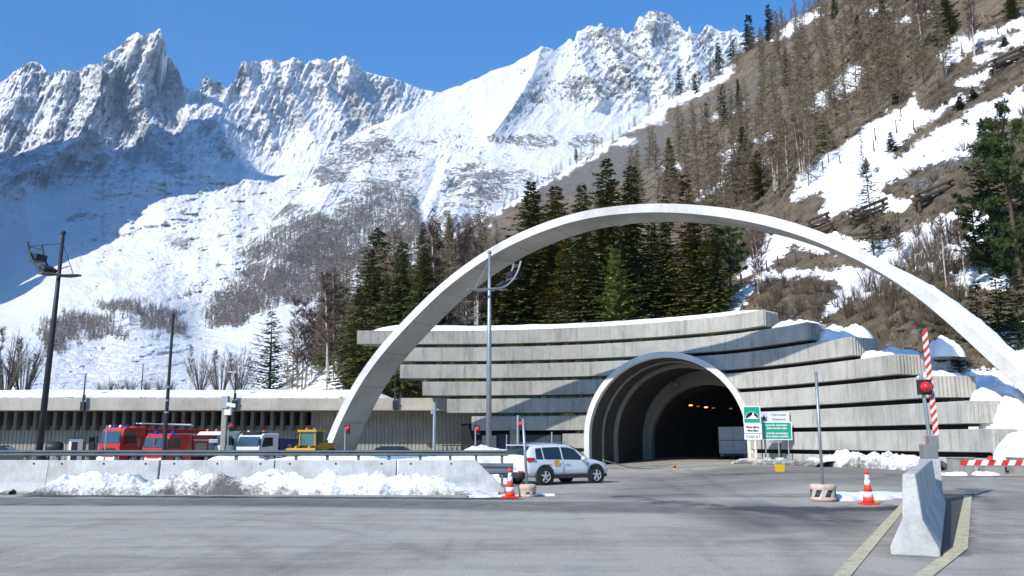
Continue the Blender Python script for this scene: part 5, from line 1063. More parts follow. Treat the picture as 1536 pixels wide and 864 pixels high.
    for x in (-1.32, 1.34):
        for s in (-1, 1):
            mb = MB(); mb.smooth = True; mb.lathe([(.46, s * .885), (.455, s * .936), (.39, s * .942), (.365, s * .93), (.001, s * .93)], (x, 0, .38), 32, 'y'); mb.build('wheel_arch', M_clad, r)
            wheel(r, x, s * .86, .35, .22, s)
    for s in (-1, 1):
        mb = MB(); mb.smooth = False; mb.loft([[(-2.17, s * .52, .99), (-2.165, s * .56, 1.07), (-2.14, s * .6, .96)], [(-2.12, s * .86, 1.05), (-2.09, s * .85, 1.12), (-2.1, s * .88, .93)], [(-1.78, s * .90, 1.05), (-1.76, s * .885, 1.10), (-1.82, s * .925, .98)]]); mb.build('tail_light', M_taill, r, bevel=.015)
        mb = MB(); mb.box((-2.235, s * .58, .56), (.03, .3, .05)); mb.build('rear_reflector', M_red, r)
        mb = MB(); mb.loft([[(2.12, s * .5, .78), (2.12, s * .5, .70)], [(1.98, s * .79, .86), (2.0, s * .80, .76)], [(1.72, s * .845, .92), (1.76, s * .86, .84)]], cap=False, closed=False); mb.build('headlight', mat('headlamp', (.5, .52, .55), .1, coat=1), r)
        mb = MB(); mb.smooth = True; mb.lathe([(.001, -.12), (.08, -.09), (.10, 0), (.08, .08), (.001, .1)], (.62, s * 1.0, 1.05), 12, 'x'); mb.box((.62, s * .92, 1.0), (.06, .12, .05)); mb.build('mirror', M_car, r)
        for xd in (-.38, .88): mb = MB(); mb.bx(xd, xd + .012, s * .928 - .004, s * .928 + .004, .42, .95); mb.build('door_gap', M_dkmet, r)
        for xh in (-1.15, -.2): mb = MB(); mb.box((xh, s * .925, .86), (.2, .03, .035)); mb.build('door_handle', M_car, r, bevel=.01)
    mb = MB(); mb.box((-2.235, 0, .70), (.02, .5, .11)); mb.build('number_plate', mat('plate_white', (.6, .6, .58)), r)
    mb = MB(); mb.box((-2.175, 0, .94), (.02, .13, .05)); mb.build('badge', M_galv, r)
    mb = MB(); mb.box((-1.93, 0, 1.60), (.26, 1.2, .035), ry=.12); mb.build('spoiler', M_car, r, bevel=.015)
    mb = MB()
    for s in (-1, 1): mb.tube([(-1.5, s * .60, 1.66), (-1.45, s * .6, 1.70), (-.1, s * .6, 1.715), (0, s * .6, 1.68)], .018, 6)
    mb.build('roof_rails', M_galv, r)
    mb = MB(); mb.bx(-.86, -.60, -.935, -.927, .78, 1.0); mb.build('orange_sticker', mat('orange_sticker', (.85, .42, .01), .5), r)
    return r
ra, rb = Vector(G(818, 728)[:2]), Vector(G(898, 724)[:2])
car = make_car(); psi = math.atan2(rb.y - ra.y, rb.x - ra.x) * .86; car.rotation_euler = (0, 0, psi); car.scale = (1.06, 1.06, .99)
# rear near-side wheel stands on the seen point
off = Matrix.Rotation(psi, 2) @ Vector((-1.32 * 1.06, -.93 * 1.06)); car.location = (ra.x - off.x, ra.y - off.y, 0)
tag(car, 'white compact crossover with an orange sticker on its side parked before the tunnel', 'car')
# lorries and fire engines: local +x is forward, front at x = 0
def lorry(px, pyt, Y, yaw, label, cat, cab, body, name, L_=7.0, W_=2.4, cabL=2.0, kind='fire', ht=None):
    x, y, zt = P(px, pyt, Y); h = ht or zt; r = empty(name, (x, Y, 0), yaw, label, cat)
    mc, mbd = cab, body; wh = W_ / 2; wl = .52 * h + .15
    pr = [(0, .45), (.03, wl), (-.22, h * .93), (-.42, h), (-cabL, h), (-cabL, .45)]
    mb = MB(); mb.loft([[(a, s * wh, b) for a, b in pr] for s in (-1, 1)]); mb.build('cab', mc, r, bevel=.06, seg=2)
    mb = MB(); e = .012; mb.add([(.04, -wh * .92, wl + .08), (.04, wh * .92, wl + .08), (-.19, wh * .88, h * .90), (-.19, -wh * .88, h * .90)], [(0, 1, 2, 3)]); vs = mb.v; mb.v = [(a + .02, b, c) for a, b, c in vs]; mb.build('windscreen', M_lglass, r)
    for s in (-1, 1):
        mb = MB(); mb.add([(-.22, s * (wh + e), wl + .02), (-.42, s * (wh + e), h * .88), (-1.15, s * (wh + e), h * .88), (-1.2, s * (wh + e), wl + .1)], [(0, 1, 2, 3)]); mb.build('side_window', M_glass, r)
        mb = MB(); mb.box((.12, s * (wh + .16), wl + .35), (.1, .2, .5)); mb.build('mirror', M_dkmet, r, bevel=.02)
        mb = MB(); mb.box((.06, s * wh * .72, .62), (.06, .42, .2)); mb.build('headlight', mat('lamp_glass', (.75, .75, .7), .2), r, bevel=.02)
    mb = MB(); mb.box((.05, 0, .50), (.22, W_ * .98, .34)); mb.build('bumper', mat('white_bumper', (.70, .70, .68), .5) if kind in ('fire', 'lorry') else mc, r, bevel=.05)
    mb = MB(); mb.box((.045, 0, wl * .74), (.05, W_ * .60, .26)); gr = mb.build('grille', M_dkmet, r, bevel=.02)
    mb = MB(); mb.box((-L_ / 2, 0, .55), (L_, .9, .22)); mb.build('chassis', M_dkmet, r)
    for x_ in (-1.1, -L_ + 1.5):
        for s in (-1, 1): wheel(r, x_, s * (wh - .14), .48, .3, s, mat('truck_rim', (.5, .5, .5), .5), 0 or 6)
    if kind == 'fire':
        mb = MB(); mb.bx(-L_, -cabL - .08, -wh, wh, .7, h * .97); mb.build('equipment_body', mbd, r, bevel=.04)
        for s in (-1, 1):
            for k in range(3): mb = MB(); a = -cabL - .25 - k * (L_ - cabL) / 3.1; mb.bx(a - (L_ - cabL) / 3.6, a, s * wh - .02 * (s < 0), s * wh + .02 * (s > 0) + .0, .85, h * .74); mb.build('shutter', mat('shutter_metal', (.30, .27, .24), .5, .3), r)
            mb = MB(); mb.bx(-L_ + .1, -cabL - .1, s * wh - .025, s * wh + .025, h * .80, h * .86); mb.build('pale_stripe', mat('pale_stripe', (.5, .42, .36)), r)
        for s in (-1, 1): mb = MB(); mb.lathe([(.13, 0), (.13, .12), (.07, .2)], (-.8, s * .7, h), 12); mb.build('blue_beacon', mat('blue_beacon', (.02, .03, .35), .2), r)
    elif kind == 'lorry':
        mb = MB(); mb.loft([[(a, s * wh * (1.0), b) for a, b in [(-cabL - .2, .9), (-cabL - .05, h * .86), (-L_, h * .80), (-L_, .9)]] for s in (-1, 1)]); tb = mb.build('dump_body', mbd, r, bevel=.03)
        for s in (-1, 1):
            for k in range(5): mb = MB(); a = -cabL - .8 - k * .78; mb.prism([(a, .95), (a - .3, .95), (a - .36, h * .68), (a - .06, h * .68)], s * wh - .02, s * wh + .035); mb.build('side_plate', mat('sand_plate', (.36, .31, .22), .7), tb)
        for s in (-1, 1): mb = MB(); mb.lathe([(.10, 0), (.10, .14), (.05, .2)], (-.7, s * .75, h), 10); mb.build('beacon', mat('orange_beacon', (.75, .2, .02), .3) if s > 0 else M_wht, r)
    return r
M_lglass = mat('windscreen_glass', (.03, .07, .10), .12, spec=.8)
M_fire = mat('fire_red', (.46, .025, .015), .35, coat=.5, noise=(2, .12)); M_fire2 = mat('fire_dark_red', (.36, .02, .018), .4)
f1 = lorry(166, 641, 61, R(-90 - 32), 'larger red fire engine with white ladder on its roof, leftmost', 'fire engine', M_fire, M_fire2, 'fire_engine', L_=7.6, kind='fire')
hh = P(166, 641, 61)[2]
mb = MB()
for s in (-.28, .28): mb.tube([(-1.9, s + .4, hh + .30), (-6.3, s + .4, hh + .22)], .045, 6)
for k in range(11): a = -2.1 - k * .4; mb.tube([(a, .12, hh + .29), (a, .68, hh + .29)], .03, 5)
mb.build('ladder', M_wht, f1)
mb = MB(); mb.box((-1.6, 0, hh - .02), (.9, 2.2, .18)); mb.build('roof_box', M_fire, f1, bevel=.04)
for s in (-.6, .6): mb = MB(); mb.lathe([(.1, 0), (.1, .12), (.04, .17)], (-.35, s, hh), 10); mb.build('roof_lamp', M_wht, f1)
f2 = lorry(233, 651, 56, R(-90 - 22), 'smaller red fire engine with split windscreen, right of the larger one', 'fire engine', M_fire, M_fire2, 'fire_engine', L_=6.2, W_=1.95, cabL=2.3, kind='fire')
hh = P(233, 651, 56)[2]; mb = MB(); mb.bx(.0, .05, -.03, .03, hh * .52 + .2, hh * .9); mb.build('windscreen_post', M_fire, f2)
for s in (-.14, .12): mb = MB(); mb.smooth = True; mb.lathe([(.001, .05), (.07, .04), (.08, 0)], (.03, s, 1.12), 12, 'x'); mb.build('spot_lamp', M_wht, f2)
mb = MB(); mb.bx(.02, .06, -.45, .05, .48, .62); mb.build('number_plate', M_wht, f2)
M_lw = mat('lorry_white', (.62, .63, .63), .4, noise=(2, .08)); M_lb = mat('lorry_blue', (.015, .05, .14), .45, noise=(2, .2))
l1 = lorry(312, 647, 60, R(-90 - 24), 'white lorry with pale blue side behind the pale concrete camera post', 'lorry', M_lw, mat('pale_blue', (.25, .36, .45), .5), 'lorry', L_=6.2, W_=2.3, kind='plain')
hh = P(312, 647, 60)[2]; mb = MB(); mb.bx(-6.2, -2.1, -1.15, 1.15, .8, hh * .93); mb.build('box_body', mat('pale_blue', (.2, .3, .4), .5), l1, bevel=.04)
for s in (-.8, 0, .5, .85): mb = MB(); mb.lathe([(.08, 0), (.08, .13), (.04, .17)], (-.8, s, hh), 10); mb.build('beacon', mat('orange_beacon', (.75, .2, .02), .3), l1)
l2 = lorry(372, 650, 60, R(-90 - 33), 'white cab lorry with a dark blue dump body and sand coloured ribs', 'lorry', M_lw, M_lb, 'lorry', L_=7.6, W_=2.35, cabL=1.7, kind='lorry')
hh = P(372, 650, 60)[2]; mb = MB(); mb.bx(-.9, -.1, -1.0, 1.0, hh - .02, hh + .10); mb.build('sun_visor', M_dkmet, l2, bevel=.03)
# wheel loader
x, y, zt = P(461, 645, 62); ld = empty('wheel_loader', (x, 62, 0), R(-90 - 14), 'yellow wheel loader with glazed cab beside the left leg of the arch', 'loader')
M_ly = mat('loader_yellow', (.55, .30, .03), .5, noise=(3, .15))
mb = MB(); mb.box((-1.7, 0, 1.25), (2.4, 1.5, .8)); mb.box((-.2, 0, 1.0), (1.2, .9, .5)); mb.build('body', M_ly, ld, bevel=.08)
mb = MB(); hc = zt; 
for sx, sy in ((-.1, -.62), (-.1, .62), (-1.4, -.62), (-1.4, .62)): mb.tube([(sx, sy, 1.4), (sx * .95, sy * .92, hc - .12)], .06, 6)
mb.box((-.75, 0, hc - .06), (1.6, 1.45, .14)); cb = mb.build('cab_frame', M_ly, ld)
mb = MB(); mb.loft([[(-.08, -.58, 1.45), (-.08, .58, 1.45), (-1.38, .58, 1.45), (-1.38, -.58, 1.45)], [(-.14, -.54, hc - .13), (-.14, .54, hc - .13), (-1.34, .54, hc - .13), (-1.34, -.54, hc - .13)]]); mb.build('glazing', mat('green_glass', (.05, .13, .11), .1, spec=.8), cb)
for s in (-.5, .5): mb = MB(); mb.tube([(0, s, 1.1), (.6, s, 1.35), (1.1, s, .7)], .1, 8); mb.build('lift_arm', M_ly, ld)
mb = MB(); mb.prism([(1.0, .2), (1.7, .15), (1.15, .55), (1.1, 1.25), (.95, 1.3)], -1.2, 1.2); mb.build('bucket', M_ly, ld, bevel=.02)
for s in (-1, 1): mb = MB(); mb.tube([(-.2, s * .7, 1.5), (-.1, s * 1.0, 1.8), (-.1, s * 1.0, hc - .35), (-.3, s * .75, hc - .2)], .035, 6); mb.build('mirror_arm', M_dkmet, ld)
for x_ in (.0, -2.2):
    for s in (-1, 1): wheel(ld, x_, s * .85, .62, .42, s, M_ly, 6)
mb = MB(); mb.lathe([(.09, 0), (.09, .1), (.04, .15)], (-.5, .3, hc), 10); mb.lathe([(.09, 0), (.09, .1), (.04, .15)], (-.5, -.3, hc), 10); mb.build('beacon', mat('orange_beacon', (.75, .2, .02), .3), ld)
# small parked car behind the snow bank, only its roof and glass show
def far_car(px, pyt, Y, yaw, label, mcol, mroof, sc=1):
    x, y, zt = P(px, pyt, Y); r = empty('parked_car', (x, Y, 0), yaw, label, 'car', None, sc)
    lo = [(-2.1, .35), (-2.15, .85), (-1.95, .98), (1.0, .98), (1.95, .85), (2.1, .6), (2.1, .35)]; hi = [(-1.9, .97), (-1.6, zt - .06), (-1.3, zt), (.1, zt), (.3, zt - .05), (.95, .97)]
    mb = MB(); mb.loft([[(a, s * .85, b) for a, b in lo] for s in (-1, 1)]); mb.build('body', mcol, r, bevel=.08)
    mb = MB(); mb.loft([[(a, s * .78, b) if b < 1.1 else (a, s * .62, b) for a, b in hi] for s in (-1, 1)]); mb.build('glasshouse', M_glass, r, bevel=.05)
    mb = MB(); mb.box((-.6, 0, zt + .0), (1.5, 1.22, .07)); mb.build('roof', mroof, r, bevel=.03)
    for x_ in (-1.3, 1.3):
        for s in (-1, 1): wheel(r, x_, s * .76, .31, .2, s)
    return r
far_car(602, 670, 58, R(4), 'small pale blue car with dark roof behind the guardrail below the post', mat('pale_blue_paint', (.22, .36, .50), .3, coat=.5), M_clad)
far_car(6, 669, 58, R(8), 'dark green car half out of the photo at the left edge', mat('dark_green_paint', (.05, .06, .05), .3), M_clad)
# rack of metal crates / trolleys
x, y, _ = P(688, 690, 55); rk = empty('bicycle_rack', (x, 55, 0), 0, 'dark metal rack with upright bars in front of the ribbed wall', 'rack')
zt = P(688, 668, 55)[2]
mb = MB(); 
mb.tube([(-1.05, 0, zt), (1.05, 0, zt)], .035, 6); mb.tube([(-1.05, 0, .3), (1.05, 0, .3)], .035, 6); mb.build('rail', M_dkmet, rk)
for k in range(8): mb = MB(); a = -1.0 + k * .285; mb.tube([(a, -.3, .02), (a, -.25, zt * .55), (a, 0, zt), (a + .1, .3, zt * .5), (a + .1, .3, .02)], .03, 5); mb.build('hoop', M_dkmet, rk)
x, y, _ = P(80, 690, 68); b_ = empty('compressor', (x, 68, 0), .2, 'dark rounded machine by the gallery wall left of the white door frame', 'machine')
mb = MB(); mb.smooth = True; mb.lathe([(.001, -.6), (.35, -.58), (.5, -.4), (.5, .4), (.35, .58), (.001, .6)], (0, 0, 1.25), 18, 'x'); mb.build('tank', M_dkmet, b_)
for s in (-.4, .4): mb = MB(); mb.tube([(s, -.3, 0), (s, 0, .9), (s, .3, 0)], .05, 6); mb.build('leg', M_dkmet, b_)
# box lorry inside the tunnel mouth
Yt = 71.5; x, y, zt = P(1101, 640, Yt); v = empty('box_lorry', (x - .1, Yt, 0), PHI * -1, 'pale grey box lorry seen from behind, parked just inside the tunnel', 'lorry')
M_bl = mat('lorry_grey', (.50, .55, .62), .5, noise=(2, .08))
mb = MB(); mb.bx(-1.2, 1.2, 0, 6, .75, zt); bd = mb.build('box_body', M_bl, v, bevel=.04)
mb = MB(); mb.bx(-1.22, 1.22, -.02, -.005, zt * .62, zt * .635); mb.bx(-.01, .01, -.025, -.008, .85, zt - .08); mb.build('door_joint', M_dkmet, bd)
mb = MB(); mb.bx(-1.15, 1.15, -.04, .05, .55, .72); mb.build('bumper', M_dkmet, v)
for s in (-1, 1):
    mb = MB(); mb.bx(s * .95 - .12, s * .95 + .12, -.06, 0, .56, .70); mb.build('tail_light', M_taill, v)
    mb = MB(); mb.bx(s * 1.05 - .12, s * 1.05 + .08, -.03, -.004, 1.0, 1.5); mb.build('warning_plate', mat('warning_plate', (.5, .45, .45), .5), v)
    for yy in (1.2, 5.2): w_ = empty('wheel', (s * .95, yy, .45)); w_.parent = v; mb = MB(); mb.lathe([(.3, -.14), (.44, -.14), (.45, .14), (.3, .14)], n=20, axis='x'); mb.build('tyre', M_rubber, w_)
mb = MB(); mb.bx(-1.1, 1.1, 6.1, 7.9, .5, zt * .8); mb.build('cab', M_lw, v, bevel=.1)
# ------------------------------------------------------------------ trees
def leaf_mat(name, c0, c1, sc=1.2, trans=.25):
    m = bpy.data.materials.new(name); m.use_nodes = True; N, L = nt(m); b = N['Principled BSDF']
    pos = N.new('ShaderNodeNewGeometry').outputs['Position']; n = noise_node(N, L, pos, sc, 4, .7)
    L.new(ramp_node(N, L, n, [(.35, c0), (.65, c1)]), b.inputs['Base Color']); b.inputs['Roughness'].default_value = .75; b.inputs['Specular IOR Level'].default_value = .15
    return m
M_sp = leaf_mat('spruce_needles', (.055, .072, .022), (.17, .185, .045), .6); M_spo = leaf_mat('olive_needles', (.085, .092, .022), (.28, .23, .065), .6); M_spp = leaf_mat('pale_needles', (.19, .24, .07), (.40, .44, .14), 1.5)
M_pin = leaf_mat('pine_needles', (.02, .04, .015), (.075, .10, .03)); M_brn = leaf_mat('rusty_needles', (.10, .055, .015), (.20, .11, .03)); M_dsp = leaf_mat('far_spruce_needles', (.015, .028, .018), (.035, .05, .025))
M_twig = leaf_mat('larch_twigs', (.13, .10, .068), (.27, .215, .14)); M_twg2 = leaf_mat('birch_twigs', (.10, .065, .055), (.20, .14, .12)); M_bark = leaf_mat('bark', (.05, .038, .028), (.12, .095, .07), 3)
M_birch = leaf_mat('birch_bark', (.32, .29, .25), (.62, .60, .55), 4); M_bush = leaf_mat('bush_twigs', (.09, .07, .05), (.22, .17, .12))
rnd = random.Random(11)
def card(V, Fc, p, d, up, ln, wd):
    "narrow kite: a spray of needles"
    s = d.cross(up); s = s.normalized() * wd if s.length > 1e-5 else Vector((wd, 0, 0)); o = len(V)
    V += [p, p + d * ln * .45 + s, p + d * ln, p + d * ln * .45 - s]; Fc.append((o, o + 1, o + 2, o + 3))
def spruce_mesh(seed, Rr=.19, lev=58, nb=9, droop=.35, gap=.10, cs=.0195, clump=1.0, z0=.04, power=.85):
    r = random.Random(seed); V = []; Fc = []; T = []; wob = [r.uniform(.7, 1.15) for _ in range(12)]
    for i in range(lev):
        f = (i + r.random() * .6) / lev; z = z0 + (1 - z0) * f ** .96 * .985; L0 = Rr * max(0.0, 1 - f) ** power * (.85 + .3 * r.random()) + .012
        k_ = max(4, int(nb * (1 - f * .45)))
        for j in range(k_):
            if r.random() < gap: continue
            a = 2 * math.pi * (j + r.random() * .8) / k_ + i * 2.4; Lb = L0 * r.uniform(.6, 1.15) * wob[int(a / (2 * math.pi) * 12) % 12]
            d = Vector((math.cos(a), math.sin(a), .25 - droop * (1.1 - f))).normalized(); n = max(2, int(Lb / (cs * .62)))
            for q in range(n):
                t = (q + .6) / n; p = Vector((0, 0, z)) + d * (Lb * t) + Vector((0, 0, -droop * .35 * Lb * t * t + .05 * Lb * t ** 3)); sz = cs * (1.15 - .45 * t) * r.uniform(.7, 1.3)
                for s in (-1, 1, 0):
                    if s == 0 and r.random() < .35: continue
                    dd = (d + Vector((-d.y, d.x, 0)) * s * r.uniform(.5, 1.1) + Vector((r.uniform(-.3, .3), r.uniform(-.3, .3), r.uniform(-.75, .2)))).normalized()
                    card(V, Fc, p, dd, Vector((r.uniform(-.4, .4), r.uniform(-.4, .4), 1)), sz * 1.25, sz * .34)
    return V, Fc
def limb_tree_mesh(seed, kind):
    """bare trees; returns (trunk+limb tubes MB, twig V, F)"""
    r = random.Random(seed); V = []; Fc = []; tb = MB()
    def twig(p, d, L_, w_):
        o = len(V); s = d.cross(Vector((r.uniform(-1, 1), r.uniform(-1, 1), r.uniform(-.2, 1)))); s = s.normalized() * w_ if s.length > 1e-4 else Vector((w_, 0, 0)); V.extend([p - s, p + s, p + d * L_]); Fc.append((o, o + 1, o + 2))
    if kind == 'larch':
        tb.tube([(0, 0, 0), (r.uniform(-.01, .01), 0, .5), (0, 0, 1)], [.008, .0045, .001], 5)
        for i in range(90):
            f = .12 + .87 * (i + r.random()) / 90; a = r.uniform(0, 6.28); Lb = (.18 * max(0, 1 - f) ** .75 + .014) * r.uniform(.6, 1.2); d = Vector((math.cos(a), math.sin(a), r.uniform(-.15, .3))).normalized(); p0 = Vector((0, 0, f))
            twig(p0, d, Lb, .003)
            for q in range(max(3, int(Lb * 210))):
                t = r.random() ** .8; dd = (d * .6 + Vector((r.uniform(-1, 1), r.uniform(-1, 1), r.uniform(-.9, .5)))).normalized(); twig(p0 + d * Lb * t, dd, r.uniform(.018, .055), .0030)
    elif kind == 'birch':
        st = [(0, 0)] if r.random() < .5 else [(0, 0), (.03, .12), (-.02, -.10)]
        for sx, le in st:
            top = Vector((sx + le * .5, r.uniform(-.05, .05), r.uniform(.85, 1))); mid = Vector((sx + le * .2, 0, .5)); tb.tube([(sx, 0, 0), mid, top], [.010, .007, .0012], 6)
            for i in range(40):
                f = r.uniform(.28, .98); p0 = mid.lerp(top, (f - .5) * 2) if f > .5 else Vector((sx, 0, 0)).lerp(mid, f * 2); a = r.uniform(0, 6.28); Lb = (.20 * (1.05 - f) + .03) * r.uniform(.6, 1.2); d = Vector((math.cos(a) * .55, math.sin(a) * .55, r.uniform(.5, 1.1))).normalized(); twig(p0, d, Lb, .0022)
                for q in range(24): t = r.uniform(.2, 1); dd = (d + Vector((r.uniform(-1, 1), r.uniform(-1, 1), r.uniform(-.6, .7)))).normalized(); twig(p0 + d * Lb * t, dd, r.uniform(.03, .08), .0024)
    else:
        for i in range(26):
            a = r.uniform(0, 6.28); l = r.uniform(.1, .55); top = Vector((math.cos(a) * l, math.sin(a) * l, r.uniform(.55, 1))); st = Vector((math.cos(a) * .08 * r.random(), math.sin(a) * .08, 0)); tb.tube([st, st.lerp(top, .5) + Vector((0, 0, .06)), top], [.009, .006, .001], 4)
            for q in range(46):
                t = r.uniform(.25, 1); p = st.lerp(top, t); dd = ((top - st).normalized() * .8 + Vector((r.uniform(-1, 1), r.uniform(-1, 1), r.uniform(-.4, .8)))).normalized(); twig(p, dd, r.uniform(.05, .17), .0028)
    return tb, V, Fc
def pine_mesh(seed, spread=.30, n=30, z0=.25, dens=1.0):
    r = random.Random(seed); V = []; Fc = []; tb = MB(); lean = r.uniform(-.03, .03); tb.tube([(0, 0, 0), (lean, .01, .5), (lean * .5, 0, .96)], [.018, .012, .003], 7)
    for i in range(n):
        f = z0 + (.97 - z0) * (i + r.random() * .7) / n; a = r.uniform(0, 6.28); L0 = spread * (math.sin(math.pi * min(1, .25 + .75 * (1 - f))) * .8 + .12) * r.uniform(.6, 1.15); d = Vector((math.cos(a), math.sin(a), r.uniform(.0, .45))).normalized(); p0 = Vector((lean * f, 0, f)); e = p0 + d * L0
        tb.tube([p0, p0.lerp(e, .5) + Vector((0, 0, -.01)), e], [.005, .0035, .001], 4)
        for c in range(max(4, int(L0 * 44))):
            t = .28 + .75 * r.random(); cp = p0.lerp(e, t) + Vector((r.uniform(-1, 1), r.uniform(-1, 1), r.uniform(-.3, .7))) * .036
            for q in range(int(40 * dens)):
                dd = Vector((r.gauss(0, 1), r.gauss(0, 1), r.gauss(.45, .8))).normalized(); card(V, Fc, cp + dd * .004, dd, Vector((r.uniform(-1, 1), r.uniform(-1, 1), .3)), r.uniform(.024, .046), .0030)
    return tb, V, Fc
def raw(name, V, Fc, m):
    me = bpy.data.meshes.new(name); me.from_pydata([tuple(v) for v in V], [], Fc); me.materials.append(m); return me
def trunk_mesh(h=1.0, r0=.014): mb = MB(); mb.tube([(0, 0, -.03), (.002, 0, .5), (0, 0, h)], [r0, r0 * .6, .001], 7); o = mb.build('trunk_source', M_bark); me = o.data; bpy.data.objects.remove(o); return me
def mbmesh(mb, m): o = mb.build('src', m); me = o.data; bpy.data.objects.remove(o); return me
PROTO = {}
def proto(key, crown_me, trunk_me): PROTO[key] = (crown_me, trunk_me)
tm = trunk_mesh()
for k, kw in enumerate([dict(Rr=.235, nb=11), dict(Rr=.205, droop=.45, nb=10), dict(Rr=.26, gap=.12, nb=11), dict(Rr=.19, power=.75, nb=10)]):
    V, Fc = spruce_mesh(100 + k, **kw); proto('spruce%d' % k, raw('crown', V, Fc, M_sp), tm); proto('olive%d' % k, raw('crown', V, Fc, M_spo), tm)
V, Fc = spruce_mesh(140, Rr=.30, lev=30, nb=9, droop=.10, gap=.05, cs=.040, power=.95); proto('pale', raw('crown', V, Fc, M_spp), tm)
V, Fc = spruce_mesh(142, Rr=.22, lev=26, nb=7, droop=.1, gap=.18, cs=.036, power=.9); proto('young', raw('crown', V, Fc, M_pin), tm)
for k in range(3): V, Fc = spruce_mesh(150 + k, Rr=.17, lev=22, nb=6, cs=.045, gap=.12); proto('far%d' % k, raw('crown', V, Fc, M_dsp), tm)
V, Fc = spruce_mesh(160, Rr=.15, lev=26, nb=6, cs=.04, gap=.15); proto('rusty', raw('crown', V, Fc, M_brn), tm)
V, Fc = spruce_mesh(166, Rr=.30, lev=34, nb=8, cs=.030, gap=.22, droop=.05, power=.8); proto('lone', raw('crown', V, Fc, M_pin), tm)
for k in range(3): tb, V, Fc = pine_mesh(170 + k, n=(34, 42, 26)[k], spread=(.30, .26, .34)[k], z0=(.14, .10, .3)[k], dens=1.15); proto('pine%d' % k, raw('crown', V, Fc, M_pin), mbmesh(tb, M_bark))
for k in range(5): tb, V, Fc = limb_tree_mesh(180 + k, 'larch'); proto('larch%d' % k, raw('twigs', V, Fc, M_twig), mbmesh(tb, M_bark))
for k in range(4): tb, V, Fc = limb_tree_mesh(190 + k, 'birch'); proto('birch%d' % k, raw('twigs', V, Fc, M_twg2), mbmesh(tb, M_birch))
for k in range(4): tb, V, Fc = limb_tree_mesh(200 + k, 'bush'); proto('bush%d' % k, raw('twigs', V, Fc, M_bush), mbmesh(tb, M_bark))
# a thin dead-ish larch with wide low boughs
tb, V, Fc = limb_tree_mesh(210, 'larch'); V = [Vector((v.x * (1.0 + 2.2 * max(0, .45 - v.z)), v.y * (1.0 + 2.2 * max(0, .45 - v.z)), v.z)) for v in V]; proto('wide', raw('twigs', V, Fc, leaf_mat('dark_twigs', (.02, .022, .012), (.07, .06, .035))), mbmesh(tb, M_bark))
def tree(kind, p, h, label, cat, group=None, wx_=1.0, name=None):
    cm, tmm = PROTO[kind]; nm = name or {'spruce': 'spruce', 'olive': 'spruce', 'pale': 'spruce', 'young': 'spruce', 'far': 'spruce', 'rusty': 'larch', 'pine': 'pine', 'lone': 'conifer_tree', 'larch': 'larch', 'birch': 'birch', 'bush': 'bush', 'wide': 'larch'}[kind.rstrip('0123456789')]
    r = empty(nm, p, rnd.uniform(0, 6.28), label, cat, group); r.scale = (h * wx_ * rnd.uniform(.88, 1.14), h * wx_ * rnd.uniform(.88, 1.14), h); r.rotation_euler[0] = rnd.uniform(-.03, .03); r.rotation_euler[1] = rnd.uniform(-.03, .03)
    c = bpy.data.objects.new('crown', cm); COL.objects.link(c); c.parent = r
    t = bpy.data.objects.new('trunk', tmm); COL.objects.link(t); t.parent = r
    return r
def hgt(px, yb, yt, Y): return P(px, yt, Y)[2] - P(px, yb, Y)[2]
def onD(kind, px, yb, hp, label, cat='tree', group=None, wx_=1.0, dy=0, push=0):
    p = ptD(px, yb); s = (p.y + push) / p.y; q = Vector((p.x * s, p.y * s, EYE + (p.z - EYE) * s)); h = hgt(px, yb, yb - hp, q.y)
    return tree(kind, (q.x, q.y, q.z - h * .01), h, label, cat, group, wx_)
# large trees behind the facade and gallery (base pixel, height in pixels)
G1 = 'spruces behind the tunnel facade'
big = [('spruce2', 562, 590, 252, 1.25, 'broad dark spruce left of the arch leg, tallest above the gallery'), ('spruce1', 604, 588, 232, 1.15, 'dark spruce between the broad left spruce and the arch leg'), ('spruce3', 532, 590, 160, 1.3, 'lower spruce at the left foot of the broad dark spruce'), ('olive0', 582, 592, 170, 1.4, 'olive green spruce filling the gap under the two left spruces'),
 ('spruce0', 640, 560, 190, 1.2, 'spruce partly behind the rising left arch leg'), ('olive1', 660, 540, 120, 1.3, 'low olive spruce just inside the left arch leg'),
 ('spruce0', 797, 500, 232, 1.15, 'tall dark spruce with spiky top above the left arch shoulder'), ('olive3', 832, 498, 224, 1.15, 'olive brown spruce beside the spiky topped one'), ('olive0', 766, 500, 150, 1.3, 'full olive spruce under the left shoulder of the arch'),
 ('spruce1', 877, 500, 232, 1.0, 'slim spruce rising over the arch left of the tallest one'), ('spruce2', 907, 500, 268, 1.05, 'tallest dark green spruce rising over the arch'), ('spruce3', 948, 500, 256, 1.15, 'tall spruce with rusty tinged top right of the tallest one'), ('olive2', 855, 502, 150, 1.4, 'dense olive spruce below the arch left of the pale one'), ('spruce2', 978, 495, 170, 1.3, 'dark spruce below the arch behind the pale young spruce'), ('olive3', 815, 502, 150, 1.6, 'olive drooping spruce in the middle of the thicket'),
 ('spruce2', 1000, 490, 200, 1.0, 'narrow dark spruce under the crown of the arch'), ('rusty', 1036, 420, 160, 1.0, 'rusty topped larch rising just over the arch crown'), ('olive2', 1052, 478, 180, 1.2, 'broad olive spruce under the right half of the arch crown'), ('spruce1', 1078, 470, 150, 1.1, 'dark spruce right of the broad olive one'), ('olive1', 742, 500, 120, 1.5, 'low olive spruce beside the central floodlight mast'), ('spruce3', 790, 502, 140, 1.6, 'shadowy spruce right behind the central mast'), ('spruce0', 935, 503, 140, 1.5, 'dark low spruce right behind the pale young spruce'), ('olive0', 880, 503, 130, 1.5, 'low olive spruce left beside the pale young spruce')]
for kind, px, yb, hp, w_, l in big: onD(kind, px, yb, hp, l, 'spruce', G1, w_ * 1.12)
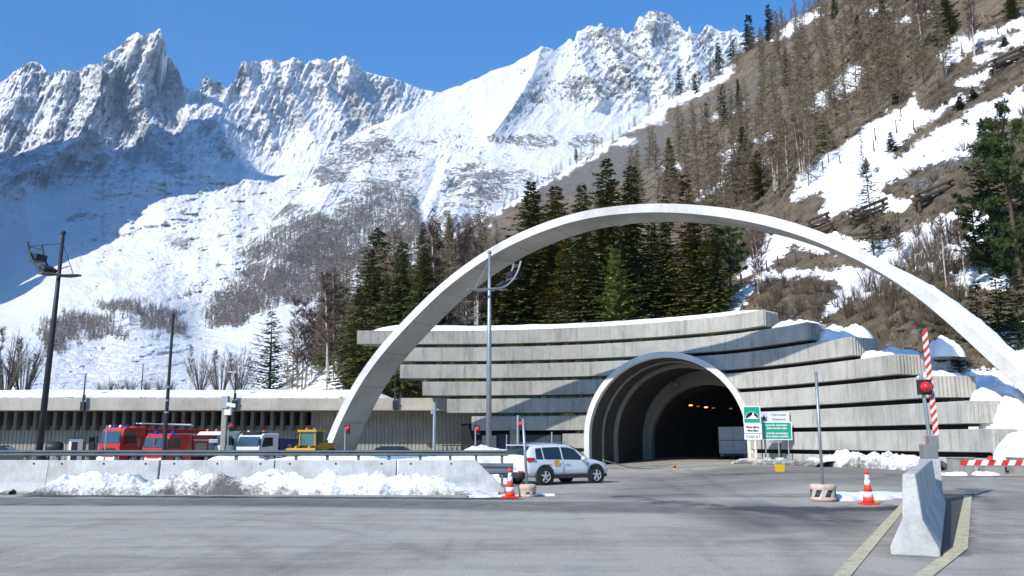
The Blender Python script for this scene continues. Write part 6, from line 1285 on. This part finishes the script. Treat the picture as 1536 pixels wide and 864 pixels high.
onD('pale', 928, 492, 122, 'pale green young spruce standing in front of the dark thicket', 'spruce', G1, 1.15, push=-6)
onD('lone', 404, 592, 130, 'single open crowned conifer rising above the gallery roof', 'conifer', None, 1.15)
onD('pine2', 1096, 455, 118, 'slim dark pine by the snow below the arch crown', 'pine', None, .9)
onD('lone', 1492, 415, 232, 'large feathery conifer at the right edge above the arch haunch', 'conifer', None, 1.0); onD('pine1', 1470, 410, 120, 'lower pine left of the large feathery conifer at the right edge', 'pine', None, 1.0); onD('pine1', 1532, 430, 262, 'taller pine cut off by the right edge of the photo', 'pine', None, .9)
onD('young', 1468, 515, 95, 'young bushy spruce just above the snowy right haunch of the arch', 'spruce', None, 1.7); onD('young', 1500, 520, 120, 'young spruce behind the snow on the arch haunch', 'spruce', None, 1.6); onD('young', 1530, 525, 130, 'young spruce at the right edge beside the arch', 'spruce', None, 1.5); onD('young', 1440, 560, 50, 'low dark conifer shrub on the shaded bank under the arch end', 'shrub', None, 2.0)
onD('wide', 1312, 392, 150, 'thin dark larch with wide lower boughs standing on the snow', 'larch', None, 1.1); onD('wide', 1296, 276, 92, 'thin bare sapling on the large snowfield above the timber racks', 'larch', None, .35)
for k, (px, yb, hp, w_, l) in enumerate([(1078, 104, 40, 1.3, 'dark spruce on the skyline, lowest of the skyline spruces with broad crown'), (1099, 92, 36, 1.2, 'small dark spruce on the skyline left of the two tallest'), (1125, 74, 54, 1.2, 'left one of the two tallest spruces on the skyline'), (1156, 60, 54, 1.2, 'right one of the two tallest spruces on the skyline'), (1020, 142, 44, 1.1, 'narrow spruce on the skyline above the snow band'), (1044, 140, 30, 1.2, 'small spruce on the snow band below the skyline'),
  (864, 240, 19, 1.5, 'tiny lone spruce where the snow band narrows'), (1086, 188, 62, 1.0, 'dark spruce in the middle of the slope left of the larches'), (1060, 178, 24, 1.4, 'small round conifer on the brown slope'), (1110, 180, 64, .9, 'slender spruce beside the larch wood on the slope'), (1240, 228, 60, 1.1, 'spruce above the large snowfield in the larch wood'), (1118, 285, 96, 1.3, 'green conifer above the arch crown on the right'), (1140, 295, 70, 1.4, 'bushy light green conifer next to the green one above the arch'), (1422, 60, 72, 1.6, 'large dense spruce high at the upper right'), (1326, 48, 60, .9, 'slim spruce near the top edge right of the skyline'), (1252, 28, 40, 1.0, 'spruce on the skyline near the top edge'), (1290, 90, 70, .9, 'spruce amid the larches near the top edge'), (1520, 30, 60, 1.2, 'dark conifer at the upper right corner'), (1008, 290, 86, 1.1, 'dark spruce patch behind the tallest spruces'), (1180, 130, 60, .9, 'spruce in the upper part of the larch wood')]):
    onD('far%d' % (k % 3) if k < 9 else ('spruce%d' % (k % 4) if k % 2 else 'olive%d' % (k % 4)), px, yb, hp, l, 'spruce', 'spruces scattered on the hillside', w_)
for px, yb, hp, w_, l in [(1338, 228, 30, 2, 'low green juniper clump on the edge of the large snowfield'), (1300, 252, 16, 2.2, 'small green shrub in the middle of the large snowfield'), (1345, 155, 26, 1.5, 'dark conifer scrub on the strip between two snowfields'), (1460, 150, 16, 3, 'green juniper mat between two snow bands at the upper right'), (1508, 70, 14, 3, 'green juniper mat above the upper right timber rack'), (1440, 165, 20, 2.5, 'dark juniper cushion below a small snow patch')]:
    onD('young', px, yb, hp, l, 'shrub', None, w_)
# larches of the slope
def inpoly(n, poly, seed, dmin=6, snow_ok=False):
    r = random.Random(seed); xs = [p[0] for p in poly]; ys = [p[1] for p in poly]; out = []; tries = 0
    while len(out) < n and tries < 20000:
        tries += 1; x, y = r.uniform(min(xs), max(xs)), r.uniform(min(ys), max(ys))
        if float(polysd(np.array([x]), np.array([y]), poly)[0]) < 0: continue
        if any(abs(a - x) < dmin and abs(b - y) < dmin * .8 for a, b in out): continue
        if not snow_ok and any(float(polysd(np.array([x]), np.array([y]), q)[0]) > 4 for q in SNOWD) and r.random() < .85: continue
        out.append((x, y))
    return out
wood = [(930, 300), (960, 250), (1010, 215), (1060, 175), (1100, 130), (1150, 85), (1200, 40), (1260, 0), (1380, -10), (1420, 50), (1430, 110), (1380, 150), (1340, 190), (1300, 215), (1250, 240), (1205, 290), (1150, 330), (1060, 340), (960, 340)]
for k, (x, y) in enumerate(sorted(inpoly(150, wood, 5, 9), key=lambda q: q[1])):
    d = ptD(x, y).y; hp = max(22, min(110, 12.5 * rnd.uniform(.7, 1.25) / d * F)); onD('larch%d' % (k % 5), x, y, hp, 'bare brown larch in the wood on the slope above the arch', 'larch', 'bare larches in the wood on the slope', rnd.uniform(.85, 1.15))
for k, (x, y) in enumerate(inpoly(60, [(745, 318), (800, 282), (870, 238), (940, 196), (1000, 152), (1060, 122), (1100, 94), (1180, 38), (1225, 12), (1235, 20), (1190, 46), (1100, 104), (1060, 130), (1000, 160), (940, 202), (870, 246), (800, 290), (750, 325)], 8, 5, True)):
    hp = rnd.uniform(16, 34) * (.6 + .8 * (x - 740) / 500); onD('larch%d' % (k % 5), x, y, hp, 'small bare larch standing along the skyline of the brown hillside', 'larch', 'bare larches along the hillside skyline', 1.1, push=3)
for k, (x, y) in enumerate(inpoly(26, [(1180, 340), (1130, 400), (1060, 450), (1000, 470), (980, 440), (1030, 400), (1100, 340)], 15, 9, True)): onD('bush%d' % (k % 4), x, y, rnd.uniform(26, 52), 'purplish bare bush at the edge of the snow under the arch crown', 'bush', 'bare bushes under the arch crown', 1.1)
for k, (x, y) in enumerate(inpoly(46, [(1250, 470), (1290, 440), (1350, 420), (1340, 370), (1400, 330), (1450, 340), (1440, 460), (1400, 500), (1330, 500)], 16, 9, True)): onD('bush%d' % (k % 4), x, y, rnd.uniform(22, 56), 'bare grey brown bush on the bank behind the right half of the arch', 'bush', 'bare bushes on the bank behind the right half of the arch', 1.0)
for k, (x, y) in enumerate(inpoly(26, [(1120, 470), (1150, 425), (1230, 420), (1260, 460), (1245, 490), (1150, 480)], 17, 9, True)): onD('bush%d' % (k % 4), x, y, rnd.uniform(14, 30), 'low dry bush on the brown bank just above the facade steps', 'bush', 'low dry bushes on the bank above the facade steps', 1.3)
for k, (x, y) in enumerate(inpoly(40, [(1260, 330), (1310, 200), (1400, 130), (1536, 110), (1536, 300), (1400, 330)], 18, 10)): onD('bush%d' % (k % 4), x, y, rnd.uniform(8, 20), 'small dry shrub between the snowfields at the upper right', 'bush', 'small shrubs between the snowfields at the upper right', 1.5)
for k, (px, yb, hp, l) in enumerate([(1182, 272, 92, 'white stemmed birch left of the pair on the slope above the arch'), (1205, 272, 100, 'forked white birch at the lower tip of the large snowfield'), (1216, 270, 84, 'slim white birch right of the forked one at the snowfield tip'), (1163, 285, 88, 'white birch lowest on the slope left of the snowfield'), (1420, 432, 110, 'bare pale tree with crooked trunk right of the thin larch'), (1350, 400, 80, 'bare tree on the snow behind the right half of the arch'), (1450, 445, 120, 'tall bare sapling left of the large pine'), (1140, 440, 90, 'leaning white birch on the shaded snow below the arch'), (1385, 88, 110, 'bare tree with upright branches near the upper right snow bands'), (1462, 84, 90, 'bare thin tree beside the snow bands at the upper right'), (1420, 110, 70, 'bare dead tree on the strip above the large snowfield')]):
    onD('birch%d' % (k % 4), px, yb, hp, l, 'birch' if 'birch' in l else 'tree', 'bare deciduous trees on the slope', 1.0)
left = [(438, 595, 118), (452, 596, 150), (466, 594, 132), (478, 594, 165), (490, 596, 180), (500, 594, 190), (512, 594, 200), (524, 592, 150), (446, 592, 90), (430, 594, 70), (506, 590, 150), (484, 590, 120)]
for k, (px, yb, hp) in enumerate(left): onD('birch%d' % (k % 4) if k % 3 else 'larch%d' % (k % 5), px, yb, hp, 'bare tree in the purplish thicket between the lone pine and the broad spruce', 'tree', 'bare trees between the lone pine and the broad spruce', 1.1, push=k % 4 * 5)
for k, (x, y) in enumerate(inpoly(70, [(470, 575), (480, 500), (520, 462), (560, 430), (640, 378), (700, 350), (740, 330), (760, 380), (740, 480), (600, 560)], 25, 9, True)):
    hp = 11.5 * rnd.uniform(.75, 1.2) / ptD(x, y).y * F; onD(('larch%d' % (k % 5)) if k % 4 else 'spruce%d' % (k % 4), x, y, hp, 'bare larch or small spruce on the lower hillside left of the arch crown' if False else ('bare brown larch on the lower hillside left of the arch crown' if k % 4 else 'dark spruce among the larches on the lower hillside left of the arch'), 'larch' if k % 4 else 'spruce', 'trees on the lower hillside, left' if k % 4 else 'spruces among the lower larches', 1.0)
for k, (px, hp) in enumerate([(650, 170), (690, 150), (700, 165), (715, 140), (672, 160), (735, 120)]): onD('birch%d' % (k % 4), px, 500 - (k % 3) * 6, hp, 'pale stemmed bare tree inside the left half of the arch', 'tree', 'pale stemmed trees inside the left half of the arch', 1.0)
# trees on the valley floor left
def onA(kind, px, yb, hp, label, cat, group, wx_=1.0):
    Y = float(depthA(np.array([px], float), np.array([yb], float))[0]); tree(kind, P(px, yb, Y), hgt(px, yb, yb - hp, Y), label, cat, group, wx_)
for k, (px, hp) in enumerate([(-8, 100), (8, 96), (22, 88), (34, 84), (46, 60)]): onA('bush%d' % (k % 4) if k % 2 else 'birch%d' % (k % 4), px, 590, hp, 'bare brown bush at the far left above the gallery roof', 'bush', 'bare bushes at the far left above the gallery roof', 1.0)
for k, px in enumerate([285, 300, 318, 330, 345, 358, 372]): onA('bush%d' % (k % 4) if k % 2 else 'birch%d' % (k % 4), px, 592, rnd.uniform(50, 84), 'pale bare bush above the gallery roof left of the lone pine', 'bush', 'pale bare bushes left of the lone pine', .9)
for k, px in enumerate([150, 165, 180, 195, 240, 255, 220]): onA('bush%d' % (k % 4), px, 590, rnd.uniform(16, 28), 'low bare scrub sticking up over the gallery roof snow', 'bush', 'low scrub behind the gallery roof', 1.2)
# far-off larch woods: one mass each
def far_wood(name, polys, n, depthf, hm, label, seed):
    r = random.Random(seed); V = []; Fc = []; cnt = 0
    area = np.array([max(1, (max(p[0] for p in q) - min(p[0] for p in q)) * (max(p[1] for p in q) - min(p[1] for p in q))) for q in polys]); xs = []; ys = []
    for q, a in zip(polys, area):
        m_ = int(n * a / area.sum() * 2.2); X = np.array([r.uniform(min(p[0] for p in q), max(p[0] for p in q)) for _ in range(m_)]); Y = np.array([r.uniform(min(p[1] for p in q), max(p[1] for p in q)) for _ in range(m_)])
        sd_ = polysd(X, Y, q) + 20 * fbm(X / 20, Y / 10, 5, seed, .65); k = sd_ > np.array([r.random() for _ in X]) * 12; xs += list(X[k]); ys += list(Y[k])
    xs = np.array(xs); ys = np.array(ys); D = depthf(xs, ys); pos = Parr(xs, ys, D)
    for p in pos:
        h = hm * r.uniform(.6, 1.3); w_ = h * .21; p = Vector(p); o = len(V)
        V += [p + Vector((-.12, 0, -1)), p + Vector((.12, 0, -1)), p + Vector((0, 0, h))]; Fc.append((o, o + 1, o + 2))
        for j in range(20):
            f = r.uniform(.08, .95); a = r.uniform(0, 6.28); L_ = w_ * (1.15 - f) * r.uniform(.7, 1.3); q = p + Vector((0, 0, h * f)); e = q + Vector((math.cos(a) * L_, math.sin(a) * L_, r.uniform(-.2, .6) * L_)); t = h * .035; o = len(V)
            V += [q + Vector((0, 0, t)), q - Vector((0, 0, t)), e]; Fc.append((o, o + 1, o + 2))
    me = raw(name, V, Fc, M_fw); o = bpy.data.objects.new(name, me); COL.objects.link(o); return tag(o, label, None, None, 'stuff')
M_fw = leaf_mat('far_larch', (.10, .082, .072), (.22, .18, .16), .03)
far_wood('larch_wood', [[(282, 500), (286, 470), (300, 445), (330, 420), (370, 400), (420, 385), (470, 360), (500, 345), (520, 360), (520, 420), (450, 470), (410, 470), (380, 488), (340, 500)], [(345, 385), (400, 350), (450, 325), (500, 320), (560, 270), (600, 280), (640, 330), (650, 365), (600, 385), (540, 420), (500, 400), (420, 400), (370, 400)]], 6500, depthB, 11, 'brown bare larch wood climbing the foot of the snowy spur', 3)
far_wood('larch_wood', [[(640, 372), (660, 355), (720, 322), (780, 285), (800, 280), (770, 300), (700, 340), (650, 372)], [(690, 325), (750, 300), (780, 280), (740, 285), (700, 310)]], 500, depthB, 13, 'thin larch wood on the spur just behind the hillside skyline', 5)
far_wood('larch_wood', [[(128, 452), (160, 450), (240, 452), (262, 470), (285, 492), (282, 512), (240, 508), (215, 490), (180, 480), (150, 470)], [(45, 500), (80, 475), (120, 462), (150, 475), (180, 495), (195, 512), (120, 512), (90, 530), (70, 540)], [(255, 450), (280, 440), (300, 430), (285, 450)]], 3400, depthA, 6.5, 'bare larch wood on the moraine hill beyond the gallery', 7)
# dry grass and scrub covering the bare ground of the hillside
r9 = np.random.default_rng(5); npt = 30000
sx_ = r9.uniform(430, 1580, npt); sy_ = r9.uniform(-10, 600, npt); tD = topD(sx_)
k = (sy_ > tD + 3); sx_, sy_ = sx_[k], sy_[k]; s_m = np.full(sx_.shape, -60.0)
for q in SNOWD: s_m = np.maximum(s_m, polysd(sx_, sy_, q))
k = (s_m < -1 + 3 * r9.random(len(sx_))) & (r9.random(len(sx_)) < np.where(sy_ > 330, 1, .8)); sx_, sy_ = sx_[k], sy_[k]; dd_ = depthD(sx_, sy_); pp = Parr(sx_, sy_, dd_); clump = fbm(sx_ / 12, sy_ / 8, 4, 44)
V = []; Fc = []
for p, d_, c_ in zip(pp, dd_, clump):
    if c_ < -.05: continue
    bs_ = (p[0] - A0[0]) * TA[0] + (p[1] - A0[1]) * TA[1]; bd_ = (p[0] - A0[0]) * TE[0] + (p[1] - A0[1]) * TE[1]
    if -6 < bs_ < 95 and abs(bd_) < 7.5 and p[2] < 9.6: continue
    h = rnd.uniform(.14, .36) * (1 + 1.4 * max(0, c_)) * min(1.8, .6 + d_ / 160)
    for j in range(4):
        a = rnd.uniform(0, 6.28); o = len(V); w_ = h * .16; b_ = Vector(p) + Vector((math.cos(a) * h * .3, math.sin(a) * h * .3, -.1)); V += [b_ + Vector((-w_ * math.sin(a), w_ * math.cos(a), 0)), b_ + Vector((w_ * math.sin(a), -w_ * math.cos(a), 0)), b_ + Vector((math.cos(a) * h * .5, math.sin(a) * h * .5, h * rnd.uniform(.6, 1.2)))]; Fc.append((o, o + 1, o + 2))
o = bpy.data.objects.new('dry_scrub', raw('dry_scrub', V, Fc, leaf_mat('dry_scrub', (.08, .062, .042), (.22, .17, .11), .35))); COL.objects.link(o); tag(o, 'dry grass and low scrub covering the bare hillside', None, None, 'stuff')
# ------------------------------------------------------------------ timber avalanche racks and fence posts on the hillside
M_wood = mat('weathered_timber', (.085, .06, .042), .9, noise=(4, .35))
def rack(px, yb, wp, hp, label, slope=.35):
    p = ptD(px, yb); sc = p.y / F; W = wp * sc; H = hp * sc; r = empty('timber_rack', p, -.35, label, 'timber rack', 'timber snow racks on the hillside')
    rise = W * slope
    for k, t in enumerate((-.38, .38)):
        mb = MB(); z = rise * t; mb.tube([(W * t, 0, z - H * .3), (W * t, -.05, z + H * .95)], .16, 7); mb.build('post', M_wood, r); mb = MB(); mb.tube([(W * t, 1.9, z + .2), (W * t, -.9, z + H * .85)], .12, 6); mb.build('strut', M_wood, r)
    for z in (.55, .9):
        mb = MB(); mb.tube([(-W / 2, -.2, -rise / 2 + H * z), (W / 2, -.2, rise / 2 + H * z)], .17, 7); mb.build('beam', M_wood, r)
    for y_ in (.25, .75): mb = MB(); mb.tube([(-W / 2, y_, -rise / 2 + H * (.3 + y_ * .1)), (W / 2, y_, rise / 2 + H * (.3 + y_ * .1))], .13, 6); mb.build('log', M_wood, r)
    snow_blob('snow_cap', (p.x, p.y + .9, p.z + H * .45), (W * .42, .7, .35), 'snow lying on the ' + label.split(' with')[0], seed=int(px))
for a in [(1228, 345, 34, 22, 'smallest timber rack beside the arch, lowest of the racks'), (1303, 330, 58, 24, 'timber rack in the centre of the snowy slope right of the smallest one'), (1402, 302, 58, 24, 'timber rack left of the large pine on the slope'), (1512, 100, 50, 22, 'timber rack high at the upper right edge'), (1236, 352, 30, 14, 'partly buried timber rack just below the smallest one')]: rack(*a)
for px, yb, hp in [(1150, 405, 16), (1167, 400, 17), (1194, 395, 18), (1216, 390, 16), (1348, 362, 26), (1378, 350, 24), (1398, 340, 22), (1311, 228, 20), (1313, 210, 20), (1345, 200, 22), (1352, 180, 20), (1371, 196, 18), (1443, 80, 20), (1497, 52, 20), (1454, 62, 18), (1425, 76, 16), (1407, 85, 16), (1260, 246, 14), (1234, 254, 14), (1111, 420, 26)]:
    p = ptD(px, yb); h = hp * p.y / F; mb = MB(); mb.tube([(0, 0, -.3), (0, 0, h)], .07, 6); mb.tube([(0, 0, h * .6), (.3, .3, 0)], .03, 4); o = mb.build('fence_post', M_wood); o.location = p; tag(o, 'thin dark fence post standing in the snow of the hillside', 'post', 'fence posts in the snow on the hillside')
# lettering as real mesh
for o in [x for x in bpy.data.objects if x.type == 'FONT']:
    me = bpy.data.meshes.new_from_object(o); n_ = bpy.data.objects.new('lettering_', me); COL.objects.link(n_); n_.parent = o.parent; n_.location = o.location; n_.rotation_euler = o.rotation_euler; n_.scale = o.scale; bpy.data.objects.remove(o); n_.name = 'lettering'
# ------------------------------------------------------------------ the air of the valley
zlo = min(min(v[2] for v in o.bound_box) + o.location.z for o in bpy.data.objects if o.type == 'MESH' and o.name.startswith(('mountain', 'hillside', 'ground'))) - 1
ztop = max(max(v[2] for v in o.bound_box) + o.location.z for o in bpy.data.objects if o.type == 'MESH' and o.name.startswith('mountain')) + 30
mb = MB(); mb.bx(-6500, 6500, -4000, 8500, zlo - 20, ztop)
hm = bpy.data.materials.new('haze'); hm.use_nodes = True; N, L = nt(hm); N.remove(N['Principled BSDF']); vp = N.new('ShaderNodeVolumePrincipled'); vp.inputs['Density'].default_value = 8e-5; vp.inputs['Color'].default_value = (.42, .68, 1.0, 1); vp.inputs['Anisotropy'].default_value = .1
L.new(vp.outputs[0], N['Material Output'].inputs['Volume'])
tag(mb.build('haze', hm), 'faint bluish air of the valley', None, None, 'stuff')
scene.cycles.volume_bounces = 0; scene.cycles.volume_max_steps = 8
